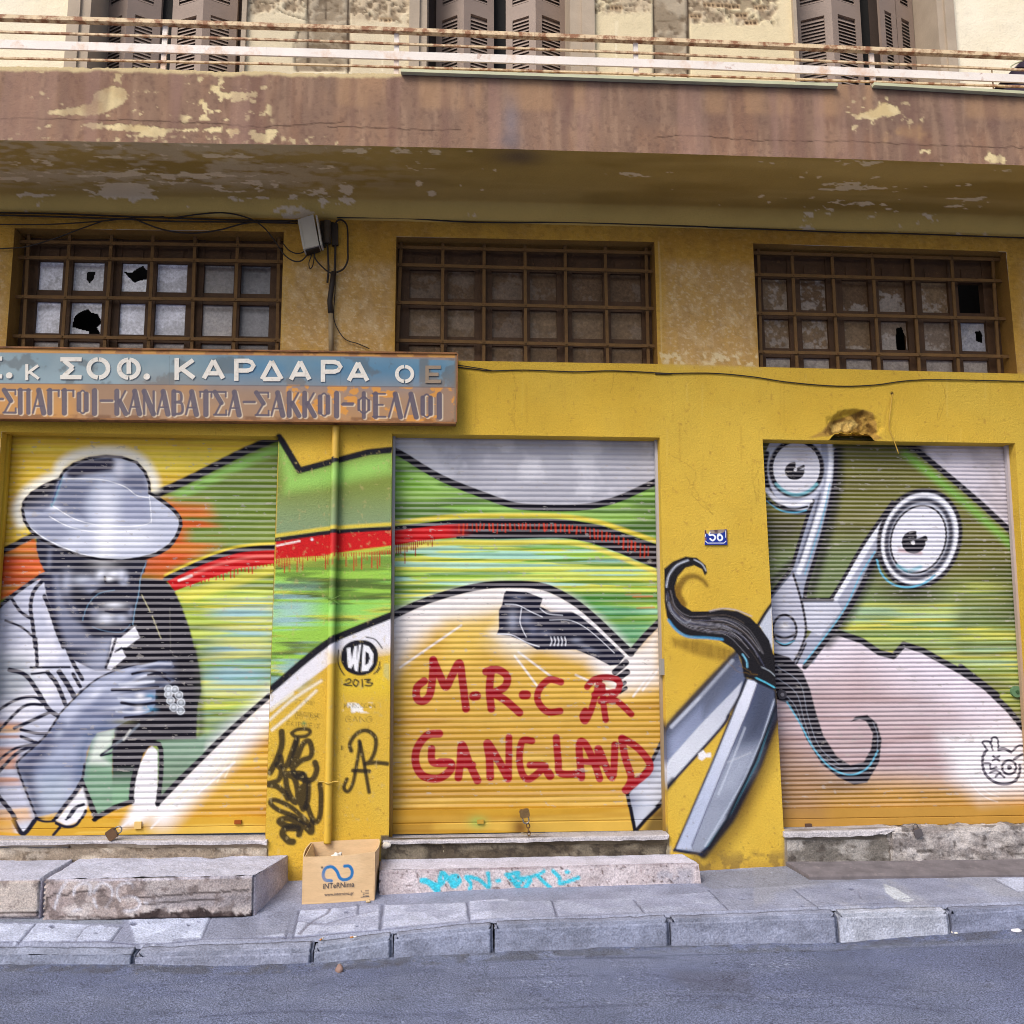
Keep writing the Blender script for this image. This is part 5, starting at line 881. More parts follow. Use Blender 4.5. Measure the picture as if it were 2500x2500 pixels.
pe = -off_r+.6*fbm(u*3.2, v*9, 12, 5)+.4*fbm(u*16, v*26, 4, 4); lw = sstep(-.2, -2.0, u)*np.exp(-((tt-.62)/.2)**2)*.20+np.exp(-((u-2.75)/.5)**2-((tt-.45)/.25)**2)*.16+np.exp(-((u-2.0)/2)**2-((tt-.6)/.12)**2)*.02
c = mixc(c, sstep(.655, .675, pe+lw*.85), (236, 216, 176))
for k_, (cx_, cy_, r_) in enumerate([('TM', (480, 970), 16), ('TM', (545, 1030), 16), ('TM', (697, 985), 6), ('TM', (812, 1010), 9), ('TM', (877, 886), 7), ('TL', (1810, 1005), 30), ('TL', (1690, 1005), 14), ('TR', (555, 1045), 10), ('TR', (595, 1080), 7), ('TR', (855, 920), 10), ('TR', (1490, 1200), 10)]):
    p = PZ(*T(cx_, *cy_)[0], float(np.median(Xs[30:60, :, 2]))); rr_ = r_*S9*PXM*1.25; dd = np.hypot(u-p[0], (v-p[1])*.55)/rr_+1.3*(fbm(u*26, v*40, k_)-.5); c = mixc(c, sstep(1.0, .85, dd), (236, 216, 176))
p = PZ(*T('TM', 1000, 830)[0], 4.33); c = mixc(c, np.exp(-((u-p[0])/.14)**2-((v-p[1])/.10)**2)*.8, (116, 100, 84))
mbv.append(Xs.reshape(-1, 3)); mbc.append(c.reshape(-1, 3)); mbf.append(grid_faces(SROW, nx, off)); off += SROW*nx
# balcony floor
Xt = np.zeros((6, nx, 3)); Xt[:] = X[0][None]; Xt[:, :, 1] += np.linspace(0, BD, 6)[:, None]; Xt[1:, :, 2] -= .004
mbv.append(Xt.reshape(-1, 3)); mbf.append(grid_faces(6, nx, off)); ct = np.empty(Xt.shape, np.float32); ct[:] = lin((176, 166, 150)); ct[0] = lin((214, 190, 150)); mbc.append(ct.reshape(-1, 3)); off += 6*nx
balcony = np_mesh('balcony', np.concatenate(mbv), np.concatenate(mbf), M['fascia'], building, np.concatenate(mbc), smooth=False)
def fy(x, arr): return float(np.interp(x, fx, arr))
for a, b, ya, yb in ((979, 1700, 171, 195), (1700, 2043, 195, 206.5), (2131, 2830, 204, 244)):
    e = MB(); A = P(a, ya+4, BD+.02); B = P(b, yb+4, BD+.02); e.bar(A, B, .018, .03); e.bar(A+np.array([0, .03, .007]), B+np.array([0, .03, .007]), .05, .004, (0, 0, 1)); e.build('metal_edging', M['zinc'], balcony)
# railing
RD = BD-.04
rail = MB(); ry = {'top': ([-330, 0, 800, 1600, 2500, 2830], [24, 44, 69, 100, 139, 153]), 'n2': ([-330, 0, 800, 1600, 2500, 2830], [66, 78, 101, 131, 171, 185]), 'wide': ([-330, 0, 800, 1700, 2500, 2830], [99, 108, 131, 159, 193, 207]), 'n4': ([-330, 0, 800, 1600, 2500, 2830], [133, 142, 159, 182, 212, 224])}
def raily(k): 
    xs = np.linspace(-330, 2830, 30); return [P(x, float(np.interp(x, *ry[k])), RD) for x in xs]
def polybar(mb, pts, w, t):
    for a, b in zip(pts[:-1], pts[1:]): mb.bar(a, b+(b-a)*.002, w, t)
railing = empty('railing', (0, 0, 0)); railing.parent = balcony
tr = MB(); polybar(tr, raily('top'), .024, .034); tr.build('top_rail', M['rustrail'], railing)
for kk, w_, t_, m_ in (('n2', .011, .012, 'rustrail'), ('wide', .050, .012, 'rail'), ('n4', .010, .012, 'rustrail')):
    mb = MB(); polybar(mb, raily(kk), w_, t_); mb.build('rail', M[m_], railing)
for x in (-160, 405, 969, 1551, 2126, 2700):
    mb = MB(); a = P(x, float(np.interp(x, *ry['top'])), RD-.014); b = P(x-(x-1121)*.00, float(np.interp(x, fx, fyt))+2, RD-.014); b[0] = a[0]; b[2] -= .03; mb.bar(a, b, .028, .016); mb.build('post', M['rail'], railing)
mb = MB(); a = P(2421, 166, RD-.012); b = P(2422, 222, RD-.012); b[0] = a[0]; mb.tube([a, b], .004, 6); mb.build('post', M['rustrail'], railing)

# upper floor wall with balcony doors --------------------------------
UC = Canvas.plane(-330, -330, 2830, 300, 0, .0045, (250, 240, 216)); UA = T('N', -340, -340, 2840, -340, 2840, 300, -340, 300)
UC.patchy(UA, (236, 222, 188), 1.5, .5, .2, seed=3, a=.6); UC.fill(T('N', 600, -330, 1010, -330, 1010, 300, 590, 300), (214, 200, 170), 4, .9); UC.fill(T('N', 1440, -330, 1940, -330, 1940, 300, 1440, 300), (222, 206, 168), 4, .9)
for q, s_, th in ((T('TL', 1290, -700, 1640, -700, 1640, 60, 1300, 70), 2, .42), (T('TM', 100, -700, 440, -700, 440, 120, 110, 110), 5, .40), (T('TM', 1340, -700, 1710, -700, 1700, 60, 1340, 70), 7, .42), (T('TR', 150, -700, 650, -700, 640, 130, 160, 120), 9, .38)):
    UC.patchy(q, (196, 178, 150), 12, th, .04, soft=14, seed=s_, a=.95); UC.patchy(q, (136, 118, 96), 24, .55, .05, soft=14, seed=s_+2, a=.75, fy=24); UC.patchy(q, (92, 76, 58), 46, .60, .03, soft=14, seed=s_+1, a=.7)
for q in (T('TL', 1600, -700, 1830, -700, 1835, 370, 1545, 370, 1540, 280, 1560, 160, 1610, 150), T('TM', 1710, -700, 1890, -700, 1890, 400, 1710, 400)):
    UC.fill(q, (178, 164, 142), 3); UC.patchy(q, (146, 130, 108), 9, .48, .06, seed=6, a=.8); UC.patchy(q, (104, 88, 70), 26, .62, .04, seed=2, a=.7)
for v in (('TL', 1612, -600, 1612, 320, 5), ('TL', 1822, -600, 1822, 380, 5), ('TL', 1700, -300, 1705, 90, 4), ('TM', 105, -600, 108, 370, 6), ('TM', 1706, -600, 1712, 400, 5), ('TM', 1888, -600, 1892, 400, 7), ('TR', 170, -600, 175, 400, 6)): UC.stroke(T(v[0], *v[1:5]), v[5], (64, 50, 40), 2, .9)
for v in (('TL', 1450, 40, 1500, 70, 1600, 100), ('TL', 1620, 95, 1830, 95), ('TL', 1560, 160, 1540, 260, 1560, 370), ('TR', 10, 105, 160, 95)): UC.stroke(T(*v), 3, (110, 94, 76), 1.5, .8)
rb = random.Random(4)
for q0 in (('TM', 270, 85), ('TR', 250, 5), ('TR', 320, 10), ('TR', 180, 65), ('TR', 420, 60), ('TR', 470, 100), ('TR', 520, 20), ('TM', 1480, 20), ('TR', 380, 15)):
    UC.fill(T(q0[0], q0[1], q0[2], q0[1]+66, q0[2], q0[1]+66, q0[2]+28, q0[1], q0[2]+28), (186, 160, 126), 1)
    for a in (6, 27, 48): UC.fill(T(q0[0], q0[1]+a, q0[2]+7, q0[1]+a+13, q0[2]+7, q0[1]+a+13, q0[2]+21, q0[1]+a, q0[2]+21), (70, 54, 42), .8)
UC.stroke(T('TM', 285, 100, 285, 370), 3, (246, 236, 210), 2, .7); UC.stroke(T('TM', 1515, 110, 1510, 400), 3, (246, 236, 210), 2, .8)
DO = [((177, 0), (168, 178), (601, 0), (590, 182)), ((1005, 0), (1004, 190), (1445, 0), (1446, 196)), ((1935, 0), (1943, 204), (2317, 0), (2330, 222))]
def ext(p, q, y): t = (y-p[1])/(q[1]-p[1]); return (p[0]+(q[0]-p[0])*t, y)
uq = []; prevT, prevB = (X0, -330), (X0, 300); jam = []
for l0, l1, r0, r1 in DO:
    lt, lb, rt_, rb_ = ext(l0, l1, -330), ext(l0, l1, 300), ext(r0, r1, -330), ext(r0, r1, 300); uq.append([prevT, lt, lb, prevB]); prevT, prevB = rt_, rb_; jam.append((lt, rt_, rb_, lb))
uq.append([prevT, (X1, -330), (X1, 300), prevB])
def upchip(X):
    Y = X.copy(); lum = UC.at(X[..., 0], X[..., 2]).mean(-1); Y[..., 1] += .014*sstep(.5, .15, lum)+.004*fbm(X[..., 0]*20, X[..., 2]*20, 3); return Y
for q_ in uq: wall_patches([q_], 0, .011, UC, 'upper_wall', building, M['upper'], upchip)

def balcony_door(j, inner, leaves, seed, label):
    """inner: px x of the recess at y=90 ; leaves: list of (x0, x1, yaw sign) px at y=90"""
    lt, rt_, rb_, lb = [P(x, y, 0) for x, y in j]; zb = P(1250, 205, BD)[2]-.03; zt = lt[2]
    d = MB(); Dp = .24
    il = P(inner[0], 90, 0)[0]; ir = P(inner[1], 90, 0)[0]; ol = (lt[0]+lb[0])/2; orr = (rt_[0]+rb_[0])/2
    for a, b in ((ol, il), (ir, orr)):               # stepped surround
        w = b-a; s_ = 1 if a == ol else -1; x_out, x_in = (a, b) if s_ > 0 else (b, a)
        d.box(min(x_out, x_out+s_*abs(w)*.42)-.012, max(x_out, x_out+s_*abs(w)*.42)+.012, -.03, .05, zb, zt); d.box(min(x_out+s_*abs(w)*.45, x_in), max(x_out+s_*abs(w)*.45, x_in), -.012, Dp+.1, zb, zt)
    d.box(il-.02, ir+.02, Dp+.09, Dp+.11, zb, zt)
    o = d.build('balcony_door', M['surround'], building); o['label'] = label
    bk = MB(); gx0 = P(leaves[1][1], 90, -Dp)[0]-.01; gx1 = P(leaves[2][0], 90, -Dp)[0]+.01; bk.box(gx0, gx1, Dp+.07, Dp+.088, zb, zt); bk.build('dark_room', M['dark'], o); bk = MB(); bk.box(il, gx0-.002, Dp+.07, Dp+.088, zb, zt); bk.box(gx1+.002, ir, Dp+.07, Dp+.088, zb, zt); bk.build('recess_shade_panel', M['recess_shade'], o)  # brown panels beside the gap stand in for shade inside the recess
    for (x0, x1, ys, ye) in leaves:
        a = P(x0, 90, -Dp)[0]; b = P(x1, 90, -Dp)[0]; L = MB(); th = .035
        ya, yb = Dp+ys, Dp+ye
        def pt(u, w, z): return np.array([a+(b-a)*u, ya+(yb-ya)*u+w, z])
        def bx(u0, u1, z0, z1, w0=-th/2, w1=th/2): L.hexa([pt(u0, w0, z0), pt(u1, w0, z0), pt(u1, w0, z1), pt(u0, w0, z1), pt(u0, w1, z0), pt(u1, w1, z0), pt(u1, w1, z1), pt(u0, w1, z1)])
        W = math.hypot(b-a, yb-ya); su = .052/W; bx(0, su, zb, zt); bx(1-su, 1, zb, zt)
        zr = P((x0+x1)/2, 30, -Dp)[2]
        z_lo = zb+.06; bx(su, 1-su, zb, z_lo); bx(su, 1-su, zr-.055, zr+.055); bx(su-.01, 1.01-su, zb+.01, zt-.01, .0215, .0255); bx(su, 1-su, zt-.08, zt)
        for z0, z1 in ((z_lo, zr-.055), (zr+.055, zt-.08)):
            z = z0+.004
            while z < z1-.022:
                L.hexa([pt(su, -.016, z), pt(1-su, -.016, z), pt(1-su, -.013, z+.006), pt(su, -.013, z+.006), pt(su, .008, z+.040), pt(1-su, .008, z+.040), pt(1-su, .012, z+.046), pt(su, .012, z+.046)]); z += .0268
        L.build('shutter_leaf', M['leaf'], o)
    return o
M['surround'] = mk('door_surround_paint', (176, 160, 140), .8, .15, 4, .25, 50)
balcony_door(jam[0], (219, 592), [(247, 318, .06, -.06), (318, 386, -.06, .05), (414, 500, .05, -.05), (500, 574, -.05, .05)], 1, 'balcony door with closed louvred leaves beside the leftmost railing post')
balcony_door(jam[1], (1042, 1392), [(1064, 1132, .06, -.06), (1132, 1206, -.06, .03), (1236, 1306, .06, -.05), (1306, 1384, -.05, .06)], 2, 'middle balcony door with louvred leaves slightly ajar')
balcony_door(jam[2], (1940, 2290), [(1944, 2024, .06, -.05), (2024, 2106, -.05, .03), (2132, 2184, -.10, -.02), (2186, 2242, -.02, .07)], 3, 'balcony door with one leaf swung open past a wide dark gap')
# the same building carries on, plain, beyond both edges of the picture
for sgn_ in (-1, 1):
    e0 = P(X0 if sgn_ < 0 else X1, 1200, 0)[0]; j = 0 if sgn_ < 0 else -1; a, b = (e0-9, e0+.001) if sgn_ < 0 else (e0-.001, e0+9); zt_, zb_ = float(X_F[0, j, 2]), float(X_F[-1, j, 2])
    zc_ = float(Xs[-1, j, 2])
    a, b = (a, b+.42) if sgn_ < 0 else (a-.42, b); zw_ = P(X0 if sgn_ < 0 else X1, 845 if sgn_ < 0 else 920, 0)[2]; m_ = MB(); m_.box(a, b, .004, .3, -.2, zw_, lin(YEL)); m_.box(a, b, .004, .3, zw_, zc_+.2, lin((204, 158, 64))); m_.build('side_wall', M['wall'], building, True)
    m_ = MB(); m_.box(a, b, .05, .3, zt_-.05, zt_+1.6, lin((250, 240, 216))); m_.build('upper_wall', M['upper'], building, True)
    bx0, bx1 = (a, float(X_F[0, 0, 0])+.3) if sgn_ < 0 else (float(X_F[0, -1, 0])-.3, b); m_ = MB(); m_.box(bx0, bx1, -BD+.012, .0, zb_+.06, zt_-.012, lin((140, 110, 92))); m_.build('balcony', M['fascia'], building, True)
# ------------------------------------------------------------------ ground: road, pavement, kerb
AX = [-2.9, -2.256, -1.666, -1.0, -.737, -.656, -.331, .164, .207, .661, 1.05, 1.5, 1.96, 2.56, 2.967, 3.6]
AZ = [.066, .061, .048, .043, .047, .058, .103, .138, .151, .155, .157, .160, .165, .168, .194, .20]
RX = [-2.9, -2.25, -1.6, -1.0, .207, .87, 1.5, 1.91, 2.55, 2.96, 3.6]; RZ = [.018, .016, .002, -.018, .020, .031, .031, .027, .057, .071, .08]
IX = [-2.9, -2.26, -1.6, -.79, -.386, .207, .873, 1.51, 1.84, 2.64, 3.2]; IZ = [.096, .093, .066, .078, .109, .156, .162, .170, .180, .180, .19]
WX = [-3.2, -.95, 1.455, 1.966, 3.2]; WZ = [.195, .197, .211, .229, .235]
KD, KI = .75, .665                       # kerb arris and inner edge, metres in front of the wall
def z_arris(x): return np.interp(x, AX, AZ)
def z_road(x): return np.interp(x, RX, RZ)
def z_pave(x, d): k = np.clip(d/KI, 0, 1); return np.interp(x, WX, WZ)*(1-k)+np.interp(x, IX, IZ)*k
def gconv(px, py):
    z = .15
    for _ in range(6):
        p = PZ(px, py, z); z = float(z_pave(p[0], -p[1]))
    return p[0], -p[1]
def gpt(px, py): x, d = gconv(px, py); return np.array([x, -d, float(z_pave(x, d))])
def rpt(px, py):
    z = .03
    for _ in range(6): p = PZ(px, py, z); z = float(z_road(p[0]))
    return p
# road
RC = Canvas(-3.2, 4.0, .70, 2.7, .006, lambda x, y: (rpt(x, y)[0], -rpt(x, y)[1]), (134, 136, 154)); RC.m = PXM*.85
RA = [(-50, 2300), (2550, 2250), (2600, 2600), (-100, 2600)]
RC.patchy(RA, (118, 120, 142), 1.2, .5, .15, seed=2, a=.7, fy=3); RC.patchy(RA, (150, 150, 164), 3, .56, .1, seed=5, a=.4, fy=6)
gut = T('GB', 500, 1130, 900, 1105, 1400, 1080, 1900, 1060)+T('GC', 0, 1075, 700, 1050, 1300, 1040, 1932, 1030)+T('GD', 650, 925, 1300, 900, 1932, 870); RC.stroke(gut, 30, (150, 150, 160), 5, .6)
RC.stroke(T('GC', -200, 1135, 200, 1100, 600, 1090, 1000, 1085, 1300, 1068, 1932, 1050)+T('GD', 600, 945, 1200, 920, 1800, 912), 4, (84, 84, 104), 2.5, .7)
for v in (('GA', 1500, 1510, 1932, 1480), ('GB', 0, 1490, 600, 1480, 1100, 1500, 1640, 1490), ('GB', 740, 1295, 880, 1290), ('GC', 0, 1470, 400, 1450, 1000, 1430), ('GC', 700, 1080, 1270, 1085), ('GC', 1280, 1360, 1932, 1370), ('GC', 1120, 1200, 1500, 1250, 1800, 1240), ('GD', 0, 1270, 500, 1320, 900, 1300, 1400, 1350), ('GD', 300, 1050, 420, 1045), ('GD', 1230, 1215, 1340, 1215), ('GD', 0, 1050, 200, 1040), ('GA', 1300, 1335, 1400, 1330), ('GB', 1000, 1520, 1100, 1520), ('GC', 0, 1235, 500, 1215, 850, 1210)):
    RC.stroke(T(*v), 9 if v[0] != 'GD' else 8, (86, 86, 108), 5, .55)
RC.fill(T('GC', 1300, 1180, 1900, 1180, 1932, 1330, 1500, 1330, 1350, 1260), (112, 108, 118), 20, .5)
rr = random.Random(2)
for i in range(420):
    q = rr.uniform(-40, 2540); yb0 = float(np.interp(q, [0, 331, 629, 900, 1217, 1531, 1829, 2017, 2307, 2488], [2354, 2354, 2357, 2342, 2324, 2311, 2305, 2302, 2281, 2270])); RC.ell((q, yb0+abs(rr.gauss(2, 9))), rr.uniform(1, 3.4), rr.uniform(.8, 2.2), rr.choice([(84, 76, 70), (66, 62, 66), (150, 136, 116), (196, 190, 186), (110, 100, 90)]), a=.8)
RC.patchy(T('N', -40, 2345, 640, 2350, 960, 2335, 1240, 2318, 1840, 2300, 2540, 2262, 2540, 2290, 1840, 2325, 1240, 2345, 900, 2365, -40, 2376), (104, 98, 96), 14, .5, .08, seed=6, a=.6, soft=6)
for v in ((60, 2395, 300, 2410, 520, 2400, 700, 2425), (900, 2440, 1080, 2420, 1300, 2450, 1500, 2440), (1700, 2400, 1900, 2440, 2100, 2430, 2400, 2470), (1180, 2345, 1190, 2390, 1230, 2420)): RC.stroke(RC.rag(T('N', *v), 5, 9, 5)[:-int(math.hypot(v[0]-v[-2], v[1]-v[-1])/9)-1], 1.8, (60, 60, 74), .8, .75, False)
for i in range(14):
    q = (rr.uniform(0, 2500), rr.uniform(2350, 2490)); RC.ell(q, rr.uniform(14, 50), rr.uniform(3, 8), rr.choice([(88, 88, 104), (150, 150, 164), (100, 96, 104)]), soft=5, a=.35)
for i in range(170):
    q = (rr.uniform(0, 2500), rr.uniform(2330, 2500)); RC.ell(q, rr.uniform(1, 2.2), rr.uniform(.8, 1.5), rr.choice([(225, 225, 235), (190, 190, 200), (76, 76, 92)]), a=.85)
for i in range(60):
    q = T('GC', rr.gauss(500, 330), rr.gauss(1270, 25))[0] if i < 40 else T('GD', rr.gauss(250, 120), rr.gauss(1035, 15))[0]; RC.ell(q, 1.5, 1.0, (240, 240, 248), a=.9)
nxr, nyr = 620, 180; xs = np.linspace(-3.0, 3.7, nxr); ds = np.linspace(KD-.05, 2.5, nyr); Xr = np.zeros((nyr, nxr, 3)); Xr[..., 0] = xs; Xr[..., 1] = -ds[:, None]
Xr[..., 2] = z_road(xs)[None]+.006*(fbm(Xr[..., 0]*3, Xr[..., 1]*5, 3)-.5)+.012*sstep(.9, .76, ds)[:, None]*(fbm(Xr[..., 0]*7, Xr[..., 1]*9, 6)-.42)
far = sstep(1.6, 2.5, ds)[:, None]*.0
cR = RC.at(Xr[..., 0], -Xr[..., 1])
vv = [Xr.reshape(-1, 3)]; ff = [grid_faces(nyr, nxr)]; cc = [cR.reshape(-1, 3)]; off = nyr*nxr
road_far = []
def sheet(xa, xb, ya, yb, zf):
    global off
    X = bilin([(xa, ya, 0), (xb, ya, 0), (xb, yb, 0), (xa, yb, 0)], 30, 60); X[..., 2] = zf(X[..., 0]); c = np.empty(X.shape, np.float32); c[:] = lin((134, 136, 154))
    vv.append(X.reshape(-1, 3)); ff.append(grid_faces(30, 60, off)); cc.append(c.reshape(-1, 3)); off += 1800
sheet(-3.0, 3.7, -2.5, -40, lambda x: z_road(x)); sheet(-45, -3.0, -.7, -40, lambda x: np.full_like(x, RZ[0])); sheet(3.7, 45, -.7, -40, lambda x: np.full_like(x, RZ[-1]))
struct(np_mesh('road', np.concatenate(vv), np.concatenate(ff), M['asphalt'], None, np.concatenate(cc)))
# pavement
GC_ = Canvas(-3.3, 3.9, -.02, .76, .0035, gconv, (176, 174, 184)); GC_.m = PXM*.9
PA = [(-200, 2100), (2700, 2080), (2700, 2260), (-200, 2330)]
GC_.patchy(PA, (158, 156, 168), 3, .5, .1, seed=3, a=.7); GC_.patchy(T('GC', 1400, 430, 1932, 430, 1932, 900, 1300, 900)+[(2600, 2240), (2600, 2080)], (188, 182, 180), 5, .5, .1, seed=6, a=.5)
GC_.fill(T('GC', 1530, 450, 1932, 430)+[(1990, 2100), (2100, 2150), (1900, 2165), (1740, 2170), (1710, 2160)], (150, 146, 148), 8, .7)
white = (232, 230, 238)
for pl in (('GA', -60, 840, 258, 842, 140, 965, -160, 970), ('GA', 268, 838, 560, 845, 860, 880, 895, 870, 820, 960, 160, 968), ('GA', 945, 820, 1200, 800, 1560, 780, 1480, 940, 1280, 950, 1260, 980, 1000, 985)):
    GC_.fill(GC_.rag(T(*pl), 2.5, 8, 2), white, 1.2); GC_.patchy(T(*pl), (200, 198, 208), 9, .5, .08, seed=4, a=.6)
for pl in (('GB', 120, 790, 320, 790, 290, 925, 60, 940), ('GB', 400, 740, 620, 725, 830, 705, 985, 690, 975, 875, 620, 905, 350, 925), ('GB', 1030, 695, 1620, 680, 1640, 810, 1200, 850, 1010, 870), ('GB', 1650, 670, 1932, 650, 1932, 790, 1660, 805), ('GC', 0, 670, 440, 665, 470, 770, 0, 790), ('GC', 470, 660, 1050, 645, 1115, 745, 490, 770), ('GC', 1080, 640, 1620, 600, 1735, 725, 1130, 745)):
    GC_.fill(T(*pl), (214, 211, 220) if pl[0] == 'GB' else (190, 188, 198), 1.5); GC_.patchy(T(*pl), (170, 168, 182), 8, .52, .08, seed=6, a=.6, fy=14)
GC_.fill(T('GD', 985, 490, 1060, 520, 1190, 600, 1150, 620, 1060, 600, 1000, 550), (226, 222, 216), 1.5); GC_.fill(T('GD', 1740, 460, 1932, 450, 1932, 545, 1890, 545), (212, 210, 218), 1.5)
jt = (104, 102, 116)
for v in (('GA', 262, 840, 140, 970), ('GA', 900, 865, 815, 970), ('GA', 1560, 780, 1490, 945), ('GB', 335, 790, 290, 940), ('GB', 395, 735, 350, 935), ('GB', 1010, 690, 990, 880), ('GB', 1630, 675, 1650, 812), ('GC', 445, 665, 485, 780), ('GC', 1050, 655, 1130, 755), ('GC', 1600, 580, 1750, 735), ('GD', 380, 530, 540, 650), ('GD', 1180, 590, 1060, 600), ('GD', 1740, 470, 1900, 550), ('GB', 830, 690, 828, 760)): GC_.stroke(T(*v), 4, jt, 1.2, .85, False)
for v in (('GB', 620, 720, 600, 760, 480, 830, 400, 910), ('GB', 380, 820, 560, 840, 780, 780, 960, 740), ('GB', 480, 830, 620, 840), ('GA', 560, 960, 620, 880, 700, 850), ('GD', 820, 540, 830, 590)): GC_.stroke(T(*v), 3 if v[1] != 620 else 8, (120, 110, 116), 1.5, .7)
GC_.stroke(T('GA', -100, 970, 800, 968, 1000, 985, 1280, 975, 1500, 945, 1932, 935)+T('GB', 350, 930, 640, 910, 1000, 880, 1200, 855), 4, (90, 86, 110), 1.5, .9, False); GC_.stroke(T('GD', 540, 648, 1060, 615), 3, jt, 1.2, .8)
for k_, x, y, rx, ry in (('GA', 385, 862, 7, 5), ('GA', 985, 852, 9, 5), ('GA', 1100, 850, 4, 2), ('GA', 1390, 858, 4, 3), ('GA', 1465, 835, 4, 2), ('GA', 710, 912, 5, 2), ('GB', 745, 750, 5, 3), ('GB', 820, 855, 4, 2), ('GD', 770, 527, 6, 3), ('GD', 440, 645, 5, 2), ('GB', 180, 790, 5, 3), ('GC', 1850, 650, 5, 2)): GC_.ell(T(k_, x, y)[0], rx, ry, (110, 108, 122), a=.85)
GC_.fill(T('GA', -300, 740, 340, 760, 900, 790, 900, 850, 300, 830, -300, 820), (150, 150, 150), 6, .7); GC_.fill(T('GA', 1560, 780, 1932, 790)+T('GB', 380, 700, 330, 900, 60, 940)+T('GA', 1500, 940), (150, 148, 158), 6, .8)
for i in range(120): GC_.ell((rr.uniform(0, 2500), rr.uniform(2120, 2300)), rr.uniform(.8, 2), rr.uniform(.6, 1.4), rr.choice([(96, 92, 104), (120, 116, 126), (214, 212, 220)]), a=.7)
nxp, nyp = 900, 110; xs = np.linspace(-3.1, 3.7, nxp); ds = np.linspace(-.01, KI+.012, nyp); Xp = np.zeros((nyp, nxp, 3)); Xp[..., 0] = xs; Xp[..., 1] = -ds[:, None]
lum = GC_.at(Xp[..., 0], -Xp[..., 1]); Xp[..., 2] = z_pave(xs[None], ds[:, None])+.006*(fbm(Xp[..., 0]*5, Xp[..., 1]*5, 3)-.5)+.010*(sstep(.1, .45, lum.mean(-1))-.6)
Xp[-1, :, 2] -= .02
vv = [Xp.reshape(-1, 3)]; ff = [grid_faces(nyp, nxp)]; cc = [lum.reshape(-1, 3)]; off = nyp*nxp
def psheet(xa, xb):
    global off
    X = bilin([(xa, 0, 0), (xb, 0, 0), (xb, -KI, 0), (xa, -KI, 0)], 8, 40); X[..., 2] = z_pave(X[..., 0], -X[..., 1]); c = np.empty(X.shape, np.float32); c[:] = lin((176, 174, 184))
    vv.append(X.reshape(-1, 3)); ff.append(grid_faces(8, 40, off)); cc.append(c.reshape(-1, 3)); off += 320
psheet(-20, -3.1); psheet(3.7, 20)
struct(np_mesh('pavement', np.concatenate(vv), np.concatenate(ff), M['pave'], None, np.concatenate(cc)))

# stone blocks --------------------------------------------------------
def rock(name, c8, step, amp, seed, mat, colfn, chipw=.012, parent=None, ragged=None, freq=1.0):
    """c8: top ring then bottom ring; rings run front-left, front-right, back-right, back-left"""
    c = [np.asarray(p, float) for p in c8]; V = []; F = []; off = 0; E = []
    faces = [(0, 1, 5, 4), (1, 2, 6, 5), (2, 3, 7, 6), (3, 0, 4, 7), (3, 2, 1, 0), (4, 5, 6, 7)]
    for f in faces:
        q = [c[i] for i in f]; n = max(3, int(np.linalg.norm(q[0]-q[3])/step)+1); m = max(3, int(np.linalg.norm(q[0]-q[1])/step)+1)
        X = bilin(q, n, m); nrm = np.cross(q[1]-q[0], q[3]-q[0]); nrm /= np.linalg.norm(nrm)+1e-9
        V.append(X.reshape(-1, 3)); F.append(grid_faces(n, m, off)); off += n*m
    V = np.concatenate(V); F = np.concatenate(F); key = np.round(V, 5); _, idx, inv = np.unique(key, axis=0, return_index=True, return_inverse=True); inv = inv.ravel(); V = V[idx]; F = inv[F]
    ctr = V.mean(0); nr = np.zeros_like(V); cnt = np.zeros(len(V))
    fn = np.cross(V[F[:, 2]]-V[F[:, 0]], V[F[:, 3]]-V[F[:, 1]]); fc = V[F].mean(1); sgn = np.sign(np.einsum('ij,ij->i', fn, fc-ctr)); fn *= np.where(sgn == 0, 1, sgn)[:, None]; fl = sgn < 0; F[fl] = F[fl][:, ::-1]
    un = fn/(np.linalg.norm(fn, axis=1)[:, None]+1e-12)
    for k in range(4): np.add.at(nr, F[:, k], un); np.add.at(cnt, F[:, k], 1)
    ln = np.linalg.norm(nr, axis=1)/np.maximum(cnt, 1); nr /= np.linalg.norm(nr, axis=1)[:, None]+1e-12
    edge = sstep(.97, .80, ln); a = V[:, 0]*freq; b = V[:, 1]*freq; z = V[:, 2]*freq
    n1 = fbm(a*6+z*5, b*6-z*4, seed)-.5; n2 = fbm(a*22+z*17, b*22+z*23, seed+3)-.5
    V2 = V+nr*(amp*(n1*1.2+n2*.7))[:, None]-nr*(edge*(chipw*(.5+1.6*np.clip(n2+.35, 0, 1))))[:, None]
    if ragged is not None: V2 = ragged(V, V2, nr)
    o = np_mesh(name, V2, F, mat, parent, colfn(V, nr), smooth=True)
    return o
def stone_col(base, dark, seed, cv=None, dfront=None, light=None):
    def fn(V, nr):
        n = fbm(V[:, 0]*9+V[:, 1]*5, V[:, 2]*14+V[:, 1]*8, seed); c = lin(base)*np.ones((len(V), 1)); w = sstep(.4, .65, n)[:, None]; c = c*(1-w*.6)+lin(dark)*w*.6
        if light is not None: u = sstep(.5, .9, nr[:, 2])[:, None]; c = c*(1-u)+lin(light)*u
        if cv is not None: k = ((nr[:, 1] < -.6) & (np.abs(V[:, 1]+dfront) < .02))[:, None]; c = np.where(k, cv.at(V[:, 0], V[:, 2]), c)
        return c
    return fn
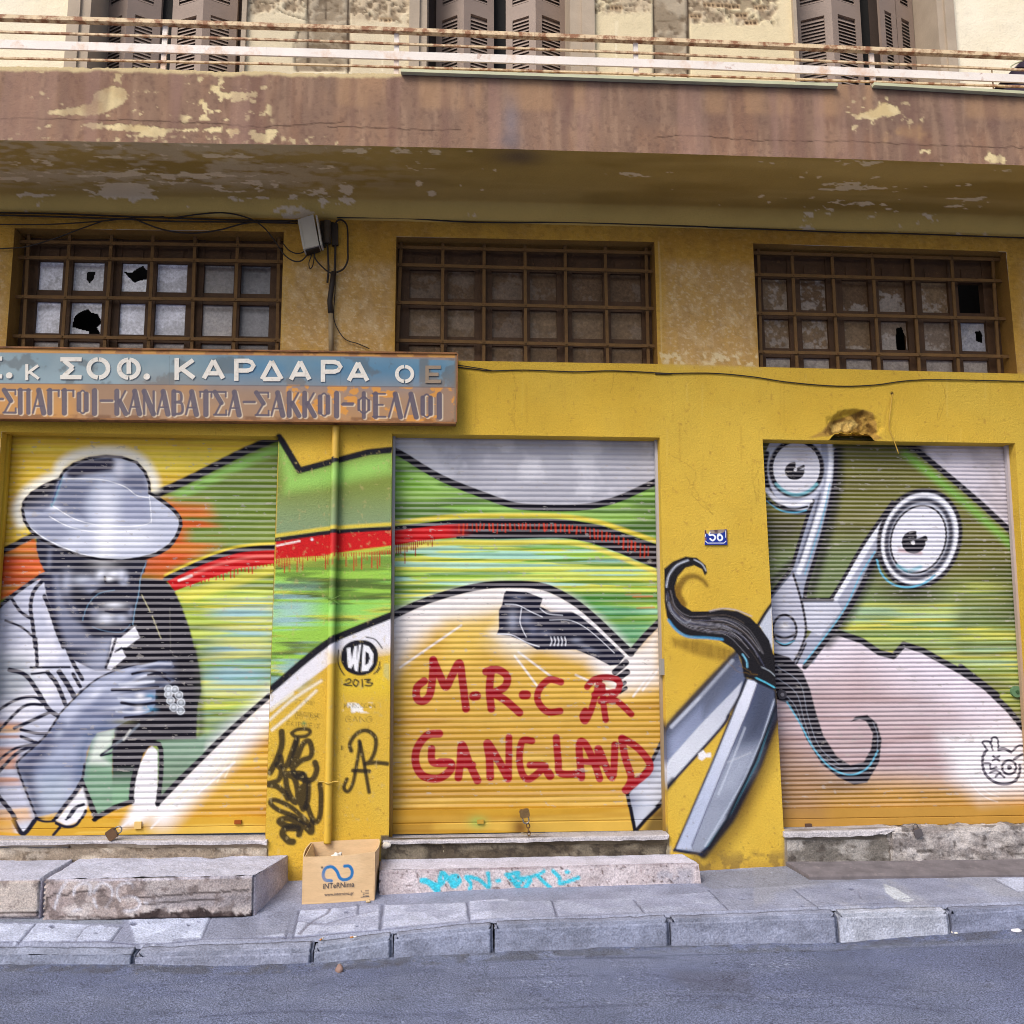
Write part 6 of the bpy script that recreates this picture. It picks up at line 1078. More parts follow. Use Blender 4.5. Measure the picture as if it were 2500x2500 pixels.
# kerbstones
joints = [-700, -180, 329, 765, 960, 1206, 1636, 2046, 2320, 2720]
kinfo = [('grey kerbstone sunk into the asphalt at the left edge of the picture', (170, 170, 180)), ('grey kerbstone almost level with the asphalt below the large stone step', (172, 172, 182)), ('low grey kerbstone below the corner of the large stone step', (176, 174, 184)), ('short grey kerbstone below the cardboard box, tilted up to the right', (172, 172, 182)),
         ('grey kerbstone between the cardboard box and the open vertical joint', (168, 168, 180)), ('long grey kerbstone below the cyan lettering on the step', (166, 166, 178)), ('long grey kerbstone below the scissor blades on the pillar', (172, 171, 182)), ('pale whitish chipped kerbstone below the ribbed board', (214, 210, 212)), ('grey kerbstone at the right edge of the picture', (160, 160, 174))]
def arris_at(px):
    ys = np.interp(px, [-700, 0, 298, 629, 759, 799, 958, 1196, 1217, 1432, 1614, 1829, 2035, 2307, 2488, 2720], [2331, 2331, 2331, 2326, 2321, 2314.6, 2288, 2265, 2258, 2251.6, 2246.7, 2241.7, 2233.6, 2226.4, 2210, 2200]); return P(px, float(ys), KD)
for i, (a, b) in enumerate(zip(joints[:-1], joints[1:])):
    A = arris_at(a); B = arris_at(b); A[0] += .004; B[0] -= .004; ia = float(np.interp(A[0], IX, IZ)); ib = float(np.interp(B[0], IX, IZ))
    dd = -.015 if i == 4 else 0
    c8 = [A, B, (B[0], -KI-.012, ib-.002), (A[0], -KI-.012, ia-.002), (A[0]+.0, -KD-.012, A[2]-.30), (B[0], -KD-.012, B[2]-.30), (B[0], -KI-.012, ib-.3), (A[0], -KI-.012, ia-.3)]
    o = rock('kerbstone', c8, .012, .011, 3+i, M['pave'], stone_col(kinfo[i][1], tuple(int(v*.8) for v in kinfo[i][1]), 5+i), .036 if i != 7 else .042, freq=1.5)
    tag(o, kinfo[i][0], 'kerbstone', 'kerbstones along the pavement edge')
for xa_, xb_ in ((-14, float(arris_at(-700)[0])-.006), (float(arris_at(2720)[0])+.006, 14)):
    e_ = xb_ if xa_ < 0 else xa_; za_ = float(arris_at(-700 if xa_ < 0 else 2720)[2]); zi_ = float(np.interp(e_, IX, IZ))
    mb = MB(); mb.hexa([(xa_, -KD, za_), (xb_, -KD, za_), (xb_, -KI-.012, zi_), (xa_, -KI-.012, zi_), (xa_, -KD-.012, za_-.3), (xb_, -KD-.012, za_-.3), (xb_, -KI-.012, zi_-.3), (xa_, -KI-.012, zi_-.3)], lin((170, 170, 180))); struct(mb.build('kerb', M['pave'], None, True))
# left stone step (two stones) and its back edge at the wall
zs_ = P(330, 2095, 0)[2]
def stepface(px, py_top, back_z): p = PZ(px, py_top, back_z); return p
f0 = stepface(-200, 2148, zs_-.005); f1 = stepface(100, 2147, zs_-.005); f2 = stepface(111, 2146, zs_-.005); f3 = stepface(621, 2138, zs_-.005); dfs = -(f1[1]+f3[1])/2
b3 = P(690, 2094, 0)
SC1 = Canvas.plane(-260, 2110, 700, 2290, dfs, .003, (196, 178, 168)); S1A = T('N', -260, 2110, 700, 2110, 700, 2290, -260, 2290)
SC1.patchy(S1A, (170, 152, 146), 4, .5, .1, seed=3, a=.7); SC1.patchy(S1A, (228, 216, 208), 7, .52, .08, seed=7, a=.7, fy=14); SC1.fill(T('GA', 1050, 510, 1880, 480, 1890, 720, 1100, 720), (178, 166, 160), 10, .7); SC1.fill(T('GA', 1040, 640, 1880, 600, 1880, 710, 1150, 720), (158, 150, 152), 8, .6); SC1.fill(T('GA', -200, 515, 330, 515, 330, 740, -200, 750), (216, 202, 186), 6, .7)
SC1.stroke(T('GA', 350, 505, 1000, 505, 1880, 480), 5, (232, 224, 232), 2, .8, False)
for v in (('GA', 350, 645, 400, 610, 470, 615, 540, 600, 680, 590, 820, 590), ('GA', 1000, 640, 1200, 630, 1500, 600, 1880, 585), ('GA', 1050, 690, 1400, 660, 1600, 650)): SC1.stroke(SC1.rag(T(*v), 3, 6, 4)[:-max(2, int(math.hypot(v[1]-v[-2], v[2]-v[-1])*.33/6)+1)] if len(v) > 7 else T(*v), 4, (58, 46, 46), 1, .9, False)
ch = (236, 232, 236)
for v in (('GA', 490, 520, 440, 600, 400, 720), ('GA', 540, 620, 560, 560, 620, 530, 665, 550, 660, 620), ('GA', 540, 740, 590, 720), ('GA', 690, 600, 720, 550, 760, 530, 820, 570, 820, 640, 780, 710), ('GA', 690, 650, 715, 710), ('GA', 980, 565, 970, 535, 920, 530, 870, 560, 860, 620, 880, 660), ('GA', 900, 640, 980, 630, 1030, 680, 990, 730, 900, 740), ('GA', 1065, 675, 1080, 680)): SC1.stroke(T(*v), 5.5, ch, 2, .8)
SC1.fill(SC1.rag(T('GA', 860, 785, 1050, 760, 1170, 718, 1230, 750, 1350, 735, 1480, 715, 1560, 745, 1700, 740, 1800, 765, 1890, 715, 1890, 900, 860, 900), 5, 5, 4), (62, 48, 46), 1.2); SC1.stroke(T('GA', 345, 640, 345, 700, 320, 740), 6, (50, 38, 36), 1.5); SC1.stroke(T('GA', -200, 752, 100, 756, 330, 745), 4, (66, 52, 48), 1.5); SC1.stroke(SC1.rag(T('GA', 350, 780, 600, 785, 850, 790), 3, 6, 2)[:-8], 3, (84, 68, 64), 1.5, smooth=False); SC1.patchy(S1A, (120, 104, 98), 18, .64, .03, seed=11, a=.7)
bot_px = [(-200, 2240), (0, 2234), (110, 2234), (300, 2240), (400, 2222), (560, 2234), (621, 2240)]
zbot = lambda x: float(z_pave(x, dfs))-.004
def top_ring(a, b, za=0): return [a, b, (b[0], .02, zs_), (a[0], .02, zs_)]
def low(p, dz): return (p[0], p[1], zbot(p[0])-dz)
sA = rock('stone_step', [np.array([f0[0], -dfs, f0[2]]), np.array([f1[0], -dfs, f1[2]]), (f1[0], .01, zs_), (f0[0], .01, zs_), (f0[0], -dfs+.004, zbot(f0[0])+.012), (f1[0], -dfs+.004, zbot(f1[0])+.01), (f1[0], .01, .05), (f0[0], .01, .05)], .010, .008, 4, M['stone'], stone_col((206, 198, 204), (184, 176, 184), 4, SC1, dfs, (202, 200, 212)), .014)
tag(sA, 'small beige stone step at the left edge beside the chalk marked step', 'step')
def rag(V, V2, nr):
    k = (V[:, 2] < .16) & (nr[:, 1] < -.3); w = sstep(f2[0]+.5, f2[0]+1.2, V[:, 0]); n = fbm(V[:, 0]*9, V[:, 0]*0+.3, 8)-.3
    V2[:, 2] += np.where(k, w*(.035*n+.012), 0); return V2
sB = rock('stone_step', [np.array([f2[0], -dfs, f2[2]]), np.array([f3[0], -dfs, f3[2]]), (b3[0]+.03, .01, zs_), (f2[0], .01, zs_), (f2[0], -dfs+.004, zbot(f2[0])-.01), (f3[0], -dfs+.01, zbot(f3[0])+.0), (b3[0]+.05, .01, .05), (f2[0], .01, .05)], .009, .014, 6, M['stone'], stone_col((204, 196, 202), (180, 172, 182), 6, SC1, dfs, (206, 204, 216)), .024, None, None)
tag(sB, 'large broken stone step with white chalk marks under the left shutter', 'step')
# middle plastered step with cyan tag
zm = P(1290, 2092, 0)[2]; g0 = PZ(*T('GB', 985, 440)[0], zm-.006); g1 = PZ(*T('GC', 1520, 375)[0], zm+.004); dm = .5*(-g0[1]-g1[1])
SC2 = Canvas.plane(900, 2080, 1740, 2240, dm, .0025, (226, 212, 210)); S2A = T('N', 900, 2080, 1740, 2080, 1740, 2240, 900, 2240)
SC2.patchy(S2A, (204, 186, 182), 6, .52, .08, seed=3, a=.6); SC2.patchy(S2A, (170, 150, 146), 40, .72, .02, seed=6, a=.8); SC2.patchy(T('GC', 1150, 440, 1480, 430, 1480, 580, 1230, 580), (190, 184, 190), 12, .42, .04, seed=9, a=.9, soft=8)
for v in (('GB', 980, 630, 1300, 640, 1600, 625, 1932, 615), ('GC', 0, 615, 600, 605, 1100, 590, 1530, 560), ('GB', 990, 455, 1932, 425), ('GC', 0, 430, 700, 405, 1520, 385)): SC2.stroke(T(*v), 2.5, (150, 126, 126), 1.5, .7)
cyan = (62, 208, 226); cs = lambda w, *v: SC2.stroke(T('BM', *v), w, cyan, 1.3, .97)
cs(13, 495, 1180, 530, 1190, 575, 1235); cs(8, 510, 1175, 590, 1205, 620, 1160); cs(11, 575, 1235, 585, 1200, 600, 1140, 640, 1180, 660, 1210, 690, 1185, 670, 1155, 630, 1170); cs(12, 660, 1185, 665, 1190); cs(9, 745, 1225, 750, 1195, 725, 1160, 790, 1175, 845, 1215, 840, 1140); cs(10, 890, 1182, 900, 1180); cs(9, 935, 1150, 1000, 1140, 990, 1165, 1030, 1170, 1000, 1195, 960, 1170); cs(12, 950, 1160, 1000, 1215, 1015, 1245, 1060, 1180); cs(8, 1020, 1170, 1100, 1150, 1135, 1130); cs(9, 1095, 1150, 1130, 1185, 1165, 1215); cs(9, 1180, 1130, 1215, 1165, 1220, 1195, 1315, 1165); cs(8, 1250, 1135, 1262, 1135)
SC2.patchy(S2A, (110, 90, 86), 50, .735, .015, seed=2, a=.9)
p0 = P(*T('GB', 965, 675)[0], dm); p1 = P(*T('GC', 1555, 595)[0], dm)
def foot(V, V2, nr): 
    k = sstep(.045, .0, V[:, 2]-(p0[2]+(p1[2]-p0[2])*(V[:, 0]-p0[0])/(p1[0]-p0[0]))); V2[:, 1] -= np.where(nr[:, 1] < -.3, k*.022, 0); return V2
wl0 = P(*T('GB', 985, 350)[0], 0)
sC = rock('stone_step', [np.array([g0[0], -dm, g0[2]]), np.array([g1[0], -dm, g1[2]]), (P(1668, 2088, 0)[0], .01, zm), (wl0[0], .01, zm), (p0[0]+.01, -dm, p0[2]-.01), (p1[0], -dm, p1[2]-.012), (p1[0]+.02, .01, .05), (p0[0], .01, .05)], .0085, .007, 9, M['stone'], stone_col((222, 214, 220), (196, 186, 194), 9, SC2, dm, (224, 218, 226)), .012, None, foot)
tag(sC, 'pinkish plastered step with cyan scrawl under the middle shutter', 'step')
# rough stone bases under the shutters (parts of the building)
def base_col(light, dark, pit, seed):
    def fn(V, nr):
        n = fbm(V[:, 0]*7, V[:, 2]*16+V[:, 1]*9, seed); n2 = fbm(V[:, 0]*26, V[:, 2]*40, seed+2); c = lin(light)*np.ones((len(V), 1)); w = sstep(.4, .62, n)[:, None]; c = c*(1-w)+lin(dark)*w; p = sstep(.60, .70, n2)[:, None]*.8; return c*(1-p)+lin(pit)*p
    return fn
for (xa, xb, yt, yb_, d0, amp, lt, dk, pt_, sd_, chw) in ((1917, 2170, 2046, 2135, .006, .012, (178, 170, 160), (128, 120, 110), (84, 74, 66), 3, .012), (2172, 2830, 2026, 2135, .022, .034, (204, 194, 186), (150, 140, 134), (92, 82, 76), 5, .03), (-320, 652, 2066, 2112, .006, .016, (206, 190, 168), (160, 142, 120), (110, 92, 74), 7, .012), (942, 1630, 2058, 2108, .004, .010, (128, 116, 96), (86, 74, 58), (60, 50, 40), 9, .008)):
    a, b = P(xa, yt, d0), P(xb, yt-(12 if xa > 2000 else 0), d0); c_, e_ = P(xa, yb_, d0), P(xb, yb_-(14 if xa > 1900 else 0), d0)
    rock('stone_base', [a, b, (b[0], .1, b[2]), (a[0], .1, a[2]), (a[0], -d0-.004, c_[2]-.06), (b[0], -d0-.004, e_[2]-.06), (b[0], .1, e_[2]-.06), (a[0], .1, c_[2]-.06)], .011, amp, sd_, M['stone'], base_col(lt, dk, pt_, sd_), chw, building, None, 1.6)
# ribbed board lying along the pavement at the right
q = [gpt(*T('GD', 330, 372)[0]), gpt(2760, 2105), gpt(2780, 2140), gpt(*T('GD', 485, 462)[0])]
mb = MB(); n_, m_ = 40, 300; X = bilin(q, n_, m_); X[..., 2] += .022+.006*np.sin(np.arange(n_)*1.57)[:, None]+.010*(fbm(X[..., 0]*3, X[..., 1]*3, 4)-.5); mb.grid(X)
bt = np.stack([X[-1], X[-1]-np.array([0, 0, .022])]); mb.grid(bt); lt = np.stack([X[:, 0], X[:, 0]-np.array([0, 0, .022])]); mb.grid(lt)
tag(mb.build('ribbed_board', M['rubber']), 'grey ribbed board lying on the pavement along the foot of the right shutter', 'board')

# ------------------------------------------------------------------ things on the wall
# shop sign
GD_ = .10
sg = empty('shop_sign', P(450, 940, GD_)); tag(sg, 'long rusty shop sign with white letters on blue over the left shutter', 'sign')
NC = Canvas.plane(-330, 830, 1135, 1050, GD_, .0022, (196, 140, 70))
NC.fill(T('N', -340, 856, 0, 860.6)+T('ML', 1932, 155)+T('MM', 672, 172, 672, 312)+T('ML', 1932, 307, 0, 291)+[(-340, 930)], (138, 160, 168), 1)
blue = T('ML', -800, 120, 0, 131, 1932, 155)+T('MM', 674, 170, 674, 312)+T('ML', 1932, 307, 0, 291, -800, 285)
NC.fill(T('ML', 1100, 120, 1932, 130)+T('MM', 674, 150, 674, 330)+T('ML', 1932, 330, 1100, 320), (58, 122, 158), 60, .9); NC.patchy(blue, (110, 140, 152), 3, .5, .1, seed=3, a=.6); NC.patchy(blue, (84, 90, 92), 9, .62, .05, seed=5, a=.6); NC.patchy(T('MM', 480, 160, 680, 160, 680, 312, 480, 312), (100, 104, 104), 12, .5, .06, seed=6, a=.8)
low_ = T('ML', -800, 285, 0, 293, 1932, 309)+T('MM', 674, 314, 672, 496)+T('ML', 1932, 492, 0, 474, -800, 465)
NC.patchy(low_, (150, 118, 92), 2, .5, .15, seed=4, a=.9); NC.fill(T('ML', 700, 296, 1932, 312)+T('MM', 674, 316, 672, 496)+T('ML', 1932, 490, 700, 482), (150, 122, 100), 60, .75); NC.patchy(T('ML', 1500, 300, 1932, 309)+T('MM', 674, 314, 672, 496)+T('ML', 1932, 490, 1500, 480), (216, 146, 48), 14, .58, .03, seed=8, a=.9, fy=20)
NC.patchy(T('ML', -800, 440, 0, 452, 1932, 470)+T('MM', 674, 476, 672, 498)+T('ML', 1932, 494, 0, 476, -800, 468), (120, 76, 40), 10, .45, .1, seed=3, a=.8)
NC.fill(T('ML', -800, 96, 0, 103, 1932, 128)+T('MM', 680, 138, 680, 158)+T('ML', 1932, 150, 0, 128, -800, 118), (206, 146, 66), 1); NC.patchy(T('ML', -800, 96, 1932, 128)+T('MM', 680, 138, 680, 158)+T('ML', 1932, 150, -800, 118), (150, 92, 46), 12, .55, .05, seed=7, a=.8)
NC.stroke(T('ML', 0, 292, 1932, 308)+T('MM', 674, 313), 2, (90, 80, 84), 1, .8, False); NC.fill(T('MM', 668, 138, 684, 138, 680, 505, 662, 505), (128, 108, 88), 1.5, .9)
for x in (888, 1785): NC.stroke(T('ML', x, 150, x, 300), 1.2, (90, 110, 120), .8, .7)
GL = {'Σ': [([0, 1, .95, 1], .13), ([.05, 1, .6, .52], .30), ([.6, .52, .1, .02], .12), ([0, 0, 1, 0], .13), ([.97, .8, .97, 1], .1), ([1, .2, 1, 0], .1)], 'Π': [([.18, 0, .18, 1], .30), ([.84, 0, .84, 1], .26), ([0, 1, 1, 1], .10)],
      'Α': [([.02, 0, .5, 1], .12), ([.5, 1, .9, 0], .34), ([.2, .3, .8, .3], .10)], 'Γ': [([.2, 0, .2, 1], .32), ([0, 1, .95, 1], .10), ([.93, .75, .93, 1], .12)], 'Ο': [([.2, .15, .2, .85], .30), ([.8, .15, .8, .85], .30), ([.2, .85, .5, 1, .8, .85], .10), ([.2, .15, .5, 0, .8, .15], .10)],
      'Ι': [([.5, 0, .5, 1], .34)], 'Κ': [([.2, 0, .2, 1], .32), ([.36, .45, .9, 1], .12), ([.42, .55, .95, 0], .32)], 'Ν': [([.1, 0, .1, 1], .14), ([.1, 1, .88, 0], .34), ([.9, 0, .9, 1], .14)], 'Β': [([.2, 0, .2, 1], .32), ([.2, 1, .75, .95, .8, .6, .3, .53, .85, .48, .88, .08, .2, 0], .16)],
      'Τ': [([.5, 0, .5, 1], .34), ([0, 1, 1, 1], .12), ([.03, .78, .03, 1], .1), ([.97, .78, .97, 1], .1)], 'Φ': [([.5, -.02, .5, 1.02], .26), ([.12, .3, .12, .7], .18), ([.88, .3, .88, .7], .18), ([.12, .7, .5, .86, .88, .7], .1), ([.12, .3, .5, .14, .88, .3], .1)], 'Ε': [([.2, 0, .2, 1], .32), ([0, 1, .92, 1], .11), ([.2, .52, .75, .52], .11), ([0, 0, .95, 0], .11)], 'Λ': [([.02, 0, .5, 1], .12), ([.5, 1, .9, 0], .34)], '-': [([.05, .52, .95, .52], .16)]}
def signword(word, k, x0, x1, yt0, yt1, yb0, yb1):
    n = len(word); wds = [(.55 if ch == 'Ι' else 1.0) for ch in word]; tot = sum(wds); x = x0
    for ch, w in zip(word, wds):
        cw = (x1-x0)*w/tot; gw = cw*.84
        for dx, dy, col, al in ((6, 5, (222, 204, 176), .75), (0, 0, (82, 72, 88), .95)):
            for pts, wd in GL[ch]:
                q = []
                for i in range(0, len(pts), 2):
                    xx = x+gw*pts[i]*(1 if ch != 'Ι' else 1); s_ = (xx-x0)/max(x1-x0, 1); yt = yt0+(yt1-yt0)*s_; yb = yb0+(yb1-yb0)*s_; q += T(k, xx+dx, yb+(yt-yb)*pts[i+1]+dy)
                NC.stroke(q, (wd*1.12+.035)*68*S9, col, .9, al, len(pts) > 4)
        x += cw
signword('ΣΠΑΓΓΟΙ', 'ML', 18, 520, 326, 330, 445, 450); signword('ΚΑΝΑΒΑΤΣΑ', 'ML', 600, 1272, 332, 338, 450, 458); signword('ΣΑΚΚΟΙ', 'ML', 1340, 1790, 340, 345, 458, 464); signword('ΦΕΛΛΟΙ', 'MM', 155, 612, 345, 350, 466, 470)
for k, a, b, y in (('ML', -40, 14, 376), ('ML', 525, 590, 385), ('ML', 1275, 1335, 392), ('ML', 1797, 1850, 400), ('MM', 75, 130, 405)): signword('-', k, a, b+14, y-60, y-60, y+60, y+60)
c4_ = [P(-330, 845, GD_), P(1115.8, 864.5, GD_), P(1113, 1032, GD_), P(-330, 1016, GD_)]
X = bilin(c4_, 170, 1250); mb = MB(); o_ = np_mesh('sign_panel', X, grid_faces(170, 1250), M['sign'], sg, NC.at(X[..., 0], X[..., 2]))
mb = MB(); bkc = [p+np.array([0, GD_-.004, 0]) for p in c4_]
for i, k in ((0, 1), (1, 2), (2, 3), (3, 0)): mb.add([c4_[i], c4_[k], bkc[k], bkc[i]], [(0, 1, 2, 3)])
a = [p+np.array([0, -.006, 0]) for p in c4_]
mb.bar(c4_[3]+np.array([0, -.004, -.003]), c4_[2]+np.array([0, -.004, -.003]), .010, .014); mb.bar(c4_[0]+np.array([0, -.004, .003]), c4_[1]+np.array([0, -.004, .003]), .010, .014); mb.bar(c4_[1]+np.array([.003, -.004, 0]), c4_[2]+np.array([.003, -.004, 0]), .008, .014)
mb.build('sign_frame', mk('rusty_frame', (150, 100, 56), .7, .3, 9, .2, 60, spots=[((92, 60, 36), 16, .5, .65, .8)]), sg)
RING = [(.5+.5*math.sin(t), .5+.5*math.cos(t)) for t in np.linspace(.06, math.pi-.06, 12)]; RINGL = [(1-x, y) for x, y in RING]
LT = {'Σ': [[(0, 1), (1, 1)], [(.08, .93), (.62, .52)], [(.62, .52), (.08, .07)], [(0, 0), (1, 0)]], 'Ο': [RING, RINGL], 'Φ': [RING, RINGL, [(.5, .22), (.5, 1.0)]], '.': [[(0, .5), (1, .5)]], 'κ': [[(0, 0), (0, 1)], [(.08, .42), (.95, 1)], [(.25, .5), (1, 0)]],
      'Κ': [[(0, 0), (0, 1)], [(.08, .40), (.95, 1)], [(.28, .52), (1, 0)]], 'Α': [[(0, 0), (.5, 1)], [(.5, 1), (1, 0)], [(.22, .28), (.78, .28)]], 'Ρ': [[(0, 0), (0, 1)], [(.1, 1), (.6, 1)], [(.6, 1), (.86, .93), (1, .73), (.86, .52), (.6, .45)], [(.1, .45), (.6, .45)]],
      'Δ': [[(0, 0), (.5, 1)], [(.5, 1), (1, 0)], [(.06, 0), (.94, 0)]], 'Ε': [[(0, 0), (0, 1)], [(.1, 1), (1, 1)], [(.1, .5), (.8, .5)], [(.1, 0), (1, 0)]]}
def metal_letter(ch, k, x0, x1, y0, y1, mat):
    mb = MB(); q = [P(*T(k, xx, yy)[0], GD_) for xx, yy in ((x0, y0), (x1, y0), (x1, y1), (x0, y1))]; H = abs(q[0][2]-q[3][2]); w = H*(.19 if ch not in '.κ' else .17); Wd = abs(q[1][0]-q[0][0])
    if ch == '.':
        c = sum(q)/4; mb.tube([c, c+np.array([0, -.008, 0])], Wd*.5, 20); return mb.build('letter', mat, sg)
    ix, iz = w/2/Wd, w/2/H
    for i, pl in enumerate(LT[ch]):
        pts = []
        for a, b in pl:
            a = ix+a*(1-2*ix); b = iz+b*(1-2*iz); pts.append((q[0]*(1-a)+q[1]*a)*b+(q[3]*(1-a)+q[2]*a)*(1-b))
        t = .006+.0006*i; n = len(pts); V = []; F = []
        for j, p in enumerate(pts):
            d_ = pts[min(j+1, n-1)]-pts[max(j-1, 0)]; d_ /= np.linalg.norm(d_); nn = np.array([-d_[2], 0, d_[0]])*w/2; e_ = d_*(w/2*.98 if (j in (0, n-1) and n == 2 and ch in 'ΣΡΕΚκ' and abs(d_[0]*d_[2]) < .1) else 0)*(-1 if j == 0 else 1)
            V += [p-nn+e_+np.array([0, -t, 0]), p+nn+e_+np.array([0, -t, 0]), p+nn+e_+np.array([0, .002, 0]), p-nn+e_+np.array([0, .002, 0])]
        for j in range(n-1):
            for m_ in range(4): F.append((j*4+m_, j*4+(m_+1) % 4, (j+1)*4+(m_+1) % 4, (j+1)*4+m_))
        F += [(0, 1, 2, 3), tuple((n-1)*4+m_ for m_ in range(4))]; mb.add(V, F)
    return mb.build('letter', mat, sg)
for ch, k, x0, x1, y0, y1 in (('Σ', 'ML', -98, 14, 152, 268), ('.', 'ML', 34, 68, 236, 268), ('κ', 'ML', 135, 213, 192, 276), ('Σ', 'ML', 318, 430, 156, 272), ('Ο', 'ML', 455, 580, 156, 274), ('Φ', 'ML', 614, 740, 158, 275), ('.', 'ML', 754, 788, 242, 274), ('Κ', 'ML', 916, 1030, 160, 276), ('Α', 'ML', 1058, 1182, 162, 278), ('Ρ', 'ML', 1228, 1342, 164, 280), ('Δ', 'ML', 1362, 1488, 166, 282), ('Α', 'ML', 1514, 1634, 168, 284), ('Ρ', 'ML', 1682, 1797, 170, 285), ('Α', 'MM', 100, 220, 174, 290), ('Ο', 'MM', 353, 454, 196, 292)):
    metal_letter(ch, k, x0, x1, y0, y1, M['letter'])
metal_letter('Ε', 'MM', 512, 594, 200, 292, M['tanletter'])

# drain pipe and conduit
dp = MB(); a = P(*T('ML', 1760, 516)[0], .035); b = P(*T('BL', 1716, 985)[0], .035); n = 300; pts = [a+(b-a)*t for t in np.linspace(0, 1, n)]; dp.tube(pts, .0225, 12)
dp.c = [tuple(WC.at(np.array(v[0]), np.array(v[2]))) for v in dp.v]
yz = P(800, 1160, 0)[2]; 
for i, v in enumerate(dp.v):
    if v[2] > P(800, 1120, 0)[2]: dp.c[i] = tuple(lin((214, 174, 66)))
pipe = dp.build('drain_pipe', M['pipe'], None, True, True); tag(pipe, 'slim painted downpipe running down the pillar between left and middle shutters', 'pipe')
for y, nm in ((T('A6', 545, 1365)[0], 'pipe_clamp'), (T('ML', 1745, 1425)[0], 'wire_tie')):
    m2 = MB(); p = P(*y, .035)
    for s_ in (0,): m2.tube([p+np.array([.028*math.cos(t), -.028*math.sin(t)*1.0, .002*math.sin(3*t)]) for t in np.linspace(-.3, math.pi+.3, 20)], .005 if nm == 'pipe_clamp' else .003, 6)
    if nm == 'pipe_clamp': m2.tube([p+np.array([-.06, -.004, .004]), p+np.array([.055, -.006, .004])], .005, 6)
    else: m2.tube([p+np.array([-.05, -.03, .02]), p+np.array([0, -.034, 0]), p+np.array([.045, -.03, -.03])], .002, 5); m2.tube([p+np.array([-.03, -.03, -.03]), p+np.array([0, -.034, 0]), p+np.array([.05, -.03, .025])], .002, 5)
    m2.c = [tuple(WC.at(np.array(v[0]), np.array(v[2]))*.8) for v in m2.v]; m2.build(nm, M['pipe'], pipe, True)
cd = MB(); cd.tube([P(*q, .03) for q in T('JB', 685, 1425, 690, 1932)], .016, 10); cdo = cd.build('conduit', mk('grey_brown_conduit', (158, 138, 104), .6, .2, 9, .1), None, False, True); tag(cdo, 'grey conduit standing on the sign below the black cable sleeve', 'pipe')
sl_ = MB(); sl_.tube([P(*q, .035) for q in T('JB', 725, 880, 700, 1050, 672, 1250, 682, 1420)], .017, 8); tag(sl_.build('cable_sleeve', M['cable'], None, False, True), 'black sleeve bundling cables on the pillar above the grey conduit', 'cable sleeve')
# junction boxes
def tilted_box(c4px, d0, d1):
    f = [P(x, y, d1) for x, y in c4px]; w = f[1]-f[0]; f_ = f; return f_+[p+np.array([0, d1-d0, 0]) for p in f]
jb = MB(); jb.hexa(tilted_box(T('JB', 262, 190, 455, 125, 532, 528, 335, 578), .01, .10)); jo = jb.build('junction_box', M['pale']); tag(jo, 'tilted pale grey junction box under the balcony beside the left window', 'junction box')
m2 = MB(); m2.hexa(tilted_box(T('JB', 484, 138, 506, 134, 570, 518, 546, 524), .02, .105)); m2.hexa(tilted_box(T('JB', 250, 194, 275, 186, 348, 576, 322, 582), .02, .107)); m2.build('cover_rib', M['pale'], jo)
m2 = MB(); m2.hexa(tilted_box(T('JB', 330, 575, 535, 528, 520, 560, 360, 610), .015, .085)); m2.build('cable_entry', M['cable'], jo)
kb = MB(); pts = [P(*q, .045) for q in T('JB', 640, 215, 640, 500)]; kb.tube([pts[0]+np.array([0, 0, 0]), pts[0]+np.array([0, 0, -.004]), pts[1]+np.array([0, 0, .02]), pts[1]], .024, 12); ko = kb.build('cable_joint', mk('dark_brown_resin', (74, 62, 46), .7, .3, 20, .3), None, False, True); tag(ko, 'dark brown rounded cable joint hanging right of the pale junction box', 'cable joint')
kb = MB(); kb.hexa(tilted_box(T('JB', 545, 205, 600, 205, 610, 540, 560, 545), .005, .03)); kb.hexa(tilted_box(T('JB', 680, 220, 775, 240, 780, 520, 700, 530), .005, .03)); kb.build('back_plate', M['cable'], ko)
# cables
def cable(pxs, r, label, d=.02, mat='cable'):
    mb = MB(); pts = crom([tuple(P(x, y, d)) for x, y in pxs], False, 5); mb.tube(pts, r, 6); o = mb.build('cable', M[mat], None, False, True); tag(o, label, 'cable', 'cables strung along the wall'); return o
cable(T('TL', -200, 1112, 0, 1115, 300, 1120, 600, 1132, 900, 1142, 1200, 1152, 1560, 1158), .0055, 'upper black cable in the bundle along the soffit left of the junction box', .03)
cable(T('TL', -200, 1126, 0, 1128, 300, 1136, 640, 1148, 900, 1160, 1250, 1163, 1560, 1170), .0055, 'lower black cable in the bundle along the soffit left of the junction box', .034)
cable(T('TL', -200, 1180, 0, 1176, 250, 1176, 520, 1160, 700, 1142, 860, 1136), .004, 'thin cable rising from the left edge to the soffit bundle', .03)
cable(T('TL', -60, 1306, 60, 1300, 150, 1290, 300, 1245, 420, 1200, 540, 1158), .004, 'thin cable slanting up across the top left corner of the left window', .025)
cable(T('TL', 700, 1146, 850, 1202, 1000, 1222, 1150, 1205, 1300, 1168, 1520, 1160), .005, 'black cable sagging over the top of the left window', .04)
cable(T('TL', 880, 1146, 1050, 1122, 1180, 1116, 1300, 1142, 1380, 1190, 1440, 1262, 1490, 1335, 1540, 1368, 1580, 1366, 1612, 1335), .0045, 'thin grey cable curving down from the soffit into the junction box', .04)
cable(T('JB', 60, 505, 130, 590, 220, 635, 300, 630, 350, 600), .004, 'short cable sagging into the left underside of the junction box', .03)
cable(T('JB', 410, 590, 430, 660, 398, 760, 412, 835, 450, 790, 470, 640, 460, 580), .0035, 'small loop of cable hanging straight below the junction box', .035)
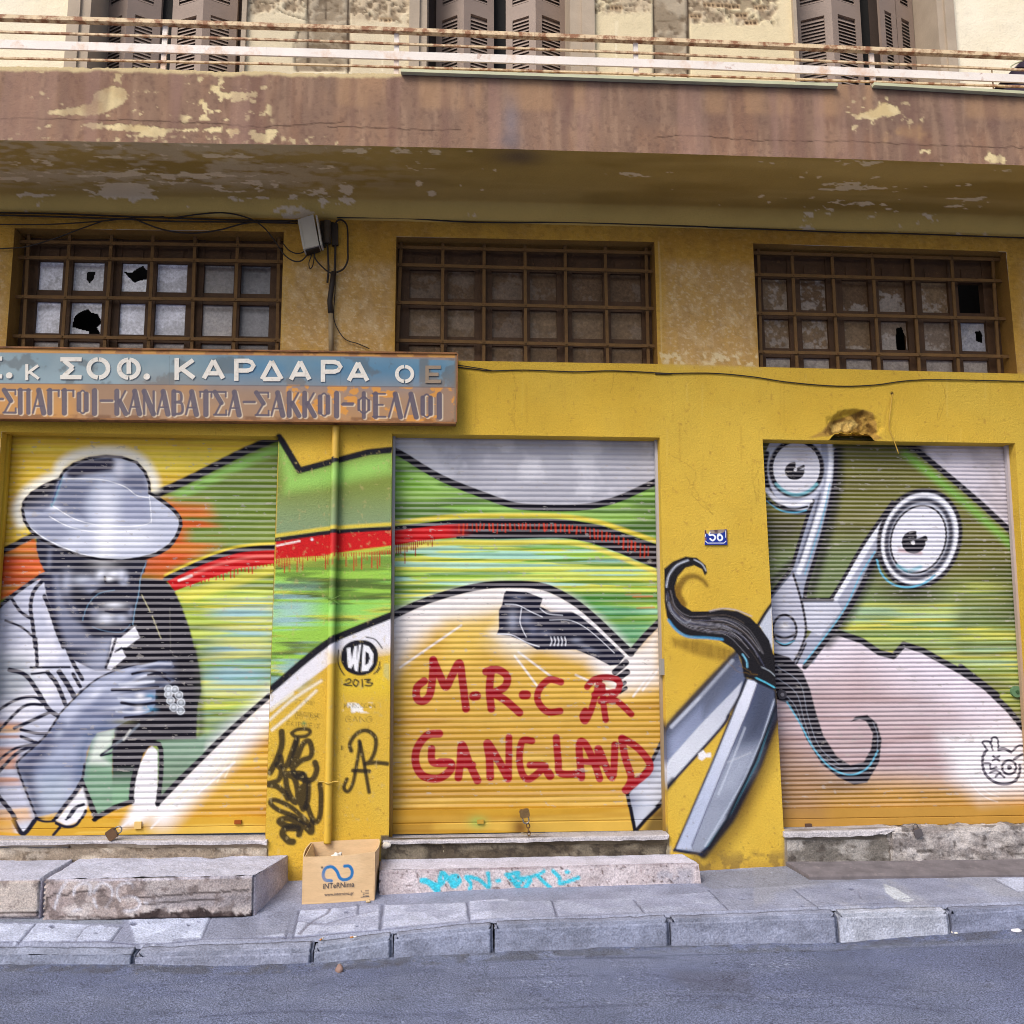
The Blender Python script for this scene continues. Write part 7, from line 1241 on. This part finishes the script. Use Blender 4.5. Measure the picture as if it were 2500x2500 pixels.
cable(T('JB', 470, 580, 480, 700, 560, 800, 640, 870, 700, 900), .005, 'cable swinging from the junction box to the black sleeve', .035)
cable(T('JB', 740, 260, 770, 210, 820, 195, 880, 240, 905, 330, 908, 600, 905, 730, 850, 840, 760, 885), .006, 'big loop of black cable right of the dark cable joint', .03)
cable(T('JB', 640, 500, 650, 700, 655, 860, 640, 1020), .007, 'straight cable dropping from the dark cable joint', .03)
cable(T('JB', 740, 260, 745, 500, 740, 780, 735, 900), .008, 'thick black cable dropping behind the big loop to the sleeve', .02)
cable(T('JB', 745, 900, 740, 1150, 722, 1450, 770, 1620, 880, 1765, 1040, 1820, 1190, 1885), .0032, 'thin cable curling off the sleeve towards the top of the sign', .02)
cable(T('TM', 50, 1140, 300, 1142, 480, 1148, 700, 1162, 1000, 1167, 1300, 1166, 1932, 1187)+T('TR', 300, 1192, 640, 1204, 1000, 1218, 1300, 1224, 1932, 1247, 2300, 1262), .005, 'long cable along the soffit above the middle and right windows', .022)
cable(T('MM', 680, 207, 780, 218, 850, 226, 1040, 222, 1300, 231, 1500, 226, 1800, 241)+T('MR', 0, 242, 280, 238, 500, 256, 700, 286, 950, 306, 1150, 300, 1400, 273, 1932, 281, 2200, 284), .0038, 'long wavy wire along the yellow lintel right of the sign', .008)
cable(T('MM', 680, 196, 800, 214, 860, 225), .0034, 'short wire dipping from the sign onto the yellow lintel', .014)
cable(T('MR', 1242, 347, 1232, 430, 1225, 520, 1250, 590, 1275, 660), .0030, 'short yellow wire end dangling from a hole over the right shutter', .02, 'wireyellow') if M.setdefault('wireyellow', mk('painted_wire', (204, 164, 66), .6, .1)) else None
# house number
hn = MB(); hq = T('HN', 405, 470, 1455, 430, 1465, 1160, 400, 1165); h4 = [P(x, y, .010) for x, y in hq]
HC = Canvas.plane(1712, 1285, 1782, 1336, .010, .0006, (22, 44, 140)); hs = lambda w, *v: HC.stroke(T('HN', *v), w, (236, 242, 250), .4, 1)
HC.patchy(T('HN', 300, 300, 1600, 300, 1600, 1300, 300, 1300), (30, 66, 160), 30, .5, .1, seed=2, a=.6)
hs(4.2, 860, 560, 640, 570, 620, 700, 760, 690, 870, 760, 870, 880, 760, 960, 650, 880); hs(4.2, 1160, 560, 1040, 660, 1000, 820, 1050, 930, 1110, 955, 1200, 910, 1220, 810, 1160, 710, 1080, 700, 1010, 760)
for v in ((435, 985, 530, 1080, 1300, 1080, 1400, 985), (1385, 500, 1385, 810), (425, 660, 425, 760)): HC.stroke(T('HN', *v), 1.8, (230, 234, 246), .3, 1, False)
HC.fill(T('HN', 640, 400, 1330, 380, 1340, 520, 1220, 600, 1040, 630, 700, 640, 640, 560), (150, 134, 118), 2, .97); HC.fill(T('HN', 800, 420, 1020, 400, 1010, 600, 880, 600), (84, 64, 66), 3, .9); HC.fill(T('HN', 440, 400, 660, 420, 620, 560, 560, 660, 470, 600), (206, 176, 74), 1.5, 1); HC.fill(T('HN', 395, 470, 460, 490, 470, 640, 400, 650), (92, 44, 14), 1); HC.fill(T('HN', 1400, 430, 1470, 470, 1470, 940, 1420, 900), (110, 78, 60), 1); HC.fill(T('HN', 380, 820, 470, 830, 460, 940, 380, 960), (150, 100, 70), 1.5, .9)
X = bilin(h4, 70, 100); X[..., 1] -= .002*np.sin(np.linspace(0, math.pi, 100))[None]; hn.grid(X, HC.at(X[..., 0], X[..., 2])); hb = [p+np.array([0, .008, 0]) for p in h4]
for i, k in ((0, 1), (1, 2), (2, 3), (3, 0)): hn.add([h4[i], h4[k], hb[k], hb[i]], [(0, 1, 2, 3)], lin((180, 170, 160)))
tag(hn.build('house_number_plate', M['enamel'], None, True), 'small blue enamel number plate reading 56 on the yellow pillar', 'number plate')

# padlocks
def padlock(c, ang, w, h, lab, mat, down, group='padlocks on the shutters'):
    e = empty('padlock', tuple(c)); tag(e, lab, 'padlock', group); u = np.array([math.cos(ang), 0, math.sin(ang)]); v = np.array([-math.sin(ang), 0, math.cos(ang)])*(1 if not down else -1); c = np.array(c)
    m_ = MB(); t = .014
    def pt(a, b, y): return c+u*a+v*b+np.array([0, y, 0])
    hw, hh, ch_ = w/2, h, w*.14
    ring = [(-hw, ch_), (-hw, hh-ch_), (-hw+ch_, hh), (hw-ch_, hh), (hw, hh-ch_), (hw, ch_), (hw-ch_, 0), (-hw+ch_, 0)]
    V = [pt(a, b-hh, -t) for a, b in ring]+[pt(a, b-hh, t) for a, b in ring]; m_.add(V, [tuple(range(8)), tuple(range(15, 7, -1))]+[(i, i+8, (i+1) % 8+8, (i+1) % 8) for i in range(8)]); m_.build('body', mat, e)
    s_ = MB(); r = w*.30; s_.tube([pt(-r, -.004, 0)]+[pt(r*math.cos(t_), w*.28+r*math.sin(t_), 0) for t_ in np.linspace(math.pi, 0, 14)]+[pt(r, -.004, 0)], w*.075, 8); s_.build('shackle', M['steel'], e, False, True); return e
c = P(*T('GA', 855, 150)[0], .02); padlock(c, math.radians(-55), .060, .055, 'brown padlock lying tilted on the threshold of the left shutter', mk('tarnished_brass', (112, 84, 60), .5, .2, 30, .1, metal=.4), False)
c = P(*T('GC', 250, 48)[0], .06); padlock(c, math.radians(12), .058, .050, 'brass padlock hooked upside down on the middle shutter', M['brass'], True)
c = P(*T('GD', 1205, 120)[0], .03); padlock(c, math.radians(18), .050, .050, 'dark grey padlock hanging below the right shutter', mk('dark_padlock', (104, 98, 100), .5, .2, 30, .1, metal=.3), False)
for k_, q in (('rusty chain link holding the upside down padlock of the middle shutter', ('GC', 268, 92, 276, 175)), ):
    a = P(*T(*q[:3])[0], .05); b = P(*T(q[0], *q[3:])[0], .03); mb = MB()
    for i in range(3):
        m0 = a+(b-a)*(i/3); m1 = a+(b-a)*((i+1.25)/3); s_ = np.array([.010, 0, 0]) if i % 2 == 0 else np.array([0, .010, 0]); md = (m0+m1)/2; L = (m1-m0)/2
        mb.tube([md+s_*math.cos(t)+L*math.sin(t) for t in np.linspace(0, 2*math.pi, 17)], .0035, 6)
    tag(mb.build('chain', M['iron'], None, False, True), k_, 'chain')
mb = MB(); 
for i in range(14): 
    a0 = P(*T('GC', 276, 172)[0], .03); mb.tube([a0, a0+np.array([random.Random(i).uniform(-.10, .12), random.Random(i+50).uniform(-.02, .0), random.Random(i+90).uniform(.0, .014)])], .0012, 4)
tag(mb.build('string_tuft', mk('frayed_string', (176, 160, 130), .9, .2)), 'tuft of frayed string under the chain of the middle shutter', 'string')
# small fittings on the shutters belong to them
for sh_, k_, x, y, col in ((rs1, 'A2', 1305, 1755, (226, 190, 120)), (rs1, 'BL', 1248, 872, (150, 76, 30)), (rs2, 'BM', 800, 870, (190, 150, 60)), (rs3, 'BR', 800, 890, (90, 70, 60))):
    p = P(*T(k_, x, y)[0], SD+.024); mb = MB(); mb.box(p[0]-.02, p[0]+.02, p[1]-.012, p[1]+.004, p[2]-.012 if k_ != 'A2' else p[2]-.02, p[2]+.010 if k_ != 'A2' else p[2]+.02, lin(col)); mb.build('lock_plate', M['shutter'], sh_, True)
p = P(*T('BR', 1890, 190)[0], SD+.01); mb = MB(); mb.tube([p+np.array([0, .01, 0]), p+np.array([0, -.012, 0])], .036, 20, col=lin((96, 130, 96))); mb.tube([p+np.array([0, -.012, 0]), p+np.array([0, -.02, 0])], .010, 10, col=lin((60, 90, 60))); mb.build('lock_plate', M['shutter'], rs3, True)
p = P(*T('A4', 1185, 1145)[0], SD+.008); mb = MB(); mb.tube([p+np.array([0, .01, 0]), p+np.array([0, -.012, 0])], .030, 20, col=lin((62, 60, 68))); mb.tube([p+np.array([0, -.012, 0]), p+np.array([0, -.018, 0])], .012, 10, col=lin((120, 118, 126))); mb.build('lock_plate', M['shutter'], rs3, True)
p = P(*T('BM', 1752, 60)[0], SD+.09); mb = MB(); mb.hexa([p+np.array(v) for v in ((-.012, -.02, -.05), (.012, -.02, -.05), (.012, -.02, .05), (-.012, -.02, .05), (-.012, .03, -.05), (.012, .03, -.05), (.012, .03, .05), (-.012, .03, .05))], lin((150, 146, 140))); mb.build('rail_bracket', M['shutter'], rs2, True)

# ------------------------------------------------------------------ cardboard box
FL = gpt(*T('GB', 412, 692)[0]); FR = gpt(*T('GB', 948, 660)[0]); ez = np.array([0, 0, 1.0]); ex_ = FR-FL; ex_[2] = 0; Wb = np.linalg.norm(ex_); ex_ /= Wb; ey = np.array([-ex_[1], ex_[0], 0])
hl = P(*T('GB', 405, 338)[0], -FL[1])[2]-FL[2]; hr = P(*T('GB', 938, 300)[0], -FR[1])[2]-FR[2]; Db = .27
bx_ = empty('cardboard_box', tuple((FL+FR)/2)); tag(bx_, 'open brown cardboard box with blue logo standing before the pillar', 'box')
BCOL = (228, 194, 150)
dmean = -(FL[1]+FR[1])/2
def bconv(px, py):
    r = ray(px, py); nrm = ey; t = ((FL-CAMP)@nrm)/(r@nrm); p = CAMP+r*t; return float((p-FL)@ex_), float(p[2])
BC = Canvas(-.03, Wb+.03, FL[2]-.05, FL[2]+hl+.1, .0011, bconv, BCOL); BC.m = PXM*.92
bl_ = (36, 116, 178); gk = (84, 78, 80)
BC.stroke(T('GB', 632, 513, 585, 505, 572, 465, 590, 420, 635, 408, 672, 440, 695, 490, 730, 505, 775, 485, 785, 440, 765, 405, 730, 403), 7.5, bl_, .8, 1); BC.ell(T('GB', 564, 414)[0], 3, 3, gk)
BC.patchy(T('GB', 400, 330, 950, 290, 960, 670, 400, 700), (208, 172, 126), 5, .55, .15, seed=3, a=.45)
for x_ in range(6): BC.fill(T('GB', 880, 582+x_*9, 908, 580+x_*9, 908, 584+x_*9, 880, 586+x_*9), gk, .5, .9)
for x_ in range(3): BC.fill(T('GB', 862-x_*0, 600+x_*12, 876, 599+x_*12, 876, 606+x_*12, 862, 607+x_*12), gk, .5, .9); 
BC.stroke(T('GB', 850, 588, 856, 600), 1.6, gk, .4); BC.stroke(T('GB', 848, 635, 910, 632), 1.2, gk, .4)
WOBB = .004
def panel(A, B, h0, h1, cols=None, n=60, m=110, sag=0):
    A = np.array(A); B = np.array(B); X = bilin([A+ez*h0, B+ez*h1, B, A], n, m); v = np.linspace(1, 0, n)[:, None]; u = np.linspace(0, 1, m)[None]
    X[..., 2] -= v*sag*np.sin(u*math.pi); nn = np.cross(B-A, ez); nn /= np.linalg.norm(nn); X += nn*(v*.012*np.sin(u*math.pi)*1.0+WOBB*(fbm(u*3+0*v, v*3, 4)-.5))[..., None]; return X
BLk = FL+ey*Db; BRk = FR+ey*Db; BLk[2] = FL[2]; BRk[2] = FR[2]
def cardwall(name, A, B, h0, h1, paint=False, sag=0.0):
    X = panel(A, B, h0, h1, sag=sag); mb = MB(); nn = np.cross(B-A, ez); nn /= np.linalg.norm(nn); base = np.empty(X.shape, np.float32); base[:] = lin(BCOL)
    C = BC.at((X-FL)@ex_, X[..., 2]) if paint else base
    mb.grid(X, C); Y = X-nn*.006; mb.grid(Y, base*.95); E_ = np.stack([X[0], Y[0]]); mb.grid(E_, np.tile(lin((224, 196, 150)), (2, X.shape[1], 1))); return mb.build(name, M['card'], bx_, True)
cardwall('front_panel', FL, FR, hl, hr, True, .006); cardwall('back_panel', BRk, BLk, hr+.012, hl+.02); cardwall('side_panel', FR, BRk, hr, hr+.012); cardwall('side_panel', BLk, FL, hl+.02, hl)
mb = MB(); mb.hexa([FL+ez*.01, FR+ez*.01, BRk+ez*.01, BLk+ez*.01, FL+ez*.004, FR+ez*.004, BRk+ez*.004, BLk+ez*.004], lin(BCOL)); mb.build('base_panel', M['card'], bx_, True)
mb = MB(); 
for A, B, h0, h1, dx in ((FL, FL+ey*Db, hl, hl+.02, 1), ):
    a, b = A+ez*(h0-.002)+ex_*.008, B+ez*(h1-.002)+ex_*.008; mb.hexa([a, b, b+ex_*.03-ez*.13, a+ex_*.06-ez*.11, a+ex_*.004, b+ex_*.004, b+ex_*.034-ez*.13, a+ex_*.064-ez*.11], lin((214, 182, 136)))
mb.build('folded_flap', M['card'], bx_, True)
def text_obj(body, k, x0, x1, y0, y1, parent, mat, frac=1.0):
    cu = bpy.data.curves.new('t', 'FONT'); cu.body = body; cu.extrude = .0; cu.offset = .008; o = bpy.data.objects.new('t', cu); COL.objects.link(o); dg = bpy.context.evaluated_depsgraph_get(); me = bpy.data.meshes.new_from_object(o.evaluated_get(dg)); COL.objects.unlink(o); bpy.data.objects.remove(o)
    n = len(me.vertices); v = np.empty(n*3, np.float32); me.vertices.foreach_get('co', v); v = v.reshape(-1, 3); lo, hi = v.min(0), v.max(0); u = (v-lo)/(hi-lo+1e-9)
    a0 = bconv(*T(k, x0, y1[0])[0]); a1 = bconv(*T(k, x1, y1[1])[0]); b0 = bconv(*T(k, x0, y0[0])[0])
    V = []
    for q in u:
        s = a0[0]+(a1[0]-a0[0])*q[0]; z = a0[1]+(a1[1]-a0[1])*q[0]+(b0[1]-a0[1])*q[1]; uu = s/Wb; vv_ = (z-FL[2])/hl; V.append(FL+ex_*s+np.array([0, 0, z-FL[2]])-ey*(.0022+.012*vv_*math.sin(uu*math.pi)+.001))
    V = np.array(V)-np.array(parent_loc(parent)); me.vertices.foreach_set('co', V.astype(np.float32).ravel()); me.update(); me.name = 'lettering'; me.materials.clear(); me.materials.append(mat); return link(bpy.data.objects.new('lettering', me), parent)
ink = mk('grey_print', (84, 78, 80), .8, .05, 20, 0)
text_obj('iNTeRNima', 'GB', 570, 800, (532, 526), (572, 556), bx_, ink); text_obj('www.internima.gr', 'GB', 580, 796, (604, 592), (632, 620), bx_, ink)
# crumpled white paper inside
cpz = (FL+FR)/2+ey*.13-ex_*.03+ez*(hl-.07); bm = bmesh.new(); bmesh.ops.create_icosphere(bm, subdivisions=4, radius=.05)
for v in bm.verts:
    n = mnoise.noise(v.co*34)+.6*mnoise.noise(v.co*70); v.co *= 1+.28*n; v.co.z *= 1.1; v.co.x *= .75
me = bpy.data.meshes.new('crumpled_paper'); bm.to_mesh(me); bm.free(); me.materials.append(M['paper']); pp = bpy.data.objects.new('crumpled_paper', me); pp.location = tuple(cpz); COL.objects.link(pp); tag(pp, 'crumpled white paper sticking up inside the cardboard box', 'paper')
mb = MB(); fq = [FL+ex_*.02+ey*.02+ez*(hl-.12), FR-ex_*.02+ey*.02+ez*(hl-.12), BRk-ex_*.02-ey*.02+ez*(hl-.12), BLk+ex_*.02-ey*.02+ez*(hl-.12)]; X = bilin(fq, 24, 40); X[..., 2] += .04*(fbm(X[..., 0]*18, X[..., 1]*18, 3)-.5); mb.grid(X); mb.build('packing_sheet', mk('brown_packing', (176, 140, 96), .9, .2, 14, .3), None) if False else None

# ------------------------------------------------------------------ litter
def butt(p, a, lab):
    mb = MB(); u = np.array([math.cos(a), math.sin(a), 0]); p = np.array(p)+np.array([0, 0, .005]); mb.tube([p, p+u*.016], .0042, 8, col=lin((206, 138, 70))); mb.tube([p+u*.016, p+u*.034], .0042, 8, col=lin((236, 232, 224))); tag(mb.build('cigarette_butt', M['butt'], None, True, True), lab, 'cigarette butt', 'cigarette butts on the ground')
butt(rpt(*T('GA', 345, 1118)[0]), math.pi, 'cigarette butt on the asphalt at the left below the chalk marked step'); butt(rpt(*T('GC', 1172, 995)[0]), math.pi-.2, 'cigarette butt by the long kerbstone left of the scissor pillar'); butt(gpt(*T('GB', 770, 940)[0]), .4, 'cigarette butt on the pavement gap right below the cardboard box'); butt(gpt(*T('GB', 548, 958)[0]), 1.2, 'cigarette butt in the joint left below the cardboard box')
def pebble(p, r, lab, col, name='pebble', cat='pebble', sc=(1, 1, .7), seed=0):
    bm = bmesh.new(); bmesh.ops.create_icosphere(bm, subdivisions=3, radius=r)
    for v in bm.verts:
        n = mnoise.noise(v.co*(.9/r)+Vector((seed, 0, 0))); v.co *= 1+.35*n; v.co.x *= sc[0]; v.co.y *= sc[1]; v.co.z *= sc[2]
    me = bpy.data.meshes.new(name); bm.to_mesh(me); bm.free(); me.materials.append(mk(name+'_surface', col, .85, .25, 40, .3)); o = bpy.data.objects.new(name, me); o.location = (p[0], p[1], p[2]+r*sc[2]*.6); COL.objects.link(o); tag(o, lab, cat); return o
pebble(rpt(*T('GB', 688, 1185)[0]), .020, 'brownish lump of rubble on the asphalt below the cardboard box', (150, 122, 112), 'rubble', 'rubble', (1, .9, 1.1), 2)
pebble(rpt(*T('GD', 1470, 822)[0]), .016, 'scrap of white paper at the foot of the pale kerbstone', (232, 228, 214), 'paper_scrap', 'paper scrap', (1.4, .8, .5), 4)
pebble(rpt(*T('GD', 1885, 812)[0]), .020, 'white paper scrap by the kerbstone at the right edge', (230, 228, 232), 'paper_scrap', 'paper scrap', (1.3, .8, .5), 7)
pebble(gpt(*T('GB', 905, 663)[0])+np.array([0, -.02, 0]), .012, 'tiny yellowish stone at the right foot of the cardboard box', (206, 180, 140), 'pebble', 'pebble', (1, 1, .8), 3)
pebble(P(*T('GB', 1035, 265)[0], .02), .024, 'white stone wedged beside the threshold of the middle shutter', (220, 212, 200), 'stone', 'stone', (1.1, 1, .8), 9)
# dark cloth over a chair on the balcony at the right edge
ch = empty('covered_chair', tuple(P(2560, 215, .45))); tag(ch, 'dark covered folding chair on the balcony at the right edge', 'chair')
mb = MB(); q = T('RR', 1795, 1265, 1932, 1090, 2300, 1060, 2300, 1280); a = [P(x, y, .5) for x, y in q]; mb.hexa(a+[p+np.array([0, .25, 0]) for p in a]); mb.build('seat_cover', M['awning'], ch)
q = T('RR', 1610, 1425, 1700, 1330, 2300, 1340, 2300, 1440); a = [P(x, y, .5) for x, y in q]; mb = MB(); mb.hexa(a+[p+np.array([0, .3, 0]) for p in a]); mb.build('skirt', M['awning'], ch)
q = T('RR', 1640, 1590, 2300, 1590, 2300, 1800, 1645, 1800); a = [P(x, y, .5) for x, y in q]; mb = MB(); mb.hexa(a+[p+np.array([0, .3, 0]) for p in a]); mb.build('lower_cloth', M['awning'], ch)
mb = MB(); mb.tube([P(*p, .52) for p in T('RR', 1900, 1150, 1760, 1200, 1680, 1255, 1690, 1320)], .005, 6); mb.build('frame_tube', M['zinc'], ch)
